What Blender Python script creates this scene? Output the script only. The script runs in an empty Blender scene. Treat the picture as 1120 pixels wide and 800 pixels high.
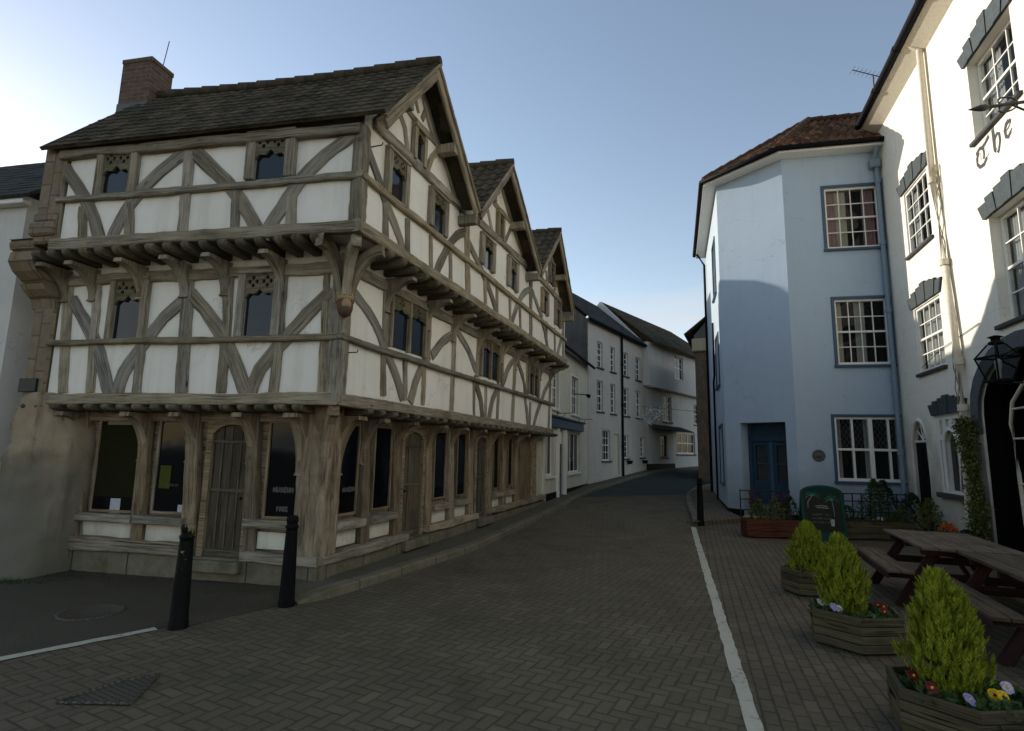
import bpy, bmesh, math, random
from mathutils import Vector, Matrix
from mathutils.geometry import tessellate_polygon
random.seed(7)
scene = bpy.context.scene
col = scene.collection
rad = math.radians

# ------------------------------------------------------------------ camera calibration (metres, camera at x=0, y=0, 1.75 m up)
FPX, PITCH, ROLL, CAMH = 608.0, rad(8.65), rad(-1.1), 1.75

def ray(px, py):
    x = (px - 560) / FPX; y = (400 - py) / FPX
    c, s = math.cos(ROLL), math.sin(ROLL)
    X = x * c + y * s; u = -x * s + y * c
    return (X, math.cos(PITCH) - u * math.sin(PITCH), math.sin(PITCH) + u * math.cos(PITCH))

ZG = [(-200, 0), (12, 0), (18, .10), (24, .28), (30, .72), (36, .85), (60, .95), (400, 1.0)]
def zg(y):
    for (a, za), (b, zb) in zip(ZG, ZG[1:]):
        if y <= b:
            return za + (zb - za) * max(0, (y - a) / (b - a))
    return ZG[-1][1]

def gnd(px, py, dz=0.0):
    "where the sight line of a photo point meets the ground (dz above it)"
    r = ray(px, py); y = 10.0
    for _ in range(60):
        t = (zg(y) + dz - CAMH) / r[2]
        y = .5 * y + .5 * max(1, min(90, r[1] * t))
    return (r[0] * t, r[1] * t)

# ------------------------------------------------------------------ materials
class NT:
    def __init__(s, name):
        s.m = bpy.data.materials.new(name); s.m.use_nodes = True
        s.t = s.m.node_tree; s.n = s.t.nodes; s.l = s.t.links
        s.b = s.n['Principled BSDF']; s.b.inputs['Roughness'].default_value = .85
        s.b.inputs['Specular IOR Level'].default_value = .3
    def node(s, typ, **kw):
        n = s.n.new(typ)
        for k, v in kw.items(): setattr(n, k, v)
        return n
    def put(s, sock, v):
        if v is None: return
        if isinstance(v, (int, float, tuple, list)):
            if isinstance(v, (int, float)) and sock.type == 'RGBA': v = (v, v, v, 1)
            if isinstance(v, (tuple, list)) and len(v) == 3 and sock.type == 'RGBA': v = (*v, 1)
            sock.default_value = v
        else: s.l.new(v, sock)
    def uv(s): return s.node('ShaderNodeUVMap').outputs[0]
    def obj(s): return s.node('ShaderNodeTexCoord').outputs['Object']
    def rnd(s): return s.node('ShaderNodeObjectInfo').outputs['Random']
    def m_(s, op, a, b=None, c=None, clamp=False):
        n = s.node('ShaderNodeMath', operation=op); n.use_clamp = clamp
        s.put(n.inputs[0], a); s.put(n.inputs[1], b)
        if c is not None: s.put(n.inputs[2], c)
        return n.outputs[0]
    def vm(s, op, a, b=None):
        n = s.node('ShaderNodeVectorMath', operation=op); s.put(n.inputs[0], a); s.put(n.inputs[1], b)
        return n.outputs[0]
    def map(s, v, scale=(1, 1, 1), rot=(0, 0, 0), loc=(0, 0, 0)):
        n = s.node('ShaderNodeMapping'); s.put(n.inputs[0], v)
        n.inputs['Scale'].default_value = scale; n.inputs['Rotation'].default_value = rot; n.inputs['Location'].default_value = loc
        return n.outputs[0]
    def noise(s, v, scale, detail=4, rough=.55, dist=0, col_=False):
        n = s.node('ShaderNodeTexNoise'); s.put(n.inputs['Vector'], v)
        n.inputs['Scale'].default_value = scale; n.inputs['Detail'].default_value = detail
        n.inputs['Roughness'].default_value = rough; n.inputs['Distortion'].default_value = dist
        return n.outputs['Color' if col_ else 'Fac']
    def white(s, v):
        n = s.node('ShaderNodeTexWhiteNoise', noise_dimensions='3D'); s.put(n.inputs['Vector'], v); return n.outputs['Value']
    def ramp(s, f, stops):
        n = s.node('ShaderNodeValToRGB'); s.put(n.inputs[0], f)
        e = n.color_ramp.elements
        while len(e) < len(stops): e.new(.5)
        for i, (p, c) in enumerate(stops):
            e[i].position = p
            e[i].color = (c, c, c, 1) if isinstance(c, (int, float)) else (*c, 1)
        return n.outputs[0]
    def mix(s, f, a, b, mode='MIX'):
        n = s.node('ShaderNodeMix', data_type='RGBA', blend_type=mode)
        s.put(n.inputs[0], f); s.put(n.inputs[6], a); s.put(n.inputs[7], b); return n.outputs[2]
    def sep(s, v):
        n = s.node('ShaderNodeSeparateXYZ'); s.put(n.inputs[0], v); return n.outputs
    def comb(s, x, y, z=0):
        n = s.node('ShaderNodeCombineXYZ'); s.put(n.inputs[0], x); s.put(n.inputs[1], y); s.put(n.inputs[2], z); return n.outputs[0]
    def bump(s, h, strength=.5, dist=.01, prev=None):
        n = s.node('ShaderNodeBump'); s.put(n.inputs['Height'], h)
        n.inputs['Strength'].default_value = strength; n.inputs['Distance'].default_value = dist
        if prev is not None: s.l.new(prev, n.inputs['Normal'])
        return n.outputs[0]
    def done(s, color=None, rough=None, normal=None, metal=None, spec=None):
        s.put(s.b.inputs['Base Color'], color); s.put(s.b.inputs['Roughness'], rough)
        if normal is not None: s.l.new(normal, s.b.inputs['Normal'])
        if metal is not None: s.put(s.b.inputs['Metallic'], metal)
        if spec is not None: s.put(s.b.inputs['Specular IOR Level'], spec)
        return s.m

def mat_wood(name, lo, mid, hi, moss=0.0):
    t = NT(name); uv = t.uv()
    off = t.comb(t.m_('MULTIPLY', t.rnd(), 37.0), t.m_('MULTIPLY', t.rnd(), 11.0), 0)
    v = t.vm('ADD', uv, off)
    g = t.noise(t.map(v, (2.2, 38, 1)), 1.0, 7, .65, .6)
    g2 = t.noise(t.map(v, (1.4, 6, 1)), 1.0, 4, .6)
    f = t.m_('ADD', t.m_('MULTIPLY', g, .65), t.m_('MULTIPLY', g2, .4))
    c = t.ramp(f, [(.36, lo), (.52, mid), (.7, hi)])
    tone = t.m_('ADD', .72, t.m_('MULTIPLY', t.rnd(), .55))
    r2 = t.m_('FRACT', t.m_('MULTIPLY', t.rnd(), 17.3))
    c = t.mix(1.0, c, t.comb(tone, t.m_('MULTIPLY', tone, t.m_('ADD', .93, t.m_('MULTIPLY', r2, .08))), t.m_('MULTIPLY', tone, t.m_('ADD', .80, t.m_('MULTIPLY', r2, .28)))), 'MULTIPLY')
    blotch = t.noise(t.obj(), 2.6, 5, .65)
    c = t.mix(t.m_('MULTIPLY', t.ramp(blotch, [(.5, 0), (.68, 1)]), .45), c, t.mix(1.0, c, (.45, .42, .38), 'MULTIPLY'))
    vo = t.node('ShaderNodeTexVoronoi'); t.put(vo.inputs['Vector'], t.map(v, (1.6, 5.0, 1))); vo.inputs['Scale'].default_value = 1.3
    kn = t.ramp(vo.outputs['Distance'], [(.05, 1), (.13, 0)])
    c = t.mix(t.m_('MULTIPLY', kn, .75), c, (.02, .016, .01))
    crack = t.ramp(t.noise(t.map(v, (1.1, 55, 1), loc=(3, 9, 0)), 1.0, 3, .5, .3), [(.32, 0), (.40, 1)])
    c = t.mix(crack, t.mix(1.0, c, (.35, .32, .28), 'MULTIPLY'), c)
    if moss:
        mo = t.ramp(t.noise(t.obj(), 1.9, 5, .65), [(.6 - moss, 0), (.78 - moss * .6, 1)])
        c = t.mix(t.m_('MULTIPLY', mo, .55), c, (.055, .075, .02))
    h = t.m_('ADD', t.m_('MULTIPLY', g, .6), t.m_('MULTIPLY', crack, .5))
    return t.done(c, .86, t.bump(h, .8, .012))

def mat_plaster(name, base, dirt=(.30, .27, .2), amt=.5, rough=.9, bump=.35, streak=True, low=None, score=0):
    t = NT(name); o = t.obj()
    n1 = t.noise(o, .9, 6, .6); n2 = t.noise(o, 7, 5, .6); n3 = t.noise(t.map(o, (5, 5, .35)), 1.0, 5, .6)
    f = t.ramp(n1, [(.42, 0), (.75, 1)])
    c = t.mix(t.m_('MULTIPLY', f, amt * .55), base, dirt)
    if streak: c = t.mix(t.m_('MULTIPLY', t.ramp(n3, [(.5, 0), (.72, 1)]), amt * .6), c, dirt)
    c = t.mix(t.m_('MULTIPLY', t.ramp(n2, [(.45, 0), (.8, 1)]), amt * .35), c, tuple(x * .72 for x in base))
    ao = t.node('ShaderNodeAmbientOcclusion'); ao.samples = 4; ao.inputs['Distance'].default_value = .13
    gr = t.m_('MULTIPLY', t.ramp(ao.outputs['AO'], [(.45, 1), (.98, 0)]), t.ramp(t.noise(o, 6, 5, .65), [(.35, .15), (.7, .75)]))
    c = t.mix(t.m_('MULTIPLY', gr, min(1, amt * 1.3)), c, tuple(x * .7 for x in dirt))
    vo = t.node('ShaderNodeTexVoronoi', feature='DISTANCE_TO_EDGE'); t.put(vo.inputs['Vector'], t.vm('ADD', o, t.vm('MULTIPLY', t.noise(o, 4, 4, .6, 0, True), (.5, .5, .5)))); vo.inputs['Scale'].default_value = .8
    ck = t.m_('MULTIPLY', t.ramp(vo.outputs['Distance'], [(.0, 1), (.006, 0)]), t.ramp(t.noise(o, 1.1, 2), [(.5, 0), (.6, 1)]))
    c = t.mix(t.m_('MULTIPLY', ck, .55), c, tuple(x * .5 for x in dirt))
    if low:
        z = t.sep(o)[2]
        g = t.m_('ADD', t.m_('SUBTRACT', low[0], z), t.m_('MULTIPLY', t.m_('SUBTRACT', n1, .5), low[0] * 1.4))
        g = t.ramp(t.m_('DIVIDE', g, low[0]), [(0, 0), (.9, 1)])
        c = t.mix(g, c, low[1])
    hb = t.m_('ADD', t.noise(o, 3.5, 4, .6), t.m_('MULTIPLY', t.noise(o, 45, 3, .6), .14))
    nb = t.bump(hb, bump, .03)
    if score:
        z = t.sep(o)[2]; d = t.m_('ABSOLUTE', t.m_('SUBTRACT', t.m_('FLOORED_MODULO', z, score), score * .5)); g = t.ramp(t.m_('MULTIPLY', d, 40.0), [(.12, 1), (.3, 0)])
        c = t.mix(t.m_('MULTIPLY', g, t.ramp(n1, [(.35, .15), (.65, .45)])), c, tuple(x * .5 for x in base)); nb = t.bump(g, -.5, .01, nb)
    return t.done(c, rough, nb)

def mat_paint(name, c, rough=.4, var=.12, spec=.4):
    t = NT(name); o = t.obj()
    n = t.noise(o, 14, 4, .6)
    cc = t.mix(t.m_('MULTIPLY', t.ramp(n, [(.45, 0), (.75, 1)]), var * 3), c, tuple(x * .55 for x in c))
    return t.done(cc, t.m_('ADD', rough, t.m_('MULTIPLY', n, .25)), t.bump(t.noise(o, 60, 2), .12, .004), spec=spec)

def mat_brick(name, c1, c2, mortar, sx=.225, sy=.075, off=.5, squash=1, bump=.6, ms=.012, lich=None):
    t = NT(name); uv = t.uv()
    wob = t.vm('ADD', uv, t.vm('MULTIPLY', t.vm('SUBTRACT', t.noise(uv, 5, 2, .5, 0, True), (.5, .5, .5)), (.025, .025, 0)))
    b = t.node('ShaderNodeTexBrick'); b.offset = off
    t.put(b.inputs['Vector'], wob); b.inputs['Scale'].default_value = 1
    b.inputs['Brick Width'].default_value = sx; b.inputs['Row Height'].default_value = sy
    b.inputs['Mortar Size'].default_value = ms; b.inputs['Mortar Smooth'].default_value = .4
    t.put(b.inputs['Color1'], c1); t.put(b.inputs['Color2'], c2); t.put(b.inputs['Mortar'], mortar); b.inputs['Bias'].default_value = -.1
    n = t.noise(uv, 9, 5, .65)
    c = t.mix(t.m_('MULTIPLY', t.ramp(n, [(.35, 1), (.65, 0)]), .5), b.outputs[0], tuple(x * .45 for x in c1))
    if lich: c = t.mix(t.m_('MULTIPLY', t.ramp(t.noise(t.obj(), 2.3, 5, .6), [(.5, 0), (.7, 1)]), .6), c, lich)
    h = t.m_('ADD', t.m_('MULTIPLY', b.outputs['Fac'], -1.0), t.m_('MULTIPLY', n, .5))
    return t.done(c, .9, t.bump(h, bump, .012))

def mat_tiles(name, cols, moss=(.05, .06, .025), mamt=.4, sx=.2, sy=.3):
    t = NT(name); uv = t.uv(); s = t.sep(uv)
    row = t.m_('FLOOR', t.m_('DIVIDE', s[1], sy))
    cx = t.m_('FLOOR', t.m_('DIVIDE', s[0], sx))
    w = t.white(t.comb(cx, row, t.m_('MULTIPLY', t.rnd(), 13)))
    c = t.ramp(w, cols)
    n = t.noise(t.obj(), 3.0, 6, .7)
    c = t.mix(t.m_('MULTIPLY', t.ramp(n, [(.45, 0), (.65, 1)]), mamt), c, moss)
    n2 = t.noise(t.obj(), 26, 4, .7)
    c = t.mix(t.m_('MULTIPLY', t.ramp(n2, [(.5, 0), (.75, 1)]), .45), c, (.17, .165, .13))
    return t.done(c, .9, t.bump(n2, .5, .01), spec=.12)

def mat_glass(name, tint=(.012, .015, .018), rough=.04, wav=.02, spec=.5, trans=0):
    t = NT(name)
    o = t.obj()
    nrm = t.bump(t.noise(o, 2.2, 2, .5), wav * 5, .02)
    m = t.done(tint, rough, nrm, spec=spec)
    if trans:
        tr = t.node('ShaderNodeBsdfTransparent'); tr.inputs[0].default_value = (.92, .95, .96, 1)
        mx = t.node('ShaderNodeMixShader'); mx.inputs[0].default_value = trans
        t.l.new(t.b.outputs[0], mx.inputs[1]); t.l.new(tr.outputs[0], mx.inputs[2])
        t.l.new(mx.outputs[0], t.n['Material Output'].inputs[0])
    return m

def mat_flat(name, c, rough=.7, spec=.3, metal=None):
    t = NT(name); n = t.noise(t.obj(), 25, 3, .6)
    cc = t.mix(t.m_('MULTIPLY', t.ramp(n, [(.3, 0), (.8, 1)]), .4), c, tuple(x * .6 for x in c))
    return t.done(cc, rough, None, metal, spec)

def mat_leaf(name, c1, c2, c3=None):
    t = NT(name); uv = t.uv()
    w = t.white(t.vm('MULTIPLY', uv, (91.7, 57.3, 1)))
    n = t.noise(t.obj(), 6, 3, .6)
    c = t.ramp(t.m_('ADD', t.m_('MULTIPLY', w, .55), t.m_('MULTIPLY', n, .5)), [(.25, c1), (.55, c2), (.8, c3 or c2)])
    m = t.done(c, .6, spec=.25)
    tl = t.node('ShaderNodeBsdfTranslucent'); t.l.new(c, tl.inputs[0])
    mx = t.node('ShaderNodeMixShader'); mx.inputs[0].default_value = .25
    t.l.new(t.b.outputs[0], mx.inputs[1]); t.l.new(tl.outputs[0], mx.inputs[2])
    t.l.new(mx.outputs[0], t.n['Material Output'].inputs[0])
    return m

def mat_herringbone(name, cA, cB, cJ, unit=.1, ang=45):
    t = NT(name); o = t.obj()
    v = t.map(o, (1, 1, 0), (0, 0, rad(ang)))
    wob = t.vm('MULTIPLY', t.vm('SUBTRACT', t.noise(o, 6, 2, .5, 0, True), (.5, .5, .5)), (.018, .018, 0))
    v = t.vm('ADD', v, wob); s = t.sep(v)
    X = t.m_('DIVIDE', s[0], unit); Y = t.m_('DIVIDE', s[1], unit)
    i = t.m_('FLOOR', X); j = t.m_('FLOOR', Y); fx = t.m_('SUBTRACT', X, i); fy = t.m_('SUBTRACT', Y, j)
    m = t.m_('FLOORED_MODULO', t.m_('SUBTRACT', i, j), 4.0)
    is1 = t.m_('COMPARE', m, 1.0, .3); is2 = t.m_('COMPARE', m, 2.0, .3)
    hor = t.m_('LESS_THAN', m, 1.5); ver = t.m_('SUBTRACT', 1.0, hor)
    lx = t.m_('ADD', fx, is1); ly = t.m_('ADD', fy, is2)
    Lx = t.m_('ADD', 1.0, hor); Ly = t.m_('ADD', 1.0, ver)
    dx = t.m_('MINIMUM', lx, t.m_('SUBTRACT', Lx, lx)); dy = t.m_('MINIMUM', ly, t.m_('SUBTRACT', Ly, ly))
    d = t.m_('MINIMUM', dx, dy)
    bid = t.comb(t.m_('SUBTRACT', i, is1), t.m_('SUBTRACT', j, is2), 0)
    w = t.white(bid)
    return _paving(t, o, d, w, cA, cB, cJ)

def _paving(t, o, d, w, cA, cB, cJ):
    c = t.mix(w, cA, cB)
    odd = t.ramp(t.m_('FRACT', t.m_('MULTIPLY', w, 37.7)), [(.93, 0), (.94, 1)])
    c = t.mix(t.m_('MULTIPLY', odd, .4), c, tuple(x * 1.35 for x in cB))
    n = t.noise(o, 1.1, 6, .65); n2 = t.noise(o, 60, 4, .7); n3 = t.noise(o, .35, 4, .6)
    c = t.mix(t.m_('MULTIPLY', t.ramp(n, [(.4, 0), (.7, 1)]), .55), c, tuple(x * .55 for x in cA))
    c = t.mix(t.m_('MULTIPLY', t.ramp(n3, [(.48, 0), (.66, 1)]), .4), c, tuple(x * 1.25 for x in cB))
    c = t.mix(t.m_('MULTIPLY', t.ramp(n2, [(.5, 0), (.8, 1)]), .5), c, tuple(x * 1.6 for x in cB))
    jm = t.ramp(d, [(.035, 1), (.12, 0)])
    jn = t.ramp(t.noise(o, 4, 3, .6), [(.3, .55), (.6, 1)])
    jm2 = t.m_('MULTIPLY', t.m_('MULTIPLY', jm, jn), .85)
    st_ = t.ramp(t.noise(t.map(o, (1, .35, 1), (0, 0, rad(-18))), .9, 6, .7), [(.52, 0), (.7, 1)])
    c = t.mix(t.m_('MULTIPLY', st_, .6), c, tuple(x * .6 for x in cA))
    gum = t.node('ShaderNodeTexVoronoi'); t.put(gum.inputs['Vector'], o); gum.inputs['Scale'].default_value = 1.7
    c = t.mix(t.m_('MULTIPLY', t.ramp(gum.outputs['Distance'], [(.035, 1), (.045, 0)]), .5), c, (.16, .15, .13))
    c = t.mix(t.m_('MULTIPLY', t.ramp(t.noise(o, .8, 6, .75), [(.56, 0), (.66, 1)]), .35), c, (.045, .055, .02))
    c = t.mix(jm2, c, cJ)
    h = t.m_('ADD', t.m_('MULTIPLY', t.ramp(d, [(.02, 0), (.16, 1)]), 1.0), t.m_('ADD', t.m_('MULTIPLY', w, .35), t.m_('MULTIPLY', n2, .18)))
    return t.done(c, t.m_('ADD', .68, t.m_('MULTIPLY', n, .25)), t.bump(h, .6, .008), spec=.22)

def mat_stretcher(name, cA, cB, cJ, ang, bw=.2, bh=.1):
    t = NT(name); o = t.obj()
    v = t.map(o, (1, 1, 0), (0, 0, rad(ang)))
    wob = t.vm('MULTIPLY', t.vm('SUBTRACT', t.noise(o, 5, 2, .5, 0, True), (.5, .5, .5)), (.016, .016, 0))
    s = t.sep(t.vm('ADD', v, wob))
    Y = t.m_('DIVIDE', s[1], bh); j = t.m_('FLOOR', Y); fy = t.m_('SUBTRACT', Y, j)
    X = t.m_('ADD', t.m_('DIVIDE', s[0], bw), t.m_('MULTIPLY', t.m_('FLOORED_MODULO', j, 2.0), .5))
    i = t.m_('FLOOR', X); fx = t.m_('SUBTRACT', X, i)
    dx = t.m_('MULTIPLY', t.m_('MINIMUM', fx, t.m_('SUBTRACT', 1.0, fx)), bw / bh)
    d = t.m_('MINIMUM', dx, t.m_('MINIMUM', fy, t.m_('SUBTRACT', 1.0, fy)))
    return _paving(t, o, d, t.white(t.comb(i, j, 0)), cA, cB, cJ)

def mat_asphalt(name, c, moss=0):
    t = NT(name); o = t.obj()
    n = t.noise(o, 90, 4, .7); n2 = t.noise(o, 1.3, 6, .65); n3 = t.noise(o, .5, 5, .7)
    cc = t.ramp(n, [(.3, tuple(x * .55 for x in c)), (.55, c), (.75, tuple(x * 1.8 for x in c))])
    cc = t.mix(t.m_('MULTIPLY', t.ramp(n2, [(.42, 0), (.65, 1)]), .45), cc, tuple(x * .6 for x in c))
    if moss: cc = t.mix(t.m_('MULTIPLY', t.ramp(n3, [(.5, 0), (.66, 1)]), moss), cc, (.035, .045, .012))
    return t.done(cc, .8, t.bump(t.m_('ADD', n, t.m_('MULTIPLY', n2, 1.5)), .55, .006), spec=.25)

M = {}
M['oak'] = mat_wood('weathered_oak', (.10, .082, .058), (.28, .245, .178), (.44, .40, .31), .03)
M['oak_brace'] = mat_wood('grey_oak', (.085, .076, .062), (.225, .205, .165), (.36, .335, .28), .0)
M['oak_low'] = mat_wood('weathered_oak_brown', (.07, .053, .034), (.225, .175, .112), (.37, .305, .21), .0)
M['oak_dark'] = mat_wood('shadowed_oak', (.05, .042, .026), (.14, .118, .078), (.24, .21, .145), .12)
M['door_oak'] = mat_wood('door_oak', (.035, .028, .02), (.095, .08, .056), (.15, .13, .095))
M['table_top'] = mat_wood('table_boards', (.04, .03, .02), (.095, .072, .048), (.15, .12, .085))
M['table_red'] = mat_wood('table_red_stain', (.012, .005, .004), (.035, .011, .009), (.06, .02, .015))
M['planter'] = mat_wood('planter_boards', (.03, .024, .012), (.085, .07, .036), (.13, .11, .06), .08)
M['planter_red'] = mat_wood('red_brown_boards', (.03, .012, .006), (.09, .03, .014), (.14, .055, .028))
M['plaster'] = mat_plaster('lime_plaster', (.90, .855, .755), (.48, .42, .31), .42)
M['riser'] = mat_plaster('riser_plaster', (.74, .70, .58), (.3, .26, .18), .6)
M['pub'] = mat_plaster('white_stucco', (.84, .80, .69), (.5, .46, .38), .22, .85, .25, low=(2.8, (.34, .32, .27)), score=.5)  # low: shade on the lower wall put into the stucco colour
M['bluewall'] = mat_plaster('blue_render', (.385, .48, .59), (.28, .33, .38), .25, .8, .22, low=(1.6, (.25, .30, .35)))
M['bluejamb'] = mat_plaster('pale_blue_render', (.44, .52, .58), (.3, .34, .36), .25, .8, .2)
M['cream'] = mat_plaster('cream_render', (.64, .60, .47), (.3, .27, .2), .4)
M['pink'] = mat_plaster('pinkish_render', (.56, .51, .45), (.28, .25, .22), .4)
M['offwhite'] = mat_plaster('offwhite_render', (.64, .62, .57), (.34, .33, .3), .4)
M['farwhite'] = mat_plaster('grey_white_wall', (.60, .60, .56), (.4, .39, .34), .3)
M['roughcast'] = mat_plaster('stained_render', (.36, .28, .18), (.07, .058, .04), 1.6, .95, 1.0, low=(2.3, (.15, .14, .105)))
M['stone'] = mat_brick('pier_stone', (.30, .225, .15), (.20, .16, .11), (.13, .11, .08), .34, .21, .5, ms=.014, lich=(.2, .15, .06))
M['slateface'] = mat_plaster('grey_stained_gable', (.13, .125, .115), (.05, .05, .05), .9)
M['brick'] = mat_brick('chimney_brick', (.17, .10, .065), (.11, .07, .05), (.17, .145, .12), .215, .075)
M['rubble'] = mat_brick('brown_rubble', (.17, .12, .08), (.09, .07, .05), (.08, .065, .05), .26, .11)
M['coping'] = mat_plaster('pale_stone', (.42, .37, .26), (.2, .17, .1), .6)
M['tile_dark'] = mat_tiles('dark_roof_tiles', [(0, (.040, .032, .022)), (.5, (.07, .055, .038)), (1, (.115, .088, .06))])
M['tile_pan'] = mat_tiles('mossy_pantiles', [(0, (.045, .036, .026)), (.5, (.08, .06, .04)), (1, (.12, .085, .055))], mamt=.6)
M['tile_red'] = mat_tiles('orange_pantiles', [(0, (.075, .035, .022)), (.5, (.15, .068, .038)), (1, (.27, .14, .08))], mamt=.55)
M['slate'] = mat_tiles('blue_slate', [(0, (.022, .022, .024)), (1, (.045, .045, .047))], mamt=.5)
M['white'] = mat_paint('white_paint', (.80, .78, .72), .4, .08)
M['cream_paint'] = mat_paint('cream_paint', (.66, .60, .48), .5, .12)
M['darkblue'] = mat_paint('dark_blue_paint', (.035, .085, .14), .35, .12)
M['doorblue'] = mat_paint('deep_blue_door_paint', (.014, .045, .085), .4, .12)
M['dullglass'] = mat_glass('dull_glass', (.018, .02, .02), .25, .02, .12)
M['shopblue'] = mat_paint('shop_blue_paint', (.03, .07, .13), .35, .12)
M['bluepipe'] = mat_paint('blue_pipe_paint', (.20, .27, .34), .45, .12)
M['black'] = mat_paint('black_paint', (.005, .005, .006), .6, .2, .12)
M['lintel'] = mat_paint('dark_green_grey_paint', (.035, .05, .052), .5, .3)
M['archgrey'] = mat_paint('blue_grey_paint', (.07, .085, .09), .5, .2)
M['sill'] = mat_paint('dark_sill', (.05, .05, .048), .6, .2)
M['iron'] = mat_flat('wrought_iron', (.012, .012, .012), .5, .4)
M['lead'] = mat_flat('lead_flashing', (.10, .10, .098), .5, .4)
M['glass'] = mat_glass('dark_glass')
M['glass_old'] = mat_glass('old_window_glass', (.01, .015, .02), .05, .05, .55)
M['glass_t'] = mat_glass('clear_glass', (.02, .022, .022), .03, .03, .5, .72)
M['shopglass'] = mat_glass('shop_glass', (.004, .004, .005), .06, .02, .22)
M['interior'] = mat_flat('dim_interior', (.02, .02, .018), .9, .1)
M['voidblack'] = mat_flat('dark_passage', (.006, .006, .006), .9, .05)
M['curtain'] = mat_flat('cream_curtain', (.62, .57, .46), .9, .1)
M['curtain_pink'] = mat_flat('pink_curtain', (.42, .25, .25), .9, .1)
M['net'] = mat_flat('net_curtain', (.5, .5, .47), .9, .1)
M['paper'] = mat_flat('paper_notice', (.5, .5, .52), .8, .1)
M['paper_y'] = mat_flat('yellow_notice', (.07, .08, .015), .8, .1)
M['letter'] = mat_flat('faded_gold_letters', (.10, .10, .09), .6, .2)
M['letter_dark'] = mat_flat('grey_letters', (.07, .065, .06), .6, .2)
M['goldleaf'] = mat_flat('dull_green_display', (.018, .018, .006), .9, .1)
M['head'] = mat_flat('carved_head_paint', (.14, .065, .04), .6, .2)
M['headface'] = mat_flat('carved_face_paint', (.38, .27, .15), .6, .2)
M['linepaint'] = None
M['chalkfield'] = mat_flat('chalkboard_field', (.03, .035, .025), .8, .1)
M['conifer'] = mat_leaf('golden_conifer', (.10, .14, .011), (.29, .33, .025), (.47, .49, .055))
M['shrub'] = mat_leaf('dark_green_leaves', (.01, .025, .007), (.025, .06, .014), (.05, .09, .02))
M['bamboo'] = mat_leaf('yellow_green_leaves', (.05, .06, .015), (.12, .14, .035), (.2, .21, .06))
M['pansyleaf'] = mat_leaf('pansy_leaves', (.03, .06, .015), (.06, .11, .03), (.10, .16, .05))
M['soil'] = mat_flat('planter_soil', (.02, .014, .009), .95, .05)
M['weed'] = mat_leaf('weeds', (.02, .045, .01), (.05, .09, .02))
for n_, c_ in dict(violet=(.33, .30, .55), darkred=(.16, .012, .02), yellow=(.75, .5, .02), lilac=(.6, .5, .62), whitef=(.7, .7, .68), orange=(.65, .14, .015), boardgreen=(.012, .06, .045), teal=(.06, .32, .26), chalk=(.45, .47, .45), brownpaint=(.10, .07, .05), blueblack=(.02, .03, .06)).items():
    M[n_] = mat_flat(n_, c_, .6, .2)

def mk_line():
    t = NT('worn_road_paint'); o = t.obj()
    n = t.noise(o, 22, 5, .7); n2 = t.noise(o, 4, 4, .6)
    f = t.ramp(t.m_('ADD', t.m_('MULTIPLY', n, .7), t.m_('MULTIPLY', n2, .4)), [(.40, 0), (.5, 1)])
    c = t.mix(f, (.17, .155, .12), t.mix(n2, (.40, .38, .29), (.56, .53, .42)))
    return t.done(c, .7, t.bump(n, .4, .005))
M['linepaint'] = mk_line()
M['road'] = mat_herringbone('herringbone_paving', (.115, .094, .060), (.142, .117, .076), (.052, .043, .027), .1, 28)
M['court'] = mat_stretcher('stretcher_paving', (.112, .089, .058), (.14, .112, .074), (.038, .031, .020), -72)
M['apron'] = mat_asphalt('worn_tarmac', (.082, .069, .046), .35)
M['pavement'] = mat_asphalt('pale_worn_pavement', (.12, .105, .074), .3)
M['far_tar'] = mat_asphalt('green_tinted_tarmac', (.04, .056, .048))
M['ground'] = mat_asphalt('ground_tarmac', (.05, .047, .04))
M['kerb'] = mat_brick('kerb_stone', (.20, .175, .12), (.16, .14, .10), (.03, .03, .02), .9, .6, 0, ms=.012, lich=(.06, .065, .02))

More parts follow.
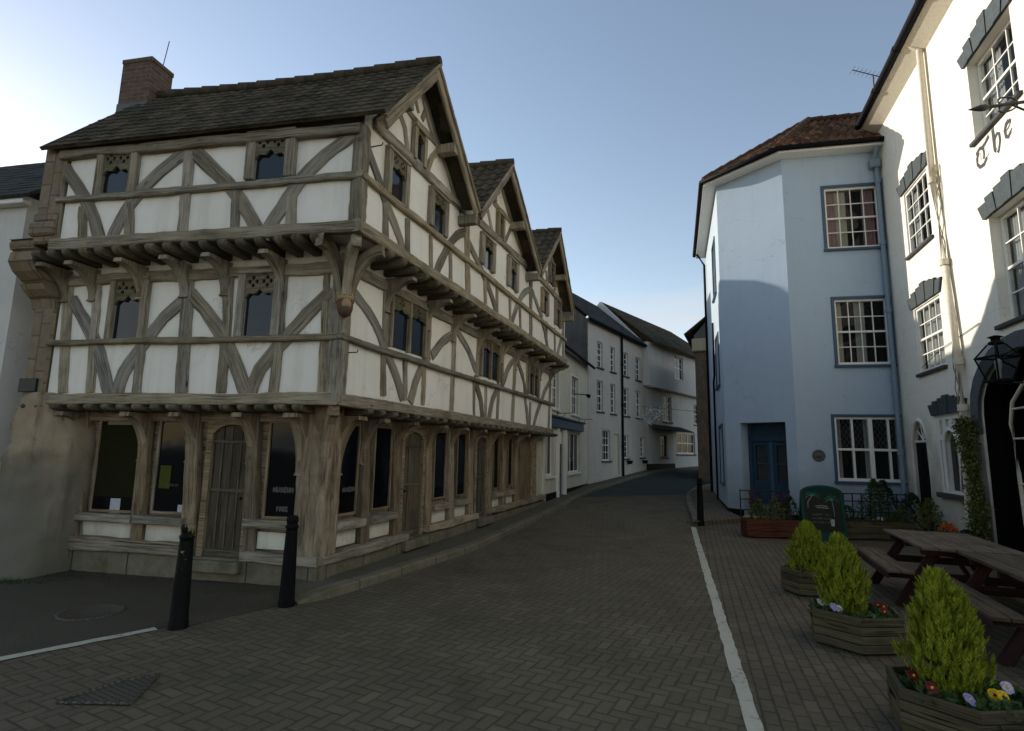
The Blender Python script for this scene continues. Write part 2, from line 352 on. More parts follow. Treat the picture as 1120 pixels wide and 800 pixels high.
# ------------------------------------------------------------------ mesh builder
class MB:
    def __init__(s): s.v = []; s.f = []; s.uv = []; s.sm = []; s.mi = []; s.cur = 0
    def face(s, pts, uvs=None, smooth=False):
        i0 = len(s.v); s.v += [tuple(p) for p in pts]
        s.f.append(list(range(i0, i0 + len(pts))))
        if uvs is None:
            a = Vector(pts[1]) - Vector(pts[0]); n = a.cross(Vector(pts[2]) - Vector(pts[0]))
            if n.length < 1e-12: n = Vector((0, 0, 1))
            n.normalize()
            if abs(n.z) > .7: uvs = [(p[0], p[1]) for p in pts]
            else:
                t = Vector((-n.y, n.x, 0)).normalized(); uvs = [(Vector(p).dot(t), p[2]) for p in pts]
        s.uv.append(uvs); s.sm.append(smooth); s.mi.append(s.cur)
    def grid(s, rows, uvf=None, smooth=True, closed=False):
        "rows: list of lists of points; shared vertices"
        n = len(rows[0]); i0 = len(s.v)
        for r in rows: s.v += [tuple(p) for p in r]
        for a in range(len(rows) - 1):
            for b in range(n if closed else n - 1):
                b2 = (b + 1) % n
                s.f.append([i0 + a * n + b, i0 + a * n + b2, i0 + (a + 1) * n + b2, i0 + (a + 1) * n + b])
                if uvf: s.uv.append([uvf(a, b), uvf(a, b + 1), uvf(a + 1, b + 1), uvf(a + 1, b)])
                else: s.uv.append([(a * .1, b * .05), (a * .1, b * .05 + .05), (a * .1 + .1, b * .05 + .05), (a * .1 + .1, b * .05)])
                s.sm.append(smooth); s.mi.append(s.cur)
    def box(s, lo, hi, mtx=None, bev=0.0, uvax=0):
        x0, y0, z0 = lo; x1, y1, z1 = hi
        b = min(bev, (x1 - x0) * .45, (y1 - y0) * .45, (z1 - z0) * .45)
        if b <= 0:
            P = [(x0, y0, z0), (x1, y0, z0), (x1, y1, z0), (x0, y1, z0), (x0, y0, z1), (x1, y0, z1), (x1, y1, z1), (x0, y1, z1)]
            Q = [(0, 3, 2, 1), (4, 5, 6, 7), (0, 1, 5, 4), (1, 2, 6, 5), (2, 3, 7, 6), (3, 0, 4, 7)]
            fs = [[P[i] for i in q] for q in Q]
        else:
            fs = []
            def pt(sx, sy, sz, ax):
                p = [x1 if sx else x0, y1 if sy else y0, z1 if sz else z0]; sg = (sx, sy, sz)
                for k in range(3):
                    if k != ax: p[k] += -b if sg[k] else b
                return tuple(p)
            for ax in range(3):
                for side in (0, 1):
                    o = [k for k in range(3) if k != ax]; q = []
                    for (a, c) in ((0, 0), (1, 0), (1, 1), (0, 1)):
                        sg = [0, 0, 0]; sg[ax] = side; sg[o[0]] = a; sg[o[1]] = c; q.append(pt(*sg, ax))
                    fs.append(q)
            for ax in range(3):
                o = [k for k in range(3) if k != ax]
                for a in (0, 1):
                    for c in (0, 1):
                        q = []
                        for end, axx in ((0, o[0]), (1, o[0]), (1, o[1]), (0, o[1])):
                            sg = [0, 0, 0]; sg[ax] = end; sg[o[0]] = a; sg[o[1]] = c; q.append(pt(*sg, axx))
                        fs.append(q)
            for a in (0, 1):
                for c in (0, 1):
                    for d in (0, 1): fs.append([pt(a, c, d, 0), pt(a, c, d, 1), pt(a, c, d, 2)])
        cen = Vector(((x0 + x1) / 2, (y0 + y1) / 2, (z0 + z1) / 2))
        for q in fs:
            v = [Vector(p) for p in q]; n = (v[1] - v[0]).cross(v[2] - v[0])
            if n.dot(sum(v, Vector()) / len(v) - cen) < 0: v.reverse(); n = -n
            n = [abs(t) for t in n]; ax = n.index(max(n)); L = [k for k in range(3) if k != ax]
            if uvax in L: L = [uvax] + [k for k in L if k != uvax]
            uvs = [(p[L[0]], p[L[1]]) for p in v]
            if mtx: v = [mtx @ p for p in v]
            s.face(v, uvs)
    def tube(s, pts, r, seg=8, cap=True, closed=False):
        pts = [Vector(p) for p in pts]; rs = r if isinstance(r, (list, tuple)) else [r] * len(pts)
        rows = []; L = 0; Ls = []
        up = Vector((0, 0, 1))
        for i, p in enumerate(pts):
            t = (pts[min(i + 1, len(pts) - 1)] - pts[max(i - 1, 0)])
            if t.length < 1e-9: t = Vector((0, 0, 1))
            t.normalize(); a = t.cross(up)
            if a.length < .05: a = t.cross(Vector((0, 1, 0)))
            a.normalize(); b = t.cross(a)
            rows.append([p + (a * math.cos(q) + b * math.sin(q)) * rs[i] for q in [2 * math.pi * k / seg for k in range(seg)]])
            if i: L += (pts[i] - pts[i - 1]).length
            Ls.append(L)
        s.grid(rows, lambda a, b: (Ls[a], b * .03), True, True)
        if cap: s.face(list(reversed(rows[0])), [(0, 0)] * seg); s.face(rows[-1], [(0, 0)] * seg)
    def lathe(s, prof, seg=24, cen=(0, 0, 0)):
        rows = [[(cen[0] + r * math.cos(2 * math.pi * k / seg), cen[1] + r * math.sin(2 * math.pi * k / seg), cen[2] + z) for k in range(seg)] for r, z in prof]
        s.grid(rows, lambda a, b: (b * .05, prof[a][1]), True, True)
        s.face(rows[-1], [(0, 0)] * seg); s.face(list(reversed(rows[0])), [(0, 0)] * seg)
    def xf(s, m, i0=0):
        for i in range(i0, len(s.v)): s.v[i] = tuple(m @ Vector(s.v[i]))
    def build(s, name, mats, parent=None, props=None):
        if not isinstance(mats, (list, tuple)): mats = [mats]
        off = Vector((0, 0, 0))
        if parent is not None: off = root_of(parent).location
        me = bpy.data.meshes.new(name)
        me.from_pydata([(x - off.x, y - off.y, z - off.z) for x, y, z in s.v] if off.length else s.v, [], s.f)
        ul = me.uv_layers.new(name='UVMap'); k = 0; dat = []
        for u in s.uv:
            for q in u: dat += [q[0], q[1]]
        ul.data.foreach_set('uv', dat)
        for m in mats: me.materials.append(m)
        me.polygons.foreach_set('use_smooth', s.sm); me.polygons.foreach_set('material_index', s.mi)
        me.update()
        o = bpy.data.objects.new(name, me); col.objects.link(o)
        if parent is not None: o.parent = parent
        if props:
            for a, b in props.items(): o[a] = b
        return o

def root_of(o):
    while o.parent is not None: o = o.parent
    return o
def thing(name, label, cat, loc=(0, 0, 0), rz=0, group=None):
    o = bpy.data.objects.new(name, None); col.objects.link(o); o.location = loc; o.rotation_euler = (0, 0, rz)
    o.empty_display_size = .3
    o['label'] = label; o['category'] = cat
    if group: o['group'] = group
    return o
def tag(o, label, cat, group=None):
    o['label'] = label; o['category'] = cat
    if group: o['group'] = group
    return o
class Lib:
    "local-space building: parts of a thing modelled around its own base"
class LMB(MB):
    def build(s, name, mats, parent=None, props=None):
        if not isinstance(mats, (list, tuple)): mats = [mats]
        p = parent; sv = None
        if p is not None:
            r = root_of(p); off = r.location.copy()
            s.v = [(x + off.x, y + off.y, z + off.z) for x, y, z in s.v]
        return MB.build(s, name, mats, parent, props)
def copy_tree(o, parent=None):
    c = o.copy(); col.objects.link(c)
    if parent is not None: c.parent = parent
    for ch in list(o.children): copy_tree(ch, c)
    return c

# ------------------------------------------------------------------ facade frame
class Face:
    "a vertical wall plane through P running along ang; out = side the wall faces"
    def __init__(s, P, ang, flip=False):
        s.P = Vector((P[0], P[1], 0)); a = rad(ang); s.ang = ang
        s.d = Vector((math.cos(a), math.sin(a), 0)); s.n = Vector((math.sin(a), -math.cos(a), 0))
        if flip: s.n = -s.n
        s.hand = 1 if s.d.cross(Vector((0, 0, 1))).dot(s.n) > 0 else -1
    def pt(s, u, z, o=0.0): 
        p = s.P + s.d * u + s.n * o; return Vector((p.x, p.y, z))
    def px(s, x, y, o=0.0):
        r = ray(x, y); P = s.P + s.n * o
        det = r[0] * (-s.d.y) + s.d.x * r[1]
        t = (-s.d.y * P.x + s.d.x * P.y) / det; u = (r[0] * P.y - r[1] * P.x) / det
        return (u, CAMH + t * r[2])
    def poly(s, mb, outer, holes, o0, o1, back=False, uvoff=(0, 0)):
        "extruded polygon (u,z) with holes between offsets o0 (back) and o1 (front)"
        loops = [list(outer)] + [list(h) for h in holes]
        fl = [p for l in loops for p in l]
        tris = tessellate_polygon([[Vector((p[0], p[1], 0)) for p in l] for l in loops])
        for t in tris:
            q = [fl[i] for i in t]
            ar = (q[1][0] - q[0][0]) * (q[2][1] - q[0][1]) - (q[2][0] - q[0][0]) * (q[1][1] - q[0][1])
            if abs(ar) < 1e-10: continue
            if (ar > 0) != (s.hand > 0): q.reverse()
            mb.face([s.pt(p[0], p[1], o1) for p in q], [(p[0] + uvoff[0], p[1] + uvoff[1]) for p in q])
            if back: mb.face([s.pt(p[0], p[1], o0) for p in reversed(q)], [(p[0], p[1]) for p in reversed(q)])
        for li, l in enumerate(loops):
            ar = sum(l[i][0] * l[(i + 1) % len(l)][1] - l[(i + 1) % len(l)][0] * l[i][1] for i in range(len(l)))
            if (ar < 0) != (li > 0): l = l[::-1]
            if s.hand < 0: l = l[::-1]
            for i in range(len(l)):
                a, b = l[i], l[(i + 1) % len(l)]
                dd = math.hypot(b[0] - a[0], b[1] - a[1])
                mb.face([s.pt(*a, o0), s.pt(*b, o0), s.pt(*b, o1), s.pt(*a, o1)], [(a[0] + a[1], 0), (a[0] + a[1] + dd, 0), (a[0] + a[1] + dd, abs(o1 - o0)), (a[0] + a[1], abs(o1 - o0))])
    def rect(s, mb, u0, u1, z0, z1, o0, o1, bev=0.0):
        "bevelled box on the wall"
        if u1 < u0: u0, u1 = u1, u0
        m = Matrix(((s.d.x, s.n.x, 0, s.P.x), (s.d.y, s.n.y, 0, s.P.y), (0, 0, 1, 0), (0, 0, 0, 1)))
        i0 = len(mb.f); mb.box((u0, min(o0, o1), z0), (u1, max(o0, o1), z1), m, bev, 0 if (u1 - u0) > (z1 - z0) else 2)
        if m.determinant() < 0:
            for k in range(i0, len(mb.f)): mb.f[k].reverse(); mb.uv[k] = list(reversed(mb.uv[k]))
    def sheet(s, mb, u0, u1, z0, z1, o):
        q = [(u0, z0), (u1, z0), (u1, z1), (u0, z1)]
        if s.hand < 0: q = q[::-1]
        mb.face([s.pt(a, b, o) for a, b in q], q)

def smooth_line(pts, step=.12):
    "Catmull-Rom through 2D points, resampled"
    P = [Vector((p[0], p[1])) for p in pts]
    if len(P) == 2:
        n = max(1, int((P[1] - P[0]).length / step)); return [P[0].lerp(P[1], i / n) for i in range(n + 1)]
    E = [P[0] * 2 - P[1]] + P + [P[-1] * 2 - P[-2]]; out = []
    for i in range(1, len(E) - 2):
        a, b, c, d = E[i - 1], E[i], E[i + 1], E[i + 2]; n = max(1, int((c - b).length / step))
        for k in range(n):
            t = k / n
            out.append(.5 * ((2 * b) + (c - a) * t + (2 * a - 5 * b + 4 * c - d) * t * t + (3 * b - a - 3 * c + d) * t ** 3))
    out.append(P[-1]); return out

def timber(face, pts, w, o0, o1, name, mat, parent, w2=None, jit=.007, mb=None):
    "hand-hewn timber following a (u,z) centre line on a wall face"
    own = mb is None
    if own: mb = MB()
    L = smooth_line(pts); w2 = w2 or w; rows = []; s_ = 0; Ls = []
    o1 += random.uniform(-.003, .003); e = .014; uo = random.uniform(0, 9)
    ph = random.uniform(0, 9)
    for i, p in enumerate(L):
        t = (L[min(i + 1, len(L) - 1)] - L[max(i - 1, 0)]).normalized(); n = Vector((-t.y, t.x))
        if i: s_ += (L[i] - L[i - 1]).length
        Ls.append(s_); f = i / max(1, len(L) - 1)
        ww = (w + (w2 - w) * f) / 2
        a = ww + random.uniform(-jit, jit) + jit * math.sin(ph + s_ * 3.1); b = ww + random.uniform(-jit, jit) + jit * math.sin(ph * 2 + s_ * 2.3)
        q = random.uniform(-.004, .004)
        prof = [(-a, o0), (-a, o1 - e + q), (-a + e, o1 + q), (b - e, o1 + q), (b, o1 - e + q), (b, o0)]
        rows.append([face.pt(p.x + n.x * k, p.y + n.y * k, o) for k, o in prof])
    cs = [0, .1, .11, .11 + w, .12 + w, .22 + w]
    i0 = len(mb.f)
    mb.grid(rows, lambda a, b: (Ls[a] + uo, cs[b] + uo), False)
    mb.face(rows[0], [(uo, c) for c in cs]); mb.face(list(reversed(rows[-1])), [(uo, c) for c in cs])
    if face.hand > 0:
        for k in range(i0, len(mb.f)): mb.f[k].reverse(); mb.uv[k] = list(reversed(mb.uv[k]))
    if own: return mb.build(name, mat, parent)

def tpx(face, pts, w, o1, name, parent, mat=None, o0=-.03, w2=None, jit=.007):
    if name == 'brace':
        q = [Vector(face.px(*p)) for p in pts]; mat = mat or M['oak_brace']
        q = [q[0] + (q[0] - q[1]).normalized() * .11] + q + [q[-1] + (q[-1] - q[-2]).normalized() * .06]
        return timber(face, [tuple(p) for p in q], w, o0, o1, name, mat, parent, w2, jit)
    return timber(face, [face.px(*p) for p in pts], w, o0, o1, name, mat or M['oak'], parent, w2, jit)

# ------------------------------------------------------------------ the setting: ground sheets
def sheet(name, poly, dz, mat, thick=0.0, kind='structure', extra=None):
    bm = bmesh.new(); vs = [bm.verts.new((x, y, 0)) for x, y in poly]; f = bm.faces.new(vs)
    if f.normal.z < 0 or sum(poly[i][0] * poly[(i + 1) % len(poly)][1] - poly[(i + 1) % len(poly)][0] * poly[i][1] for i in range(len(poly))) < 0:
        f.normal_flip()
    for yk, _ in ZG:
        bmesh.ops.bisect_plane(bm, geom=bm.verts[:] + bm.edges[:] + bm.faces[:], plane_co=(0, yk, 0), plane_no=(0, 1, 0))
    bmesh.ops.triangulate(bm, faces=bm.faces[:])
    uvl = bm.loops.layers.uv.new('UVMap')
    for fa in bm.faces:
        for lp in fa.loops: lp[uvl].uv = (lp.vert.co.x, lp.vert.co.y)
    for v in bm.verts: v.co.z = zg(v.co.y) + dz
    if thick:
        r = bmesh.ops.extrude_face_region(bm, geom=bm.faces[:]); 
        for g in r['geom']:
            if isinstance(g, bmesh.types.BMVert): g.co.z -= thick
        bmesh.ops.recalc_face_normals(bm, faces=bm.faces[:])
    me = bpy.data.meshes.new(name); bm.to_mesh(me); bm.free(); me.materials.append(mat)
    o = bpy.data.objects.new(name, me); col.objects.link(o); o['kind'] = kind
    return o

sheet('ground', [(-300, -200), (300, -200), (300, 380), (-300, 380)], -.012, M['ground'])
K = [gnd(*p) for p in ((325, 662), (360, 655), (393, 645), (452, 625), (520, 602), (565, 581), (615, 557))]

K += [(2.55, 20.0), (4.3, 24.2), (7.6, 29.6), (13.6, 36.6), (24, 46)]
wl0, wl1 = (4.41, 13.75), (1.6, 3.87)
wdir = Vector((wl1[0] - wl0[0], wl1[1] - wl0[1])).normalized(); wln = Vector((-wdir.y, wdir.x))
lineR = [wl0, (wl1[0] + wdir.x * 9, wl1[1] + wdir.y * 9)]
rk = [gnd(757, 576), gnd(752.5, 541), gnd(764, 531), gnd(790, 521)]
rk = [wl0, rk[1], (9.4, 25.5), (16, 30.5), (28, 38)]
apron_edge = [(-14, -5.2), (-4.08, 4.8), (-3.3, 5.66), (-3.1, 5.72), (-2.5, 6.5), K[0]]
kb = K[5]; 
yb = 19.6
roadp = apron_edge + K[1:8] + [rk[1], wl0, lineR[1], (-14, -12)]
sheet('road', roadp, 0.0, M['road'])
sheet('far_road', [K[7]] + K[8:] + [(28, 38)] + rk[::-1][1:4] , .002, M['far_tar'])
sheet('forecourt', [wl0, lineR[1], (14, -6), (16, 16), (9, 30), rk[2], rk[1]], 0.001, M['court'])
sheet('tarmac_apron', apron_edge + [(-2.6, 7.6), (-9, 9.6), (-20, 12), (-20, -5.2)], 0.003, M['apron'])
# raised pavement with its stone kerb on the left
inner = []
def offs(pl, d):
    out = []
    for i, p in enumerate(pl):
        a = Vector(pl[max(i - 1, 0)]); b = Vector(pl[min(i + 1, len(pl) - 1)]); t = (b - a).normalized()
        out.append((p[0] - t.y * d, p[1] + t.x * d))
    return out
KI = offs(K, .17)
wallline = [(23, 47), (12.4, 37.6), (6.6, 30.6), (2.9, 24.4), (0.2, 17.5), (-2.9, 8.1), (-2.75, 7.4)]
sheet('pavement', KI + wallline, .105, M['pavement'], .12)
kerb_bm = MB()
def kerb_strip(line, inner, name, zt=.11, drop=True):
    mb = MB(); L = 0; rows = []; Ls = []
    A = smooth_line(line, .4); B = offs([tuple(a) for a in A], .17)
    for i, (a, b) in enumerate(zip(A, B)):
        if i: L += (A[i] - A[i - 1]).length
        f = min(1, .25 + L / .5) if drop else 1
        z = zg(a.y) ; t = zt * f + random.uniform(-.004, .004)
        a = Vector((a.x, a.y)); n = Vector((b[0], b[1])) - a; a2 = a + n * .12
        rows.append([(a.x, a.y, z - .05), (a.x, a.y, z + t - .02), (a2.x, a2.y, z + t), (b[0], b[1], z + t + .002), (b[0], b[1], z - .05)]); Ls.append(L)
    cs = [0, .12, .14, .3, .45]
    mb.grid(rows, lambda a, b: (Ls[a], cs[b]), False)
    mb.face(list(reversed(rows[0])))
    for k in range(len(mb.f)): mb.f[k].reverse(); mb.uv[k] = list(reversed(mb.uv[k]))
    return mb.build(name, M['kerb'], None, {'kind': 'structure'})
kerb_strip(K, KI, 'kerb')
sheet('right_pavement', [rk[0], rk[1], rk[2], (16, 30.5), (14, 26), (8.3, 22.6), (6.2, 16.2), (6.0, 14.6)], .10, M['court'], .1)
kerb_strip([rk[4], rk[3], rk[2], rk[1], rk[0]], None, 'right_kerb', .112, False)
# painted lines
def stripe(name, a, b, w, dz=.004):
    a, b = Vector(a), Vector(b); t = (b - a).normalized(); n = Vector((-t.y, t.x)); N = int((b - a).length / .12); pl = []; pr = []
    for i in range(N + 1):
        p = a.lerp(b, i / N); j = random.uniform(-.008, .008); j2 = random.uniform(-.008, .008)
        pl.append(tuple(p + n * (w / 2 + j))); pr.append(tuple(p - n * (w / 2 + j2)))
    mb = MB()
    rows = [[(x, y, zg(y) + dz) for x, y in (pl[i], pr[i])] for i in range(N + 1)]
    mb.grid(rows, lambda a_, b_: (a_ * .12, b_ * w), False)
    for k in range(len(mb.f)): mb.f[k].reverse(); mb.uv[k] = list(reversed(mb.uv[k]))
    return mb.build(name, M['linepaint'], None, {'kind': 'structure'})
stripe('forecourt_line', (4.36, 13.55), (1.6 + wdir.x * 4, 3.87 + wdir.y * 4), .11, .007)
stripe('square_line', (-3.34, 5.62), (-3.34 - .78 * 5, 5.62 - .86 * 5), .10, .008)

# ------------------------------------------------------------------ timber framed corner house
AF, AS = 168.516, 70.869
C0 = Vector((-2.44, 7.351))
_df = Vector((math.cos(rad(AF)), math.sin(rad(AF)))); _ds = Vector((math.cos(rad(AS)), math.sin(rad(AS))))
_nf = Vector((_df.y, -_df.x)); _nf = _nf if _nf.y < 0 else -_nf
_ns = Vector((_ds.y, -_ds.x))
def corner(d):
    det = _nf.x * _ns.y - _nf.y * _ns.x
    return C0 + Vector((d * _ns.y - _nf.y * d, _nf.x * d - d * _ns.x)) / det
C1, C2 = corner(.398), corner(.832)
GF, GS = Face(C0, AF, True), Face(C0, AS)
F1, S1 = Face(C1, AF, True), Face(C1, AS)
F2, S2 = Face(C2, AF, True), Face(C2, AS)
assert GF.n.y < 0 and GS.n.x > 0
timber_house = thing('timber_framed_house', 'three storey timber framed corner house with white panels, jettied floors and three gables', 'house', (C0.x, C0.y, 0))
TH = timber_house
LF, LS = 4.40, 10.35
Z = dict(j1=2.30, f1=2.44, p1=4.12, j2=4.33, f2=4.47, p2=5.62)
def storey(C, Lf, Ls, z0, z1, mb):
    f = lambda a, b: C + _df * a + _ds * b
    P = [f(0, 0), f(0, Ls), f(Lf, Ls), f(Lf, 0)]
    for i in range(4):
        a, b = P[i], P[(i + 1) % 4]
        mb.face([(a.x, a.y, z0), (b.x, b.y, z0), (b.x, b.y, z1), (a.x, a.y, z1)])
    mb.face([(p.x, p.y, z0) for p in reversed(P)]); mb.face([(p.x, p.y, z1) for p in P])
mb = MB(); storey(C1, LF, LS, 2.31, 4.34, mb); storey(C2, LF, LS + .2, 4.345, 5.7, mb)
wallTH = mb.build('wall', M['plaster'], TH)
mb = MB()
gi = corner(-.06)
storey(gi, LF + .3, LS, .1, 2.30, mb); mb.build('ground_floor_wall', M['oak_low'], TH)

# --- roofs: three gables facing the street, ridges running back parallel to the front
OV = .35
def tiled(mb, face_pt, e0, e1, r0, r1, sx=.2, sy=.3, wave=.02, lip=.02, sag=0, thick=.05, nseg=None):
    "tiled slope from eave line e0-e1 up to ridge line r0-r1 (3D points), courses stepped, tiles waved"
    e0, e1, r0, r1 = map(Vector, (e0, e1, r0, r1))
    W = ((e1 - e0).length + (r1 - r0).length) / 2; Hh = ((r0 - e0).length + (r1 - e1).length) / 2
    n = (e1 - e0).cross(r0 - e0)
    if n.length < 1e-6: n = (e1 - e0).cross(r1 - e0)
    n.normalize()
    if n.z < 0: n = -n
    rows_n = max(1, round(Hh / sy)); step = sx / 4; cols_n = max(2, int(W / step))
    rows = []; tv = []
    for k in range(rows_n):
        for (f, h) in ((k / rows_n, lip), ((k + .97) / rows_n, .002)):
            row = []
            jit = random.uniform(-.004, .004)
            for c in range(cols_n + 1):
                g = c / cols_n; a = e0.lerp(e1, g); b = r0.lerp(r1, g); p = a.lerp(b, f)
                u = g * W
                sg = -sag * math.sin(math.pi * g) * (.3 + .7 * f)
                random.seed(int(u / sx) * 131 + k * 7); jj = random.uniform(-.0035, .0035)
                row.append(p + n * (h + wave * math.sin(u / sx * 2 * math.pi) + jj + jit) + Vector((0, 0, sg)))
            rows.append(row); tv.append(k * sy + (.02 if h == lip else sy - .02))
    i0 = len(mb.f)
    mb.grid(rows, lambda a, b: (b * W / cols_n, tv[a]), False)
    flip = (rows[0][1] - rows[0][0]).cross(rows[1][0] - rows[0][0]).dot(n) < 0
    if flip:
        for k in range(i0, len(mb.f)): mb.f[k].reverse(); mb.uv[k] = list(reversed(mb.uv[k]))
    # underside and edges
    t = n * -thick
    q = [rows[0][0] + t, rows[0][-1] + t, rows[-1][-1] + t, rows[-1][0] + t]
    mb.face(q if not flip else q[::-1]); mb.face(q[::-1])
    for a, b in ((rows[0][0], rows[0][-1]), (rows[-1][0], rows[-1][-1])): mb.face([a, b, b + t, a + t]); 
    for side in (0, -1):
        mb.face([rows[0][side], rows[-1][side], rows[-1][side] + t, rows[0][side] + t])

SV = Face(corner(.832 + OV), AS)     # the verge plane, in front of the gables
def corner2(a, b):
    det = _nf.x * _ns.y - _nf.y * _ns.x
    return C0 + Vector((a * _ns.y - _nf.y * b, _nf.x * b - a * _ns.x)) / det
_ef = corner2(.832 + .13, .832 + OV); _eu = (_ef - Vector(SV.P[:2])).dot(_ds)
gab = [(_eu, 5.76, 1.53, 7.37, 3.2, 5.84), (3.28, 5.86, 4.86, 7.53, 7.02, 6.0), (7.08, 5.98, 8.87, 7.66, 10.62, 5.84)]
def back(p, L): return Vector((p.x + _df.x * L, p.y + _df.y * L, p.z))
for gi_, (u0, z0, ua, za, u1, z1) in enumerate(gab):
    mb = MB(); Lr = 5.12 if gi_ == 0 else 5.0; zl_ = Vector((0, 0, .0))
    E0 = SV.pt(u0 - (.03 if gi_ == 0 else 0), z0, .02); A0 = SV.pt(ua, za, .02); E1 = SV.pt(u1, z1, .02)
    k = {0: .035, 1: .0, 2: 0}[gi_]
    tiled(mb, None, E0, back(E0, Lr) + zl_, A0, back(A0, Lr - .05), sx=.17 if gi_ == 0 else .21, sy=.17 if gi_ == 0 else .3, wave=.006 if gi_ == 0 else .024, lip=.02 if gi_ == 0 else .03, sag=.06)
    tiled(mb, None, E1, back(E1, Lr), A0, back(A0, Lr - .05), sx=.17 if gi_ == 0 else .21, sy=.17 if gi_ == 0 else .3, wave=.006 if gi_ == 0 else .024, lip=.02 if gi_ == 0 else .03, sag=.06)
    rf = mb.build('roof', M['tile_dark'] if gi_ == 0 else M['tile_pan'], TH)
    rm = MB(); L0 = 0
    while L0 < Lr - .4:
        a = back(A0, L0 - .01); b = back(A0, L0 + .36); sgf = lambda L: -.06 * math.sin(math.pi * min(1, max(0, L / (Lr - .3))))
        a.z += .02 + sgf(L0); b.z += .035 + sgf(L0 + .36); rm.tube([a, b], [.075, .085], 8); L0 += .33
    rm.build('ridge_tile', M['tile_dark'], rf)
    # gable wall triangle behind the verge
    g = Face(corner(.832), AS); mb = MB()
    sft = OV / -_df.dot(_ns); bu = lambda u: (Vector(SV.pt(u, 0)[:2]) + _df * sft - C2).dot(_ds)
    b0, ba, b1 = bu(u0), bu(ua), bu(u1); dz_ = .07
    zl = lambda u: z0 + (za - z0) * (u - b0) / (ba - b0) - dz_; zr_ = lambda u: z1 + (za - z1) * (b1 - u) / (b1 - ba) - dz_
    gpl = [(max(b0, .0), 5.5), (max(b0, .0), max(5.55, zl(max(b0, 0.0)))), (ba, za - dz_), (b1, max(5.55, z1 - dz_)), (b1, 5.5)]
    g.poly(mb, gpl, [], -.12, .001, True); mb.build('gable_wall', M['plaster'], TH)
    g2 = Face((corner(.832) + _df * (LF - .15)), AS); mb = MB()
    g2.poly(mb, [(u_ + .04, z_) for u_, z_ in gpl], [], -.1, .1, True); mb.build('gable_wall', M['plaster'], TH)
    # barge boards with a moulded lower edge
    for (a, b) in (((u0, z0), (ua, za)), ((u1, z1), (ua, za))):
        d = Vector((b[0] - a[0], b[1] - a[1])).normalized(); nn = Vector((-d.y, d.x)); nn = nn if nn.y < 0 else -nn
        aa = Vector(a) + nn * .10 - d * .05; bb = Vector(b) + nn * .10
        o = timber(SV, [aa, bb], .15, -.05, .0, 'barge_board', M['oak'], TH, jit=.004)
        timber(SV, [aa + nn * -.07, bb + nn * -.07], .05, 0, .035, 'moulding', M['oak'], o, jit=.003)
    # purlin ends between wall and barge board
    for (fa, sd) in ((.5, 0), (.45, 1), (.98, 1)):
        a = Vector((u0, z0)) if sd == 0 else Vector((u1, z1)); b = Vector((ua, za)); p = b.lerp(a, fa) + Vector((.0, -.25))
        mb = MB(); SV.rect(mb, p.x - .07, p.x + .07, p.y - .08, p.y + .08, -.42, -.03, .01); mb.build('purlin_end', M['oak'], TH)
    # dark soffit boards under the overhang
# valley lead
for (u, z) in ((3.24, 5.90), (7.05, 6.02)):
    mb = MB(); a = SV.pt(u, z, -.02); b = back(a, 5); a2, b2 = a + Vector((0, 0, .03)), b + Vector((0, 0, .03))
    d = Vector((_ds.x, _ds.y, 0)) * .17
    mb.face([a2 - d + Vector((0, 0, .12)), a2, b2, b2 - d + Vector((0, 0, .12))]); mb.face([a2, a2 + d + Vector((0, 0, .12)), b2 + d + Vector((0, 0, .12)), b2])
    mb.build('valley_lead', M['lead'], TH)

# --- horizontal members
def beam(face, u0, u1, zc, w, o1, name, mat=None, o0=-.03, dz=0.0, jit=.006, parent=None):
    n = 6; pts = [(u0 + (u1 - u0) * i / n, zc + dz * i / n + random.uniform(-.008, .008)) for i in range(n + 1)]
    return timber(face, pts, w, o0, o1, name, mat or M['oak'], parent or TH, None, jit)
beam(F2, -.07, LF + .1, 4.385, .15, .07, 'fascia_beam'); beam(S2, -.069, LS + .25, 4.385, .15, .07, 'fascia_beam')
beam(F2, -.075, LF + .1, 5.03, .088, .07, 'rail'); beam(S2, -.074, LS + .2, 5.03, .095, .07, 'rail')
beam(F2, .02, LF + .12, 5.64, .13, .09, 'wall_plate', dz=.05)
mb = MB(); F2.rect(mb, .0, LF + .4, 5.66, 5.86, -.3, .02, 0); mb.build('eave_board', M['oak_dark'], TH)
beam(F1, -.06, LF + .05, 2.335, .15, .06, 'fascia_beam'); beam(S1, -.059, LS + .05, 2.335, .15, .06, 'fascia_beam')
beam(F1, -.085, LF + .05, 3.115, .078, .085, 'rail'); beam(S1, -.084, LS + .05, 3.115, .08, .085, 'rail')
beam(F1, .0, LF, 4.03, .15, .05, 'head_beam'); beam(S1, .05, LS, 4.06, .16, .05, 'head_beam')
beam(GF, .0, LF + .1, 2.14, .17, .03, 'head_beam', M['oak_low']); beam(GS, .0, LS, 2.14, .17, .03, 'head_beam', M['oak_low'])
# tie beams across the three gables
for a, b in (((408, 136), (506, 230)), ((522, 242), (575, 291)), ((588, 302), (617, 336))):
    tpx(S2, [a, b], .15, .06, 'tie_beam', TH)
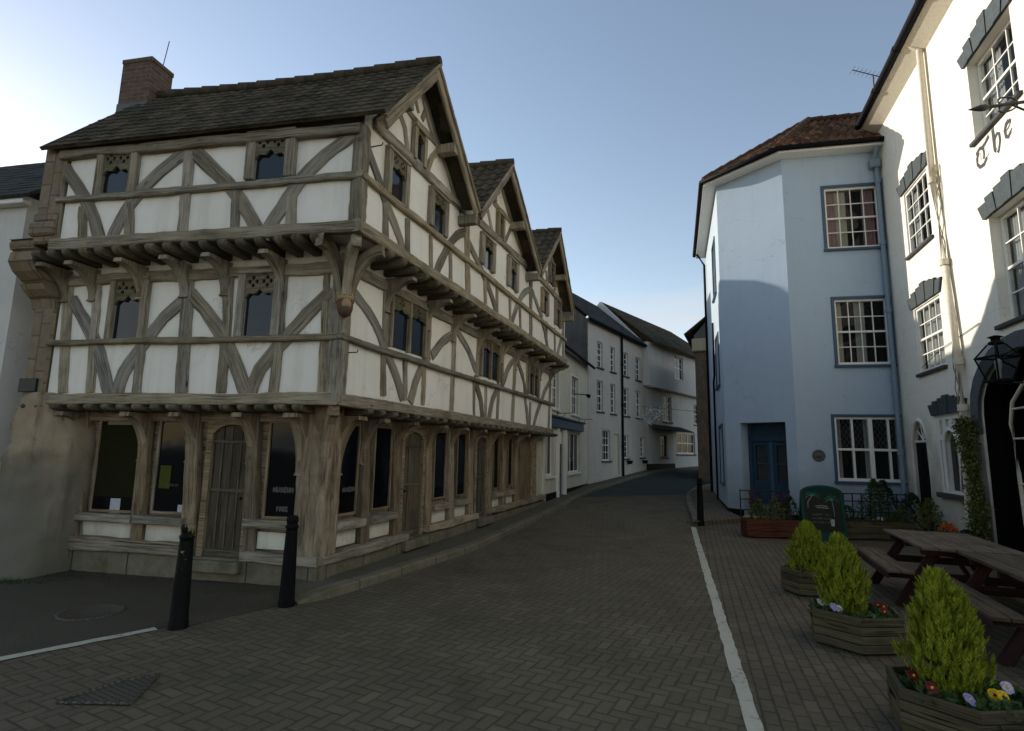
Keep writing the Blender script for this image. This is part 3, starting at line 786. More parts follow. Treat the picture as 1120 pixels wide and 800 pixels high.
# --- joist ends
def joist(lo, up, u, ztop, hgt, w):
    "a joist running out from the lower wall to under the fascia of the floor above"
    mb = MB(); d = up; J = d[0]; f = lo
    prof = [(-.1, 0), (J + .05, 0), (J + .075, -.35 * hgt), (J + .055, -.7 * hgt), (J + .0, -.95 * hgt), (J - .1, -hgt), (-.1, -hgt * 1.0)]
    ww = w / 2 * random.uniform(.85, 1.12); t = random.uniform(-.02, .02)
    n = len(prof)
    L = [[f.pt(u + t + s * ww * k, ztop + z + random.uniform(-.006, .006), o + random.uniform(-.012, .012)) for o, z in prof] for s, k in ((-1, .78), (-1, 1), (1, 1), (1, .78))]
    for a, b in ((0, 1),): pass
    mid = [[f.pt(u + t + s * ww * .8, ztop + (z if z == 0 else z * 1.06) , o + (.02 if o > .1 else 0)) for o, z in prof] for s in (-1, 1)]
    rows = [L[1], mid[0], mid[1], L[2]]
    mb.grid(rows, lambda a, b: (b * .1, a * .06), True)
    mb.face(list(reversed(rows[0]))); mb.face(rows[-1])
    if f.hand > 0:
        for k in range(len(mb.f)): mb.f[k].reverse(); mb.uv[k] = list(reversed(mb.uv[k]))
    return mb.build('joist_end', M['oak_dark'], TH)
u = .14
while u < LF - .05: joist(F1, (.434,), u, 4.312, .105, .115); u += .262
u = .3
while u < LS + .05: joist(S1, (.434,), u, 4.312, .105, .115); u += .335
u = .14
while u < LF - .05: joist(GF, (.398,), u, 2.262, .085, .125); u += .262
u = .3
while u < LS + .05: joist(GS, (.398,), u, 2.262, .085, .125); u += .335

# --- curved brackets carrying the jetties
def bracket(face, u, zt, reach, drop, w, mat, name='bracket', thick=.09, capz=0):
    mb = MB(); n = 10; outer = []; 
    curve = []
    for i in range(n + 1):
        a = math.pi / 2 * i / n
        curve.append((reach - reach * .93 * math.sin(a), zt - .05 - (drop - .05) * (1 - math.cos(a)) ** .9))
    # curve runs from the tip under the joist down to the post
    prof = [(-.02, zt), (reach + .03, zt), (reach + .04, zt - .055)] + curve[0:] + [(.06, zt - drop - .04), (-.02, zt - drop - .04)]
    hw = w / 2
    fr = [[face.pt(u + s * hw, z, o) for o, z in prof] for s in (-1, 1)]
    cen = [face.pt(u + s * hw * .55, z, o + (.018 if 2 < i < len(prof) - 2 else .01)) for s in (-1, 1) for i, (o, z) in enumerate(prof)]
    m = len(prof); c0, c1 = cen[:m], cen[m:]
    rows = [fr[0], c0, c1, fr[1]]
    mb.grid(rows, lambda a, b: (b * .09, a * w / 3), False, False)
    for r, rev in ((fr[0], True), (fr[1], False)):
        tr = tessellate_polygon([[Vector((o, z, 0)) for o, z in prof]])
        for t in tr:
            q = [r[i] for i in t]; uvq = [(prof[i][1], prof[i][0]) for i in t]
            mb.face(q, uvq); 
    bmx = mb.build(name, mat, TH)
    bm = bmesh.new(); bm.from_mesh(bmx.data); bmesh.ops.remove_doubles(bm, verts=bm.verts[:], dist=.0005); bmesh.ops.recalc_face_normals(bm, faces=bm.faces[:]); bm.to_mesh(bmx.data); bm.free()
    return bmx
# second floor jetty, carried from first floor posts
for x in (76, 106, 158, 205, 249, 309): bracket(F1, F1.px(x, 300)[0], 4.17, .40, .42, .13, M['oak'])
S1posts = [423, 466, 495, 523, 548, 563, 577, 590, 601]
for x, y in zip(S1posts, (318, 345, 352, 372, 383, 392, 398, 403, 405)): bracket(S1, S1.px(x, y)[0], 4.17, .42, .45, .12, M['oak'])
# ground floor posts with arched brackets
GFp = [(92, 470, 86, 586, .20), (161, 470, 153, 588, .17), (213, 470, 208, 600, .20), (279, 470, 275, 603, .17)]
GSp = [(397, 470, 396, 600, .19), (431, 475, 431, 590, .22), (466, 480, 466, 580, .20), (490.5, 484, 490.5, 572, .22), (512, 486, 512, 566, .22), (533.5, 487, 533.5, 560, .22), (549, 487, 549, 556, .22), (563, 487, 563, 551, .24), (580, 487, 580, 547, .2)]
for x0, y0, x1, y1, w in GFp:
    a = GF.px(x0, y0)[0]; b = GF.px(x1, y1)[0]
    timber(GF, [(a, 2.2), ((a + b) / 2, 1.1), (b, .2)], w, -.03, .07, 'post', M['oak_low'], TH)
    bracket(GF, a, 2.16, .37, .62, .15, M['oak_low'])
for x0, y0, x1, y1, w in GSp:
    a = GS.px(x0, y0)[0]; b = GS.px(x1, y1)[0]
    timber(GS, [(a, 2.2), ((a + b) / 2, 1.1), (b, .2)], w, -.03, .07, 'post', M['oak_low'], TH)
    bracket(GS, a, 2.16, .37, .62, .15, M['oak_low'])
# --- the big moulded corner post
def corner_post(z0, z1, half, name, mat, C, o=.07, seg=14, taper=1.0):
    mb = MB(); prof = [(-.02, half), (o * .4, half), (o * .55, half * .72), (o, half * .66), (o, half * .3), (o * 1.3, half * .22)]
    rows = []
    for i in range(seg + 1):
        f = i / seg; z = z0 + (z1 - z0) * f; k = 1 + (taper - 1) * f
        row = []
        for oo, uu in prof:
            row.append(Vector((C.x, C.y)) + (_df * uu + _nf * oo) * k + _ns * 0)
        cc = Vector((C.x, C.y)) + (_nf + _ns) * o * 1.1 * k
        row.append(cc)
        for oo, uu in reversed(prof): row.append(Vector((C.x, C.y)) + (_ds * uu + _ns * oo) * k)
        rows.append([Vector((p.x + random.uniform(-.006, .006), p.y + random.uniform(-.006, .006), z)) for p in row])
    mb.grid(rows, lambda a, b: ((z1 - z0) * a / seg, b * .05), False)
    mb.face(list(reversed(rows[0]))); mb.face(rows[-1])
    for k in range(len(mb.f)): mb.f[k].reverse(); mb.uv[k] = list(reversed(mb.uv[k]))
    return mb.build(name, mat, TH)
corner_post(.28, 2.28, .33, 'corner_post', M['oak_low'], C0, .12)
corner_post(2.3, 3.62, .17, 'corner_post', M['oak'], C1, .05)
corner_post(3.55, 4.2, .14, 'corner_post', M['oak'], C1, .06)
corner_post(4.35, 5.68, .125, 'corner_post', M['oak'], C2, .045)
# brackets fanning out of the corner
def fan(C, z0, z1, reach, mat, dirs):
    for d in dirs:
        d = Vector((d.x, d.y)).normalized(); ang = math.degrees(math.atan2(d.y, d.x))
        f = Face((C.x, C.y), ang - 0); 
        mb = MB(); n = 9; pts = []
        for i in range(n + 1):
            a = math.pi / 2 * i / n; pts.append((.06 + reach * (1 - math.cos(a)), z0 + (z1 - z0) * math.sin(a)))
        timber(Face((C.x, C.y), ang), pts, .11, -.06, .06, 'bracket', mat, TH, .15)
fan(C1 + (_nf + _ns) * .05, 3.55, 4.22, .42, M['oak'], [_nf + _ns, _nf * 1.0 + _df * .25, _ns * 1.0 + _ds * .25])
fan(C0 + (_nf + _ns) * .05, 1.62, 2.2, .36, M['oak_low'], [_nf + _ns])
bracket(GF, .27, 2.16, .36, .75, .2, M['oak_low']); bracket(GS, .27, 2.16, .36, .75, .2, M['oak_low'])
# carved king's head on the first floor corner
hc = C1 + (_nf + _ns) * .11; hz = 3.5
hd = (_nf + _ns).normalized(); hr = Vector((-hd.y, hd.x))
def local(mbx, scale=(1, 1, 1)):
    m = Matrix(((hr.x, hd.x, 0, hc.x), (hr.y, hd.y, 0, hc.y), (0, 0, 1, hz), (0, 0, 0, 1))); mbx.xf(m)
mb = MB(); mb.lathe([(.02, -.16), (.07, -.13), (.098, -.05), (.10, .03), (.085, .09), (.05, .12)], 14); mb.xf(Matrix.Diagonal((1, .9, 1, 1))); local(mb)
hd_o = mb.build('carved_head', M['head'], TH)
mb = MB()
rows = []
for i in range(9):
    v = -1 + 2 * i / 8
    rows.append([(.062 * math.sqrt(max(0, 1 - v * v * .9)) * math.sin(a), .055 + .05 * math.sqrt(max(0, 1 - v * v * .7)) * math.cos(a) + (.018 * math.exp(-(a * 5) ** 2 - ((v + .05) * 3) ** 2)) - (.012 * math.exp(-((abs(a) - .5) * 6) ** 2 - ((v - .3) * 5) ** 2)), .075 * v) for a in [-1.3 + 2.6 * k / 12 for k in range(13)]])
mb.grid(rows); mb.xf(Matrix.Translation((0, .0, 0))); local(mb); mb.build('face', M['headface'], hd_o)
mb = MB(); mb.lathe([(.09, .06), (.1, .075), (.1, .1), (.085, .105)], 14)
for k in range(8):
    a = 2 * math.pi * k / 8; mb.box((-.012, .075, .1), (.012, .1, .145), Matrix.Rotation(a, 4, 'Z'), .004)
local(mb); mb.build('crown', M['headface'], hd_o)
mb = MB(); mb.lathe([(.01, -.15), (.05, -.12), (.06, -.06), (.05, -.035)], 10); mb.xf(Matrix.Translation((0, .055, 0))); local(mb); mb.build('beard', M['brownpaint'], hd_o)

# --- studs and braces (centre lines measured on the wall planes)
W = .155
for a, b, w in (((209, 157), (199, 263), .16), ((71, 172), (60, 268), .15), ((91.5, 226), (91, 267), .14), ((143, 222), (141, 264), .14), ((259.5, 203), (257, 256), .14), ((321, 196), (317.5, 253), .15)):
    tpx(F2, [a, b], w, .03, 'stud', TH)
for pts in ([(76, 190), (91, 214), (103, 240), (110, 267)], [(203, 167), (177, 187), (152, 213), (133, 240), (121, 266)], [(215, 168), (239, 191), (259, 213), (275, 238), (284, 257)], [(384, 150), (356, 170), (331, 195), (309, 227), (291, 256)]):
    tpx(F2, pts, .19, .027, 'brace', TH)
for a, b, w in (((76, 302), (69, 430), .17), ((109, 302), (103, 372), .12), ((103, 374), (99, 430), .13), ((160, 300), (156, 372), .13), ((157, 372), (149.5, 430), .14), ((207, 296), (199, 430), .19), ((251, 294), (248, 370), .14), ((247, 370), (243, 430), .15), ((312, 292), (307, 368), .12), ((306, 368), (300, 430), .15), ((358, 290), (352, 430), .10)):
    tpx(F1, [a, b], w, .03, 'stud', TH)
for pts in ([(83, 334), (97, 360), (109, 388), (120, 430)], [(199, 331), (180, 348), (158, 377), (136, 408), (129, 430)], [(214, 327), (230, 347), (252, 385), (270, 430)], [(357, 324), (336, 344), (313, 370), (285, 404), (275, 430)]):
    tpx(F1, pts, .19, .027, 'brace', TH)
# right hand side, second floor
for a, b, w in (((421, 226), (421, 264), .13), ((445, 240), (445, 280), .12), ((470.5, 258), (471, 298), .09), ((491.5, 274), (492, 308), .09), ((509.5, 236), (511, 320), .18), ((529.5, 300), (530.5, 333), .12), ((543, 311), (543, 343), .10), ((557, 322), (557.5, 353), .10), ((568, 332), (568.5, 360), .10), ((580, 305), (580, 370), .20), ((597, 352), (597.5, 383), .11), ((606, 359), (606.5, 390), .11), ((615.5, 338), (615.5, 398), .14)):
    tpx(S2, [a, b], w, .03, 'stud', TH)
for pts in ([(399, 158), (407, 178), (416, 203), (420, 216)], [(424, 228), (431, 245), (437, 262), (440, 277)], [(509, 254), (499, 258), (490, 270), (479, 292), (477, 299)], [(512, 266), (519, 280), (525, 293)], [(528, 301), (535, 318), (542, 340)], [(579, 317), (572, 322), (565, 335), (559, 354)], [(583, 322), (588, 336), (592, 346)], [(591, 348), (595, 361), (598, 379)], [(615, 366), (612, 377), (609, 390)]):
    tpx(S2, pts, .16, .027, 'brace', TH)
# gables
for pts, w in (([(435, 120), (442, 140), (445.5, 172)], .1), ([(453, 104), (457.5, 124)], .08), ([(467, 116), (461, 131)], .08), ([(466, 190), (472, 173), (482, 164)], .12), ([(440, 114), (455, 133), (482, 163)], .11),
               ([(533, 230), (538, 256)], .12), ([(539, 221), (557, 242)], .12), ([(541, 214), (543, 228)], .09), ([(550, 270), (558, 250)], .12), ([(597, 296), (598, 308)], .13), ([(599.5, 288), (609, 303)], .14), ([(605, 320), (610, 306)], .13)):
    tpx(S2, pts, w, .025, 'gable_stud', TH)
for pts in ([(461, 96), (473, 145), (488, 182), (499, 221)], [(549, 207), (558, 239), (567, 266), (576, 290)], [(602, 281), (610, 303), (617, 334)], [(455, 100), (430, 118), (411, 137)], [(545, 208), (532, 222), (523, 238)]):
    tpx(S2, pts, .16, .035, 'rafter', TH)
# right hand side, first floor
for a, b, w in (((421.5, 312), (420.5, 388), .12), ((418.6, 384), (418.4, 433), .12), ((442.5, 392), (442, 438), .10), ((463.7, 402), (461.5, 443), .12), ((470, 340), (467, 398), .12), ((497.5, 345), (493, 452), .15), ((523.5, 362), (521, 412), .13), ((518, 418), (518, 455), .09), ((531, 422), (530.5, 458), .09), ((545, 425), (543, 462), .11), ((549.5, 378), (548, 425), .13), ((563.5, 385), (559.5, 464), .17), ((576, 395), (575.5, 430), .12), ((579.5, 440), (578.5, 470), .10), ((590, 400), (588.5, 436), .14), ((601.8, 405), (599.5, 474), .17)):
    tpx(S1, [a, b], w, .03, 'stud', TH)
for pts in ([(383, 316), (397, 334), (410, 355), (418, 375)], [(419, 383), (430, 405), (439, 433)], [(496, 365), (484, 373), (473, 388)], [(466, 394), (457, 410), (449, 437)], [(502, 366), (512, 384), (519, 403)], [(519, 418), (525, 437), (527, 456)], [(564, 392), (556, 402), (550, 418)], [(544, 424), (538, 438), (534, 458)], [(567, 399), (572, 415), (574, 432)], [(574, 437), (576, 453), (577, 467)], [(601, 418), (596, 427), (592, 438)], [(590, 443), (585, 458), (583, 469)]):
    tpx(S1, pts, .165, .027, 'brace', TH)

# --- traceried windows
def quatre(cx, cz, r, n=5):
    "four small lobed piercings"
    hs = []
    for k in range(4):
        a = math.pi / 2 * k + (0 if True else .78); x, z = cx + r * .52 * math.cos(a), cz + r * .52 * math.sin(a)
        hs.append([(x + r * .27 * math.cos(2 * math.pi * i / 8), z + r * .30 * math.sin(2 * math.pi * i / 8)) for i in range(8)])
    return hs
def tracery_window(face, u0, u1, z0, z1, zt, lights=1, fw=.09, glassmat=None, label=None):
    "u0..u1,z0..z1 opening with frame outside; zt = top of the tracery panel"
    if u1 < u0: u0, u1 = u1, u0
    mb = MB(); o0, o1 = -.02, .075
    for a, b in ((u0 - fw, u0), (u1, u1 + fw)): face.rect(mb, a, b, z0 - .02, zt, o0, o1, .012)
    face.rect(mb, u0 - fw, u1 + fw, zt, zt + .05, o0, o1 + .01, .01)
    n = lights; mull = .05 if n > 1 else 0; lw = (u1 - u0 - mull * (n - 1)) / n
    fr = None
    for i in range(1, n):
        m = u0 + i * lw + (i - .5) * mull; face.rect(mb, m - mull / 2, m + mull / 2, z0 - .02, zt, o0, o1 + .004, .01)
    fr = mb.build('window', M['oak'], TH)
    for i in range(n):
        a = u0 + i * (lw + mull); b = a + lw; zc = z1
        tm = MB(); hz_ = zt - z1
        arch = [(a, zt - .001), (a, z1 - .03), (a + lw * .12, z1 + hz_ * .10), (a + lw * .33, z1 + hz_ * .06), (a + lw * .5, z1 + hz_ * .30), (a + lw * .67, z1 + hz_ * .06), (a + lw * .88, z1 + hz_ * .10), (b, z1 - .03), (b, zt - .001)]
        q = []
        k = 2 if lights == 1 else 1
        for j in range(k):
            cx = a + lw * (j + .5) / k if k > 1 else a + lw * .5
            q += quatre(cx, z1 + hz_ * .64, min(lw / k * .5, hz_ * .34))
        face.poly(tm, arch, q, .02, .055, False)
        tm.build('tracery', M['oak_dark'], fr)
    gm = MB(); face.sheet(gm, u0, u1, z0, zt, .012); gm.build('pane', glassmat or M['glass_old'], fr)
    sm = MB(); 
    return fr
def twin(face, xl, xr, yt, yb, ytt, lights=1, fw=.09):
    "xl/xr opening left/right; yt,yb = (left,right) heights of its top and bottom; ytt = top of the panel above"
    u0, zb0 = face.px(xl, yb[0]); u1, zb1 = face.px(xr, yb[1]); z1 = (face.px(xl, yt[0])[1] + face.px(xr, yt[1])[1]) / 2
    zb = (zb0 + zb1) / 2; zt = face.px((xl + xr) / 2, ytt)[1]
    return tracery_window(face, u0, u1, zb, z1, zt, lights, fw)
twin(F2, 113, 142, (192, 189), (215, 211), 168, 1, .12); twin(F2, 280, 312.5, (175, 171), (197, 194), 149, 1, .14)
twin(F1, 124, 153, (333, 331), (371, 370), 308, 1, .1); twin(F1, 267, 298, (326, 323), (368, 367), 301, 1, .12)
twin(S2, 423.5, 438.5, (183, 194), (214, 224), 171, 1, .11); twin(S2, 470.7, 482.7, (223, 231), (248, 257), 214, 1, .12)
twin(S2, 527, 535.7, (270, 276), (289, 297), 262, 1, .15); twin(S2, 556, 562, (294, 300), (313, 318), 285.5, 1, .15)
twin(S2, 592.5, 596.5, (324, 328), (341, 345), 319, 1, .14); twin(S2, 607, 611, (338, 342), (355, 358), 331, 1, .13)
twin(S1, 425, 461, (339, 354), (379, 390), 330, 2, .05); twin(S1, 525, 543, (381, 389), (411, 417), 374, 2, .08); twin(S1, 577, 586.5, (408, 414), (430, 434), 401, 2, .1)
for xl, xr, yt, yb, n in ((451, 459, (151, 152), (174, 183), 0), (543, 547, (241, 243), (258, 263), 0), (600, 603.5, (294, 296), (309, 313), 0)):
    u0, z0 = S2.px(xl, yb[0]); u1, z0b = S2.px(xr, yb[1]); z1 = S2.px((xl + xr) / 2, yt[0])[1]; z0 = (z0 + z0b) / 2 + .03
    mb = MB(); f_ = .07
    S2.rect(mb, u0 - f_, u0, z0 - .05, z1 + .1, -.02, .09, .01); S2.rect(mb, u1, u1 + f_, z0 - .05, z1 + .1, -.02, .09, .01); S2.rect(mb, u0 - f_, u1 + f_, z1 + .1, z1 + .2, -.02, .1, .01)
    w_ = mb.build('window', M['oak'], TH)
    mb = MB(); S2.poly(mb, [(u0, z1 + .1), (u0, z1 - .03), ((u0 + u1) / 2, z1 + .06), (u1, z1 - .03), (u1, z1 + .1)], [], .01, .06); mb.build('tracery', M['oak_dark'], w_)
    mb = MB(); S2.sheet(mb, u0, u1, z0 - .03, z1 + .1, .012); mb.build('pane', M['glass_old'], w_)

# --- ground floor shop openings
def text_mesh(body, size, mat, name, parent, face, uc, zc, o, ext=.001, squash=1.0, align='CENTER', shear=0):
    cu = bpy.data.curves.new('t', 'FONT'); cu.body = body; cu.size = size; cu.extrude = ext; cu.align_x = align; cu.align_y = 'CENTER'; cu.resolution_u = 2; cu.shear = shear
    ob = bpy.data.objects.new('t', cu); col.objects.link(ob)
    dg = bpy.context.evaluated_depsgraph_get(); me = bpy.data.meshes.new_from_object(ob.evaluated_get(dg)); bpy.data.objects.remove(ob); bpy.data.curves.remove(cu)
    off = root_of(parent).location if parent else Vector()
    sg = -face.hand
    ux = face.d * (1 if Vector((0, 0, 1)).cross(face.n).dot(face.d) > 0 else -1)
    for v in me.vertices:
        p = face.pt(uc, zc, o) + ux * v.co.x * squash + Vector((0, 0, v.co.y)) + face.n * v.co.z; v.co = p - off
    me.materials.clear(); me.materials.append(mat); me.name = name
    ob = bpy.data.objects.new(name, me); col.objects.link(ob)
    if parent: ob.parent = parent
    return ob
SERIF = {  # stroke capitals: (points, thick?) in a 0..1 box
 'M': [([(.08, 0), (.08, 1)], 0), ([(.08, 1), (.5, .12)], 1), ([(.5, .12), (.92, 1)], 0), ([(.92, 1), (.92, 0)], 1), ([(0, 0), (.2, 0)], 0), ([(.8, 0), (1.04, 0)], 0), ([(0, 1), (.12, 1)], 0), ([(.88, 1), (1.02, 1)], 0)],
 'U': [([(.12, 1), (.12, .3), (.25, .05), (.5, 0), (.72, .06), (.85, .3), (.85, 1)], 1), ([(0, 1), (.26, 1)], 0), ([(.74, 1), (.98, 1)], 0)],
 'S': [([(.85, .85), (.6, 1), (.3, .95), (.15, .75), (.35, .55), (.65, .45), (.85, .25), (.65, .03), (.35, 0), (.12, .15)], 1)],
 'E': [([(.18, 0), (.18, 1)], 1), ([(.05, 1), (.85, 1), (.85, .86)], 0), ([(.18, .5), (.65, .5)], 0), ([(.05, 0), (.88, 0), (.88, .16)], 0)],
 'F': [([(.18, 0), (.18, 1)], 1), ([(.05, 1), (.85, 1), (.85, .86)], 0), ([(.18, .5), (.65, .5)], 0), ([(.02, 0), (.36, 0)], 0)],
 'R': [([(.18, 0), (.18, 1)], 1), ([(.05, 1), (.55, 1), (.8, .85), (.78, .62), (.5, .5), (.18, .5)], 0), ([(.45, .5), (.95, 0)], 1), ([(.02, 0), (.36, 0)], 0)]}
def serif(word, face, uc, zc, h, parent, name, mat, o, sp=1.15):
    ux = 1 if Vector((0, 0, 1)).cross(face.n).dot(face.d) > 0 else -1
    w = h * .82; tot = len(word) * w * sp; mb = MB()
    for i, ch in enumerate(word):
        x0 = -tot / 2 + i * w * sp
        for pts, th in SERIF[ch]:
            timber(face, [(uc + ux * (x0 + p[0] * w), zc - h / 2 + p[1] * h) for p in pts], h * (.14 if th else .06), o - .001, o + .002, name, mat, parent, jit=0, mb=mb)
    return mb.build(name, mat, parent)
ops = []
def shop_window(face, quad, mat='shopglass', lab=None):
    (xl, xr, yt, ybl, ybr) = quad
    u0, za = face.px(xl, ybl); u1, zb = face.px(xr, ybr); z1 = 2.08; z0 = (za + zb) / 2
    if u1 < u0: u0, u1 = u1, u0
    mb = MB(); f_ = .035
    face.rect(mb, u0, u0 + f_, z0, z1, -.05, .03, .006); face.rect(mb, u1 - f_, u1, z0, z1, -.05, .03, .006)
    face.rect(mb, u0 + f_, u1 - f_, z0, z0 + f_, -.05, .03, .006); face.rect(mb, u0 + f_, u1 - f_, z1 - f_, z1, -.05, .03, .006)
    w_ = mb.build('window', M['oak_low'], TH)
    mb = MB(); face.sheet(mb, u0 + f_, u1 - f_, z0 + f_, z1 - f_, .004); p_ = mb.build('pane', M[mat], w_)
    return w_, u0, u1, z0, z1
w1, a1, b1, zz0, zz1 = shop_window(GF, (98, 147, 463, 560, 561))
mb = MB(); GF.sheet(mb, a1 + .05, b1 - .05, 1.0, 2.0, .008)
mb.build('display', M['goldleaf'], w1)
mb = MB(); GF.sheet(mb, *sorted((GF.px(122, 545)[0], GF.px(133, 545)[0])), .78, .98, .012); mb.build('notice', M['paper'], w1)
w2, a2, b2, _, _ = shop_window(GF, (165, 206, 463, 562, 563))
mb = MB(); GF.sheet(mb, *sorted((GF.px(176, 515)[0], GF.px(188, 515)[0])), 1.14, 1.45, .012); mb.build('notice', M['paper_y'], w2)
mb = MB(); GF.sheet(mb, *sorted((GF.px(196, 545)[0], GF.px(205, 545)[0])), .8, .93, .012); mb.build('notice', M['paper'], w2)
w3, a3, b3, _, _ = shop_window(GF, (287, 331, 463, 568, 569))
uc = (GF.px(291, 536)[0] + GF.px(331, 536)[0]) / 2
serif('MUSEUM', GF, uc, GF.px(310, 536)[1], .052, w3, 'lettering', M['letter'], .012)
serif('FREE', GF, uc, GF.px(310, 557)[1], .045, w3, 'lettering', M['letter'], .012)
text_mesh('ADMISSION', .04, M['letter'], 'lettering', w3, GF, uc, GF.px(310, 566)[1], .012)
g1, c1_, d1_, _, _ = shop_window(GS, (366, 388, 463, 566, 562))
serif('MUSEUM', GS, (c1_ + d1_) / 2 + .03, GS.px(375, 536)[1], .05, g1, 'lettering', M['letter'], .012)
text_mesh('MUSEUM', .05, M['letter'], 'lettering', w2, GF, (a2 + b2) / 2, GF.px(190, 531)[1], .012)
GSq = [(404.5, 424.6, 463, 559, 556), (472, 485.5, 0, 548, 544), (497.5, 507.5, 0, 544.5, 541), (538, 544, 0, 536, 534.5), (554, 559, 0, 533, 531)]
sidew = [(c1_, d1_)]
for q in GSq: w_, c_, d_, _, _ = shop_window(GS, q); sidew.append((c_, d_))
# sills, white risers, plinths
def sill_run(face, u0, u1, z, name='sill'):
    if u1 < u0: u0, u1 = u1, u0
    timber(face, [(u0, z), (u1, z)], .11, -.03, .13, name, M['oak'], TH, jit=.004)
def riser(face, u0, u1, z0, z1):
    if u1 < u0: u0, u1 = u1, u0
    mb = MB(); face.rect(mb, u0, u1, z0, z1, -.05, .02, .006); mb.build('riser_panel', M['riser'], TH)
zs = GF.px(120, 562)[1] - .05
sill_run(GF, GF.px(81, 562)[0], GF.px(151, 562)[0], zs); sill_run(GF, GF.px(153, 564)[0], GF.px(207, 564)[0], zs); sill_run(GF, GF.px(272, 571)[0], GF.px(334, 571)[0], GF.px(310, 571)[1] - .03)
riser(GF, GF.px(88, 580)[0], GF.px(144, 580)[0], .42, zs - .05); riser(GF, GF.px(160, 582)[0], GF.px(200, 582)[0], .42, zs - .05); riser(GF, GF.px(282, 590)[0], GF.px(331, 590)[0], .42, zs - .08)
beam(GF, GF.px(213, 600)[0], LF + .1, .36, .13, .17, 'plinth_beam', M['oak']); beam(GF, -.1, GF.px(272, 600)[0], .33, .12, .17, 'plinth_beam', M['oak'])
timber(GF, [(GF.px(211, 590)[0], .435), (LF, .435)], .04, -.02, .15, 'rope_moulding', M['oak_low'], TH, jit=.012)
beam(GS, -.1, GS.px(437, 590)[0], .33, .12, .17, 'plinth_beam', M['oak']); beam(GS, GS.px(461, 580)[0], GS.px(516, 580)[0], .36, .12, .16, 'plinth_beam', M['oak']); beam(GS, GS.px(530, 560)[0], LS, .38, .12, .16, 'plinth_beam', M['oak'])
for (a, b) in sidew: sill_run(GS, a - .1, b + .1, GS.px(*((390, 566)))[1] * 0 + .70)
for (a, b) in sidew: riser(GS, a - .02, b + .02, .42, .64)
mb = MB(); GF.rect(mb, -.15, LF + .2, -.05, .29, -.1, .11, .02); GS.rect(mb, -.14, LS + .1, -.05, .28, -.1, .11, .02)
mb.build('plinth', M['kerb'], TH)
# doors: arched heads carved in solid frames, boarded leaves
def arched(u0, u1, z0, zs_, rise, n=8):
    m = (u0 + u1) / 2; h = (u1 - u0) / 2
    L = [(u0, z0), (u0, zs_)]
    for i in range(1, n):
        f = i / n; x = u0 + (u1 - u0) * f; t = abs(f - .5) * 2
        L.append((x, zs_ + rise * (1 - t ** 2.1) ** .8))
    return L + [(u1, zs_), (u1, z0)]
def oak_door(face, xl, xr, z0, ztop, yref, label=None, boards=4):
    u0 = face.px(xl, yref)[0]; u1 = face.px(xr, yref)[0]
    if u1 < u0: u0, u1 = u1, u0
    mb = MB(); f_ = .09
    inner = arched(u0, u1, z0 + .04, ztop - .17, .13)
    face.poly(mb, [(u0 - f_, z0), (u0 - f_, ztop), (u1 + f_, ztop), (u1 + f_, z0)], [inner], -.03, .05)
    fr = mb.build('door_frame', M['oak_low'], TH)
    mb = MB(); bw = (u1 - u0) / boards
    for i in range(boards): face.rect(mb, u0 + i * bw + .006, u0 + (i + 1) * bw - .006, z0 + .12, ztop - .06, -.03, .0 + random.uniform(-.004, .004), .006)
    d_ = mb.build('door', M['door_oak'], TH)
    mb = MB()
    for i in range(1, boards): face.rect(mb, u0 + i * bw - .013, u0 + i * bw + .013, z0 + .14, ztop - .25, 0, .018, .005)
    face.rect(mb, u0, u1, ztop - .29, ztop - .25, 0, .022, .006); face.rect(mb, u0, u1, 1.12, 1.17, 0, .021, .006); face.rect(mb, u0 + .0, u1, z0 + .05, z0 + .16, -.03, .02, .008)
    mb.build('door_moulding', M['door_oak'], d_)
    mb = MB(); face.rect(mb, u0 - .1, u1 + .1, z0 - .12, z0 + .03, -.05, .22, .02); mb.build('doorstep', M['kerb'], TH)
    mb = MB(); c = face.pt(u0 + .08, 1.05, .05); mb.tube([c - face.n * .04, c], .02, 10); mb.build('handle', M['iron'], d_)
oak_door(GF, 229.5, 270, .24, 2.06, 540); oak_door(GS, 438.5, 459, .25, 2.06, 530, boards=3); oak_door(GS, 519, 530, .26, 2.06, 520, boards=3)
# boarded last bay on the side
mb = MB(); u0, u1 = GS.px(567, 520)[0], GS.px(579, 520)[0]; n = 5
for i in range(n): GS.rect(mb, u0 + (u1 - u0) * i / n + .005, u0 + (u1 - u0) * (i + 1) / n - .005, .3, 2.05, -.05, .03, .006)
mb.build('boarding', M['oak_low'], TH)
mb = MB(); GS.rect(mb, LS + .0, LS + .3, -.1, 2.3, -.6, .06, .02); mb.build('end_pier', M['cream'], TH)
# iron hooks / nails on the timbers
for f_, x, y in ((S1, 379, 386), (S2, 406, 161), (S2, 471, 130)):
    u_, z_ = f_.px(x, y); mb = MB(); a = f_.pt(u_, z_, 0); mb.tube([a, a + f_.n * .16, a + f_.n * .17 + Vector((0, 0, .03))], .008, 6); mb.build('iron_hook', M['iron'], TH)

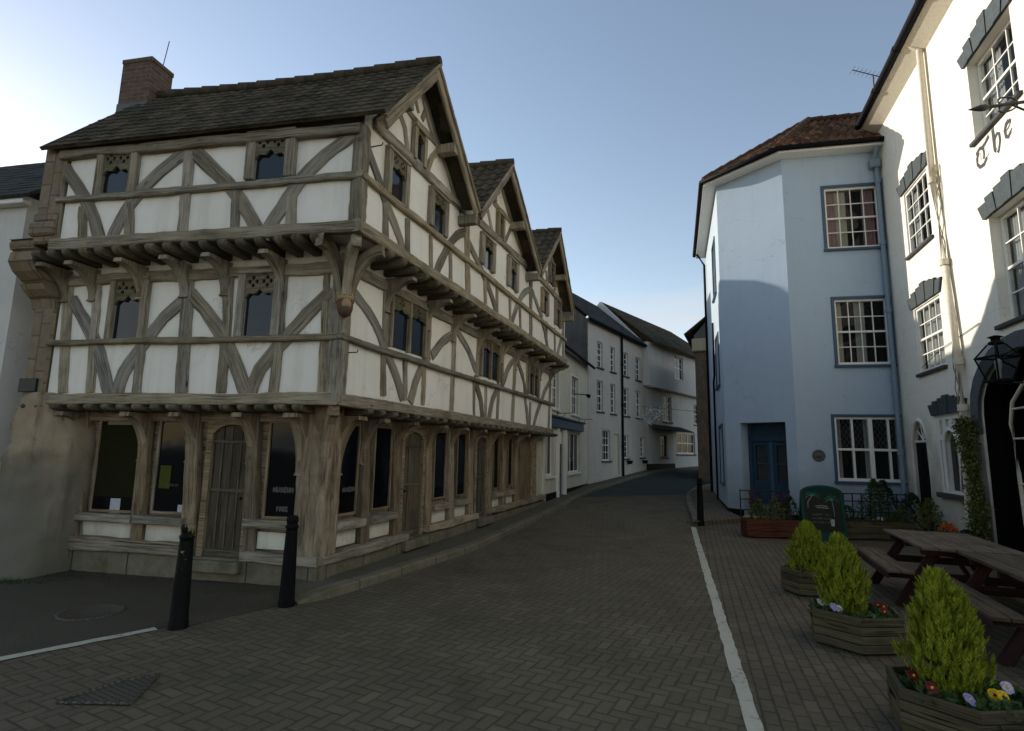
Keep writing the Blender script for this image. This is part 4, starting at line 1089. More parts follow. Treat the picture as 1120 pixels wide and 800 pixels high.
# --- stone party wall pier at the left end
PF2, PF1 = F2, F1
mb = MB()
ul = F2.px(42, 190)[0]
F2.rect(mb, LF + .08, LF + .42, 4.42, 5.84, -1.2, .05, .03)
mb.build('stone_pier', M['stone'], TH)
mb = MB(); F1.rect(mb, LF + .02, LF + .40, 2.3, 3.95, -.8, .05, .03); mb.build('stone_pier', M['stone'], TH)
mb = MB()   # corbelled stones
prof = [(.05, 3.62), (.08, 3.75), (.22, 3.86), (.26, 3.93), (.2, 3.95), (.22, 3.96), (.38, 4.08), (.46, 4.2), (.44, 4.33), (.40, 4.36), (.45, 4.38), (.47, 4.45), (.45, 4.5)]
rows = [[F1.pt(uu + random.uniform(-.01, .01), z, -.1 if e else o) for (o, z) in prof] for uu, e in ((LF + .02, 1), (LF + .02, 0), (LF + .25, 0), (LF + .43, 0), (LF + .43, 1))]
mb.grid(rows, lambda a, b: (a * .2, prof[b][1]), False)
for k in range(len(mb.f)): mb.f[k].reverse()
mb.face([F1.pt(LF + .27, 4.5, 0)] * 0 + [F1.pt(LF + .02, 4.5, -.1), F1.pt(LF + .02, 4.5, .49), F1.pt(LF + .43, 4.5, .49), F1.pt(LF + .43, 4.5, -.1)])
mb.build('corbel', M['stone'], TH)
for k, (za, zb, ww, oo) in enumerate(((4.52, 4.72, .46, .1), (4.72, 4.86, .44, .07))):
    mb = MB(); F2.rect(mb, LF + .06, LF + ww, za, zb, -1.0, oo, .03); mb.build('corbel', M['stone'], TH)
mb = MB()   # rendered buttress, battered outwards to the ground
random.seed(21); rows = []
from mathutils import noise as mnoise
def bprof(z): return .07 + .10 * max(0, (2.4 - z) / 2.4) + .30 * max(0, (1.3 - z) / 1.3) ** 1.6
NZ = 40; us = [3.98, 4.0, 4.04, 4.08, 4.14, 4.22, 4.3, 4.4, 4.5, 4.6, 4.7, 4.78, 4.8]
for k, uu in enumerate(us):
    e = k in (0, len(us) - 1); row = []
    for i in range(NZ + 1):
        z = 2.42 - 2.52 * i / NZ
        du_ = (.10 * (2.4 - z) * (k / 12) if uu > 4.3 else (.36 * max(0, z - 1.75) ** 1.3 if uu < 4.12 else 0))
        o = -.5 if e else bprof(z) - (.30 if uu < 4.01 else .22 * max(0, (4.35 - uu) / .35)) + .07 * (mnoise.noise(Vector((uu * 3, z * 3, 1))) + .6 * mnoise.noise(Vector((uu * 9, z * 9, 2))))
        if i == 0: o -= .03
        row.append(F1.pt(uu + du_ + .02 * mnoise.noise(Vector((uu * 5, z * 4, 7))), z, o))
    rows.append(row)
mb.grid(rows, lambda a, b: (a * .1, 2.42 - b * .063), True)
for k in range(len(mb.f)): mb.f[k].reverse()
o_ = mb.build('rendered_buttress', M['roughcast'], TH)
o_['label'] = 'stained grey rendered foot of the stone pier'
u_, z_ = F1.px(36, 422); mb = MB(); F1.rect(mb, u_ - .15, u_ + .15, z_ - .095, z_ + .095, .03, .085, .006); pl_ = mb.build('plaque', M['iron'], TH)

# --- chimney
cA = Vector((C2.x, C2.y)) + _ds * 1.83 - _ns * 0
def ridge_pt(L): p = SV.pt(1.53, 7.3, 0); return back(p, L)
mb = MB(); cp = ridge_pt(5.1)
m = Matrix.Translation((cp.x, cp.y, 0)) @ Matrix.Rotation(rad(AF), 4, 'Z')
mb.box((-.28, -.22, 6.8), (.28, .22, 7.88), m, .01, 0); mb.box((-.29, -.23, 7.88), (.29, .23, 7.96), m, .01, 0)
ch = mb.build('chimney', M['brick'], TH)
for k in (-1, 1):
    pass
mb = MB(); mb.box((-.29, -.23, 7.0), (.29, .23, 7.17), m, .01, 0); mb.build('flashing', M['lead'], ch)
mb = MB(); q = m @ Vector((-.27, 0, 7.9)); mb.tube([q, q + Vector((.06, 0, .5))], .007, 5); mb.build('aerial_rod', M['iron'], ch)

# ------------------------------------------------------------------ generic windows and walls
def rng(a, b): return (a, b) if a < b else (b, a)
def wall_poly(face, outer, holes, mat, parent, thick=.25, o=0.0, name='wall', reveal=True):
    mb = MB(); face.poly(mb, outer, holes, o - thick, o, True); return mb.build(name, mat, parent)
def sash(face, u0, u1, z0, z1, cols, rows, parent, mat='white', o=-.10, bar=.022, fr=.055, split=True, glass='glass_t', back='interior', curtain=None, sill=None, surround=None, sw=.1, name='window', depth=.35, arch=0):
    "sash window set in an opening: frame, two sashes, glazing bars; pane, curtain, sill as sub-parts"
    u0, u1 = rng(u0, u1); mb = MB()
    face.rect(mb, u0, u0 + fr, z0, z1, o - .06, o + .02, .006); face.rect(mb, u1 - fr, u1, z0, z1, o - .06, o + .02, .006)
    face.rect(mb, u0 + fr, u1 - fr, z1 - fr, z1, o - .06, o + .019, .006); face.rect(mb, u0 + fr, u1 - fr, z0, z0 + fr * 1.3, o - .06, o + .019, .006)
    a, b, c, d = u0 + fr, u1 - fr, z0 + fr * 1.3, z1 - fr; zm = (c + d) / 2
    if split: face.rect(mb, a, b, zm - .025, zm + .025, o - .05, o + .012, .004)
    for i in range(1, cols): x = a + (b - a) * i / cols; face.rect(mb, x - bar / 2, x + bar / 2, c, d, o - .03, o + .004)
    if split: zs_ = [c + (zm - c) * j / (rows // 2) for j in range(1, rows // 2)] + [zm + (d - zm) * j / (rows - rows // 2) for j in range(1, rows - rows // 2)]
    else: zs_ = [c + (d - c) * j / rows for j in range(1, rows)]
    for z in zs_: face.rect(mb, a, b, z - bar / 2, z + bar / 2, o - .031, o + .003)
    w_ = mb.build(name, M[mat], parent)
    mb = MB(); face.sheet(mb, a, b, c, d, o - .012); mb.build('pane', M[glass], w_)
    if glass == 'glass_t':
        mb = MB(); face.sheet(mb, u0 - .0, u1 + .0, z0, z1, o - depth)
        for s_, uu in ((1, u0), (-1, u1)):
            mb.face([face.pt(uu, z0, o - depth), face.pt(uu, z0, o - .06), face.pt(uu, z1, o - .06), face.pt(uu, z1, o - depth)])
        mb.face([face.pt(u0, z0, o - depth), face.pt(u1, z0, o - depth), face.pt(u1, z0, o - .06), face.pt(u0, z0, o - .06)])
        mb.face([face.pt(u0, z1, o - depth), face.pt(u0, z1, o - .06), face.pt(u1, z1, o - .06), face.pt(u1, z1, o - depth)])
        mb.build('room', M[back], w_)
    if curtain:
        for (ca, cb, cm) in curtain:
            mb = MB(); n = max(6, int((cb - ca) * (b - a) / .02)); rows_ = []
            for z in (c, d):
                rows_.append([face.pt(a + (b - a) * (ca + (cb - ca) * i / n), z, o - .11 + .022 * math.sin(i * 1.5)) for i in range(n + 1)])
            mb.grid(rows_, None, True); mb.build('curtain', M[cm], w_)
    if sill:
        mb = MB(); face.rect(mb, u0 - .07, u1 + .07, z0 - .075, z0 - .004, o, .07, .01); mb.build('sill', M[sill], w_)
    if surround:
        mb = MB(); i_ = .004
        face.rect(mb, u0 - sw, u0 - i_, z0 - sw * .6, z1 + sw, -.01, .035, .006); face.rect(mb, u1 + i_, u1 + sw, z0 - sw * .6, z1 + sw, -.01, .035, .006)
        face.rect(mb, u0 - i_, u1 + i_, z1 + i_, z1 + sw, -.01, .034, .006); face.rect(mb, u0 - sw - .02, u1 + sw + .02, z0 - sw * .9, z0 - .003, o, .075, .008)
        mb.build('surround', M[surround], w_)
    return w_
def hole(u0, u1, z0, z1): u0, u1 = rng(u0, u1); return [(u0, z0), (u1, z0), (u1, z1), (u0, z1)]
def qpx(face, xl, xr, yt, yb):
    "opening from the photo: left/right x, (left,right) y of top and bottom"
    a = face.px(xl, (yt[0] + yb[0]) / 2)[0]; b = face.px(xr, (yt[1] + yb[1]) / 2)[0]
    z1 = (face.px(xl, yt[0])[1] + face.px(xr, yt[1])[1]) / 2; z0 = (face.px(xl, yb[0])[1] + face.px(xr, yb[1])[1]) / 2
    a, b = rng(a, b); return (a, b, z0, z1)
def pipe(mb, pts, r=.04, seg=8, clips=None, face=None):
    mb.tube(pts, r, seg)
def prism_roof(mb, lo0, lo1, hi0, hi1): pass

# ------------------------------------------------------------------ white house at the far left
HL = Face((C0.x, C0.y), AF, True)
wh = thing('white_house', 'plain white rendered house with slate roof cut by the left edge of the photo', 'house', tuple(HL.pt(5.2, 0, .35)))
ze = 5.42
mb = MB(); HL.rect(mb, 4.98, 12, -.2, ze, -7, .36, 0); mb.build('wall', M['offwhite'], wh)
mb = MB(); tiled(mb, None, HL.pt(4.75, ze - .06, .55), HL.pt(12.2, ze - .06, .55), HL.pt(4.75, ze + 1.9, -1.7), HL.pt(12.2, ze + 1.9, -1.7), sx=.3, sy=.22, wave=0, lip=.012)
tiled(mb, None, HL.pt(4.75, ze + .06, -4.2), HL.pt(12.2, ze + .06, -4.2), HL.pt(4.75, ze + 1.9, -1.7), HL.pt(12.2, ze + 1.9, -1.7), sx=.3, sy=.22, wave=0, lip=.012)
mb.build('roof', M['slate'], wh)
mb = MB(); HL.rect(mb, 4.9, 12, ze - .16, ze - .04, .36, .5, .01); mb.build('gutter', M['white'], wh)
mb = MB(); HL.poly(mb, [(5.0, ze - .1), (5.0, ze)], [], 0, 0) if 0 else None
g = Face(HL.pt(5.0, 0, 0), AF + 90)
# ------------------------------------------------------------------ the street on the left
Q0, Q1, Q2, Q3 = (1.1, 17.6), (3.3, 24.0), (7.3, 30.2), (15.4, 40.2)
def facef(a, b): return Face(a, math.degrees(math.atan2(b[1] - a[1], b[0] - a[0])))
def dist(a, b): return math.hypot(a[0] - b[0], a[1] - b[1])
# cream shop house
FC = facef(Q0, Q1); LC = dist(Q0, Q1)
ch_ = thing('shop_house', 'cream rendered two storey house with a blue shopfront beside the timber framed house', 'house', (*Q0, .1))
ec = 5.4
shop = [qpx(FC, 593.5, 605.5, (480, 480), (516, 514)), qpx(FC, 621.5, 634.5, (470, 471), (514, 512.5))]
shop = [(a, b, .95, 2.45) for a, b, c, d in shop]
du = FC.px(609, 510)[0], FC.px(616, 510)[0]
upw = [qpx(FC, 603.5, 611, (418, 420), (444, 445)), qpx(FC, 624.5, 632.5, (404, 406), (446, 447))]
upw = [(a, b, 3.15, 4.6) for a, b, c, d in upw]
u5, u6 = FC.px(638.5, 500)[0], FC.px(641.5, 500)[0]
holes = [hole(*s) for s in shop] + [hole(*s) for s in upw] + [hole(du[0], du[1], .15, 2.45)]
wall_poly(FC, [(-.8, -.2), (LC, -.2), (LC, ec), (-.8, ec)], holes, M['cream'], ch_)
for s in shop: sash(FC, *s, 3, 1, ch_, split=False, fr=.05, sill='white', glass='shopglass', name='shop_window', bar=.05)
for s in upw: sash(FC, *s, 3, 4, ch_, sill='white', glass='glass', surround='white', sw=.06)
mb = MB(); FC.rect(mb, du[0], du[1], .2, 2.0, -.14, -.06, .01); d_ = mb.build('door', M['shopblue'], ch_)
mb = MB(); FC.rect(mb, du[0] + .07, du[1] - .07, 1.0, 1.9, -.07, -.055); mb.build('pane', M['shopglass'], d_)
mb = MB(); FC.rect(mb, du[0], du[1], 2.0, 2.45, -.1, -.05, .01); mb.build('fanlight', M['white'], ch_)
for a in (du[0] - .12, du[1] + .0):
    mb = MB(); FC.rect(mb, a, a + .13, .1, 2.5, -.02, .10, .01); mb.build('pilaster', M['white'], ch_)
mb = MB(); FC.rect(mb, shop[0][0] - .25, shop[1][1] + .1, 2.52, 2.83, 0, .14, .015); FC.rect(mb, shop[0][0] - .3, shop[1][1] + .15, 2.83, 2.9, 0, .22, .015); mb.build('fascia_board', M['shopblue'], ch_)
for a, b in ((-.3, du[0] - .14), (du[1] + .14, LC - .1)):
    mb = MB(); FC.rect(mb, a, b, -.1, .42, 0, .03, .01); mb.build('plinth', M['black'], ch_)
for u in (upw[0][1] - .2, upw[1][1] + .1):
    mb = MB(); a = FC.pt(u, 2.95, .0); mb.tube([FC.pt(u, 3.1, .01), FC.pt(u, 2.75, .01)], .012, 5); mb.tube([FC.pt(u, 3.02, 0), FC.pt(u, 3.02, .55)], .012, 5); mb.tube([FC.pt(u, 2.8, 0), FC.pt(u, 2.86, .18), FC.pt(u, 3.02, .3)], .01, 5)
    mb.build('sign_bracket', M['iron'], ch_)
mb = MB(); u = upw[1][0] - .0; mb.tube([FC.pt(u + .55, 3.95, 0), FC.pt(u + .5, 3.9, .5)], .02, 6); i0 = len(mb.v); mb.tube([FC.pt(u + .5, 3.9, .5), FC.pt(u + .48, 3.83, .62)], [.05, .08], 8); mb.build('wall_lamp', M['black'], ch_)
FCr = FC
mb = MB(); B_ = 4.0
tiled(mb, None, FC.pt(-.8, ec - .02, .28), FC.pt(LC, ec - .02, .28), FC.pt(-.8, ec + 2.25, -2.75), FC.pt(LC, ec + 2.25, -2.75), sx=.3, sy=.22, wave=0, lip=.012)
tiled(mb, None, FC.pt(-.8, ec - .02, -5.6), FC.pt(LC, ec - .02, -5.6), FC.pt(-.8, ec + 2.25, -2.75), FC.pt(LC, ec + 2.25, -2.75), sx=.3, sy=.22, wave=0, lip=.012)
mb.build('roof', M['slate'], ch_)
g = Face(FC.pt(-.75, 0, 0), FC.ang + 90)
mb = MB(); g.poly(mb, [(0, -.1), (0, ec), (2.75, ec + 2.15), (5.5, ec), (5.5, -.1)], [], -.1, .1, True); mb.build('side_wall', M['cream'], ch_)
mb = MB(); mb.tube([FC.pt(-.8, ec - .06, .3), FC.pt(LC, ec - .06, .3)], .055, 8); mb.build('gutter', M['black'], ch_)
mb = MB(); m_ = Matrix.Translation(FC.pt(2.95, 0, -2.75)) @ Matrix.Rotation(rad(FC.ang), 4, 'Z')
mb.box((-.55, -.42, 6.6), (.95, .42, 8.75), m_, .02, 0); mb.box((-.42, -.36, 8.75), (.86, .36, 9.1), m_, .06, 0); mb.box((-.25, -.3, 9.1), (.7, .3, 9.35), m_, .08, 0)
shadow_stack = mb.build('chimney', M['brick'], ch_)  # unseen stack, added to throw the rounded shadow on the blue house
# pinkish terrace of three storeys
FP = facef(Q1, Q2); LP = dist(Q1, Q2); ep = 7.55
pk = thing('terraced_house', 'pinkish grey three storey terrace with a black downpipe down its middle', 'house', (*Q1, .3))
def zq(face, xl, xr, ymid, z0, z1): a, b = rng(face.px(xl, ymid)[0], face.px(xr, ymid)[0]); return (a, b, z0, z1)
rows_w = []
for (xl, xr), ym in zip(((653, 659), (667.3, 672.6), (681, 687), (695, 700.5)), (372, 380, 388, 395)): rows_w.append((zq(FP, xl, xr, ym, 5.55, 6.75), 2, 4))
for (xl, xr), ym in zip(((653, 659.5), (667.6, 673), (681, 687.5), (695.3, 700.8)), (422, 428, 432, 435)): rows_w.append((zq(FP, xl, xr, ym, 3.55, 4.95), 2, 4))
low = [(zq(FP, 658.6, 667.5, 488, 1.35, 2.75), 3, 4), (zq(FP, 682, 687.5, 488, 1.45, 2.6), 2, 4), (zq(FP, 700, 704.5, 488, 1.5, 2.55), 2, 4)]
dr = zq(FP, 671.7, 677.5, 495, .4, 2.6)
wall_poly(FP, [(0, -.2), (LP, -.2), (LP, ep), (0, ep)], [hole(*w_[0]) for w_ in rows_w + low] + [hole(*dr)], M['pink'], pk)
for w_, c_, r_ in rows_w + low: sash(FP, *w_, c_, r_, pk, glass='glass', sill='coping' if False else 'sill', fr=.05, bar=.03)
mb = MB(); FP.rect(mb, dr[0], dr[1], .4, 2.6, -.16, -.1, .01)
for i in range(2):
    for j in range(2): FP.rect(mb, dr[0] + .1 + i * (dr[1] - dr[0]) / 2, dr[0] - .02 + (i + 1) * (dr[1] - dr[0]) / 2, .6 + j * 1.0, 1.45 + j * 1.0, -.1, -.085, .01)
mb.build('door', M['cream_paint'], pk)
mb = MB(); u = FP.px(679.3, 440)[0]; mb.tube([FP.pt(u, 7.45, .08), FP.pt(u, .5, .08)], .055, 8); 
for z in (2, 4, 6): mb.tube([FP.pt(u, z, .08), FP.pt(u, z + .08, .08)], .075, 8)
mb.build('downpipe', M['black'], pk)
mb = MB(); mb.tube([FP.pt(-.1, ep - .04, .2), FP.pt(LP + .1, ep - .04, .2)], .08, 8); mb.build('gutter', M['black'], pk)
mb = MB(); FP.rect(mb, 0, LP, -.1, .72, 0, .025, .01); mb.build('plinth', M['pink'], pk)
for u_ in (FP.px(682, 500)[0] + .5, FP.px(700, 500)[0] + .4):
    mb = MB(); p = FP.pt(u_, 1.32, .14)
    mb.lathe([(.10, -.14), (.16, .02), (.15, .03)], 10, tuple(p))
    hb = mb.build('hanging_basket', M['black'], None); tag(hb, 'dark flower basket hung on the pink terrace beside the ' + ('middle' if u_ < 5 else 'far') + ' ground floor window', 'basket', 'hanging flower baskets')
    hb.name = 'hanging_basket'; hb['_u'] = 0; del hb['_u']
mb = MB()
tiled(mb, None, FP.pt(-.15, ep, .26), FP.pt(LP, ep, .26), FP.pt(-.15, ep + 2.7, -2.9), FP.pt(LP, ep + 2.7, -2.9), sx=.3, sy=.22, wave=0, lip=.012)
tiled(mb, None, FP.pt(-.15, ep, -6.0), FP.pt(LP, ep, -6.0), FP.pt(-.15, ep + 2.7, -2.9), FP.pt(LP, ep + 2.7, -2.9), sx=.3, sy=.22, wave=0, lip=.012)
mb.build('roof', M['slate'], pk)
gp = Face(FP.pt(0, 0, 0), FP.ang + 90)
mb = MB(); gp.poly(mb, [(0, 0), (0, ep), (2.9, ep + 2.62), (5.8, ep), (5.8, 0)], [], -.0, .05, True); o_ = mb.build('gable_wall', M['slateface'], pk); 
# tall gabled white house at the bend
FW = facef(Q2, Q3); LW = dist(Q2, Q3); ew = 7.75
wt = thing('gabled_house', 'tall grey white house with jettied upper floor and large dark roof at the bend', 'house', (*Q2, .8))
jz = 5.45
up = [zq(FW, 731.5, 741, 404, 6.1, 7.45)]
mid = [zq(FW, 725, 734.5, 442, 3.55, 5.05), zq(FW, 758.5, 764, 445, 3.6, 4.9)]
lowd = [zq(FW, 722.5, 730, 482, 1.5, 2.75)]; bay = zq(FW, 740, 760, 482, 1.7, 3.0)
wall_poly(FW, [(0, -.2), (LW, -.2), (LW, jz), (0, jz)], [hole(*x) for x in mid + lowd + [bay]], M['offwhite'], wt)
wall_poly(FW, [(0, jz), (LW * .98, jz), (LW * .98, ew), (0, ew)], [hole(*up[0])], M['offwhite'], wt, thick=.6, o=.35, name='upper_wall')
mb = MB(); FW.rect(mb, 0, LW * .98, jz - .16, jz - .005, 0, .4, .02); mb.build('jetty_moulding', M['farwhite'], wt)
sash(FW, *up[0][:2], up[0][2], up[0][3], 2, 3, wt, o=.25, glass='glass', sill=None, split=True)
for x in mid: sash(FW, *x, 3, 4, wt, glass='dullglass', sill='sill')
sash(FW, *lowd[0], 2, 4, wt, mat='archgrey', glass='dullglass', sill='sill')
sash(FW, *bay, 3, 2, wt, glass='dullglass', split=False, fr=.08, bar=.07, sill='sill')
mb = MB(); a, b = FW.px(709, 465)[0], FW.px(743, 465)[0]
tiled(mb, None, FW.pt(a, 2.98, .9), FW.pt(b, 2.98, .9), FW.pt(a, 3.3, .05), FW.pt(b, 3.3, .05), sx=.25, sy=.25, wave=0); mb.build('canopy_roof', M['slate'], wt)
mb = MB(); FW.rect(mb, .0, FW.px(738, 510)[0], .5, 1.15, 0, .04, .01); mb.build('plinth', M['black'], wt)
dd = zq(FW, 764.5, 772, 490, .6, 3.0); mb = MB(); FW.rect(mb, dd[0], dd[1], .6, 3.0, -.02, .02, .01); mb.build('door', M['voidblack'], wt)
gw = Face(FW.pt(0, 0, 0), FW.ang + 90); gu, rz = gw.px(659, 331)
mb = MB()
tiled(mb, None, FW.pt(-.1, ew - .05, .7), FW.pt(LW, ew - .05, .7), FW.pt(-.1, rz, -gu), FW.pt(LW - 3.2, rz, -gu), sx=.2, sy=.26, wave=.008)
tiled(mb, None, FW.pt(-.1, ew - .05, -2 * gu - .6), FW.pt(LW, ew - .05, -2 * gu - .6), FW.pt(-.1, rz, -gu), FW.pt(LW - 3.2, rz, -gu), sx=.2, sy=.26, wave=.008)
tiled(mb, None, FW.pt(LW, ew - .05, .7), FW.pt(LW, ew - .05, -2 * gu - .6), FW.pt(LW - 3.2, rz, -gu + .01), FW.pt(LW - 3.2, rz, -gu - .01), sx=.2, sy=.26, wave=.008)
mb.build('roof', M['tile_dark'], wt)
mb = MB(); gw.poly(mb, [(-.35, jz - .1), (-.35, ew), (0, ew), (gu, rz - .02), (2 * gu, ew), (2 * gu, 0), (0, 0), (0, jz - .1)], [], -.3, .02, True); mb.build('gable_wall', M['farwhite'], wt)
# star shaped wire decorations strung across the street
for i, (x, y) in enumerate(((703, 455), (712, 449), (718, 456), (722, 450), (710, 462))):
    f_ = FP; r_ = ray(x, y); t_ = 27.5; p = Vector((r_[0] * t_, r_[1] * t_, CAMH + r_[2] * t_)); mb = MB()
    for k in range(5):
        a = 2 * math.pi * k / 5 + .3; mb.tube([p, p + Vector((math.cos(a), 0, math.sin(a))) * .22], .022, 4)
    s_ = mb.build('street_decoration', M['chalk']); tag(s_, 'small white star shaped street decoration strung above the lane by the white house', 'decoration', 'star street decorations')
mb = MB(); a = FP.pt(LP - .5, 4.2, 0); mb.tube([a, Vector((a.x + 2.5, a.y - 2.6, 3.75)), Vector((12.2, 25.4, 4.3))], .008, 4); s_ = mb.build('cable', M['black']); tag(s_, 'thin cable across the lane carrying the star decorations', 'cable')

# ------------------------------------------------------------------ brick corner house beyond the blue house
bx = thing('brick_house', 'dark brown brick house with pale stone coping on its corner behind the blue house', 'house', (10.2, 27.5, .5))
P0 = gnd(757.5, 527); r_ = ray(759, 450); tt = 27.0
FB = Face((r_[0] * tt, r_[1] * tt), -23)
zc_ = FB.px(760, 385)[1]; ur = FB.px(779, 450)[0]
mb = MB(); FB.rect(mb, 0.12, 5, 0, zc_, -6, 0, .02); mb.build('wall', M['rubble'], bx)
mb = MB(); zt_ = FB.px(760, 371)[1]; FB.rect(mb, 0, 1.1, zc_, zt_, -.6, .14, .04); mb.build('coping', M['coping'], bx)
mb = MB(); e0 = FB.pt(-.35, zt_ + .25, .15)
hz1 = FB.px(778, 343)[1]
FB.poly(mb, [(.1, zt_ + .01), (.1, zt_ + .2), (1.4, hz1 + .5), (3.6, hz1 + 1.6), (3.6, zt_)], [], -5.8, -.1, True); mb.build('gable_wall', M['slateface'], bx)
mb = MB(); tiled(mb, None, FB.pt(-.35, zt_ + .22, -6.2), FB.pt(-.35, zt_ + .22, .2), FB.pt(3.0, hz1 + 1.7, -6.2), FB.pt(3.0, hz1 + 1.7, .2), sx=.22, sy=.25, wave=.01)
mb.build('roof', M['tile_dark'], bx)

# ------------------------------------------------------------------ the blue house
A = Vector((6.17, 16.06)); B = Vector((7.34, 14.35))
FAB = Face(A, math.degrees(math.atan2(B.y - A.y, B.x - A.x))); LAB = (B - A).length
C = Vector((9.72, 13.84)); FBC = Face(B, math.degrees(math.atan2(C.y - B.y, C.x - B.x))); LBC = (C - B).length
D_ = Vector((8.0, 22.3)); FDA = Face(A, math.degrees(math.atan2(D_.y - A.y, D_.x - A.x))); 
if FDA.n.x > 0: FDA = Face(A, FDA.ang, True)
LDA = (D_ - A).length; EB = 9.95
bh = thing('blue_house', 'pale blue rendered three storey house with dark blue window surrounds and an orange tiled roof', 'house', (B.x, B.y, 0))
door = qpx(FAB, 812, 862, (460, 459), (575, 580)); door = (door[0], door[1], .05, 2.62)
wall_poly(FAB, [(0, -.1), (LAB, -.1), (LAB, EB), (0, EB)], [hole(*door)], M['bluewall'], bh, .45)
bw1 = qpx(FBC, 903, 962.5, (206, 203), (274, 269)); bw2 = qpx(FBC, 914.5, 973, (328, 326), (400, 398)); bw3 = qpx(FBC, 914.5, 994.5, (457, 456), (527, 527.5))
wall_poly(FBC, [(0, -.1), (LBC + .3, -.1), (LBC + .3, EB - .04), (0, EB)], [hole(*x) for x in (bw1, bw2, bw3)], M['bluewall'], bh, .3)
lw = [(1.3, 2.4, 6.9, 8.7), (1.2, 2.4, 3.9, 5.5), (.9, 2.1, .9, 2.6)]
wall_poly(FDA, [(0, -.1), (LDA, -.1), (LDA, EB), (0, EB)], [hole(*x) for x in lw], M['bluejamb'], bh, .3)
for x in lw: sash(FDA, *x, 3, 4, bh, surround='darkblue', glass='glass', sw=.07)
sash(FBC, *bw1, 4, 4, bh, surround='darkblue', sw=.075, curtain=[(.02, .24, 'curtain_pink'), (.76, .98, 'curtain_pink'), (.24, .76, 'net')] if False else [(.02, .2, 'curtain_pink'), (.74, .98, 'curtain_pink'), (.2, .42, 'curtain')], o=-.06, depth=.8)
sash(FBC, *bw2, 4, 4, bh, surround='darkblue', sw=.075, curtain=[(.0, .14, 'curtain'), (.4, .62, 'net')], o=-.06, depth=.8)
# ground floor casement with a stout mullion and transom and leaded lights
def casement():
    a, b, c, d = bw3; mb = MB(); o = -.05; fr = .055
    FBC.rect(mb, a, a + fr, c, d, o - .05, o + .03, .006); FBC.rect(mb, b - fr, b, c, d, o - .05, o + .03, .006); FBC.rect(mb, a + fr, b - fr, d - fr, d, o - .05, o + .029, .006); FBC.rect(mb, a + fr, b - fr, c, c + fr * 1.3, o - .05, o + .029, .006)
    zt = c + (d - c) * .49; m = (a + b) / 2
    FBC.rect(mb, m - .05, m + .05, c, d, o - .05, o + .04, .006); FBC.rect(mb, a, b, zt - .03, zt + .03, o - .05, o + .035, .006)
    for x in ((a + m) / 2, (b + m) / 2): FBC.rect(mb, x - .025, x + .025, c, d, o - .05, o + .027, .004)
    w_ = mb.build('window', M['white'], bh)
    mb = MB(); FBC.sheet(mb, a, b, c, d, o - .012); mb.build('pane', M['glass_t'], w_)
    mb = MB(); FBC.sheet(mb, a, b, c, d, o - .5); mb.build('room', M['interior'], w_)
    mb = MB(); n = 15; sp = (b - a) / n                      # lead cames, diagonal, upper lights only
    for k in range(-8, 26):
        for sg in (1, -1):
            x0 = a + k * .11; pts = []
            for z in (zt, d):
                pts.append((x0 + sg * (z - zt) * .62, z))
            (xa, za), (xb, zb) = pts
            lo, hi = a + fr, b - fr
            def clip(xa, za, xb, zb):
                if xa == xb: return None
                t0, t1 = 0, 1
                for lim, s in ((lo, 1), (hi, -1)):
                    fa, fb = s * (xa - lim), s * (xb - lim)
                    if fa < 0 and fb < 0: return None
                    if fa < 0: t0 = max(t0, fa / (fa - fb))
                    if fb < 0: t1 = min(t1, fa / (fa - fb))
                if t1 - t0 < .05: return None
                return (xa + (xb - xa) * t0, za + (zb - za) * t0, xa + (xb - xa) * t1, za + (zb - za) * t1)
            q = clip(xa, za, xb, zb)
            if q: mb.tube([FBC.pt(q[0], q[1], o - .008), FBC.pt(q[2], q[3], o - .008)], .0035, 4)
    mb.build('leading', M['lead'], w_)
    for (ca, cb) in ((0, .12), (.44, .56), (.88, 1)):
        mb = MB(); rows_ = [[FBC.pt(a + (b - a) * (ca + (cb - ca) * i / 10), z, o - .15 + .02 * math.sin(i * 1.6)) for i in range(11)] for z in (c, d)]; mb.grid(rows_); mb.build('curtain', M['net'], w_)
    mb = MB(); sw = .07
    FBC.rect(mb, a - sw, a - .003, c - sw, d + sw, -.01, .03, .006); FBC.rect(mb, b + .003, b + sw, c - sw, d + sw, -.01, .03, .006); FBC.rect(mb, a - .003, b + .003, d + .003, d + sw, -.01, .029, .006); FBC.rect(mb, a - sw - .02, b + sw + .02, c - sw, c - .003, -.05, .07, .006)
    mb.build('surround', M['darkblue'], w_)
casement()
# recessed door
a, b, c, d = door
mb = MB(); o = -.42
FAB.rect(mb, a, a + .09, .1, d, o, o + .09, .01); FAB.rect(mb, b - .09, b, .1, d, o, o + .09, .01); FAB.rect(mb, a, b, 2.12, 2.26, o, o + .09, .01); FAB.rect(mb, a, b, 2.26, d, o - .04, o + .03)
fr_ = mb.build('door_frame', M['doorblue'], bh)
for (x0, x1) in ((a + .09, (a + b) / 2 - .05), ((a + b) / 2 + .05, b - .09)):
    mb = MB(); FAB.poly(mb, hole(x0, x1, .1, 2.12), [hole(x0 + .1, x1 - .1, 1.05, 2.0)], o - .02, o + .04); d_ = mb.build('door', M['doorblue'], bh)
    mb = MB(); FAB.sheet(mb, x0, x1, 1.0, 2.05, o + .01); mb.build('pane', M['glass_t'], d_)
    mb = MB(); FAB.sheet(mb, x0, x1, 1.0, 2.05, o - .03); mb.build('net', M['letter'], d_)
    mb = MB(); FAB.rect(mb, x0 + .08, x1 - .08, 1.5, 1.53, o + .012, o + .03); mb.build('glazing_bar', M['darkblue'], d_)
mb = MB(); FAB.rect(mb, (a + b) / 2 - .05, (a + b) / 2 + .05, .1, 2.12, o, o + .07, .01); mb.build('mullion', M['darkblue'], fr_)
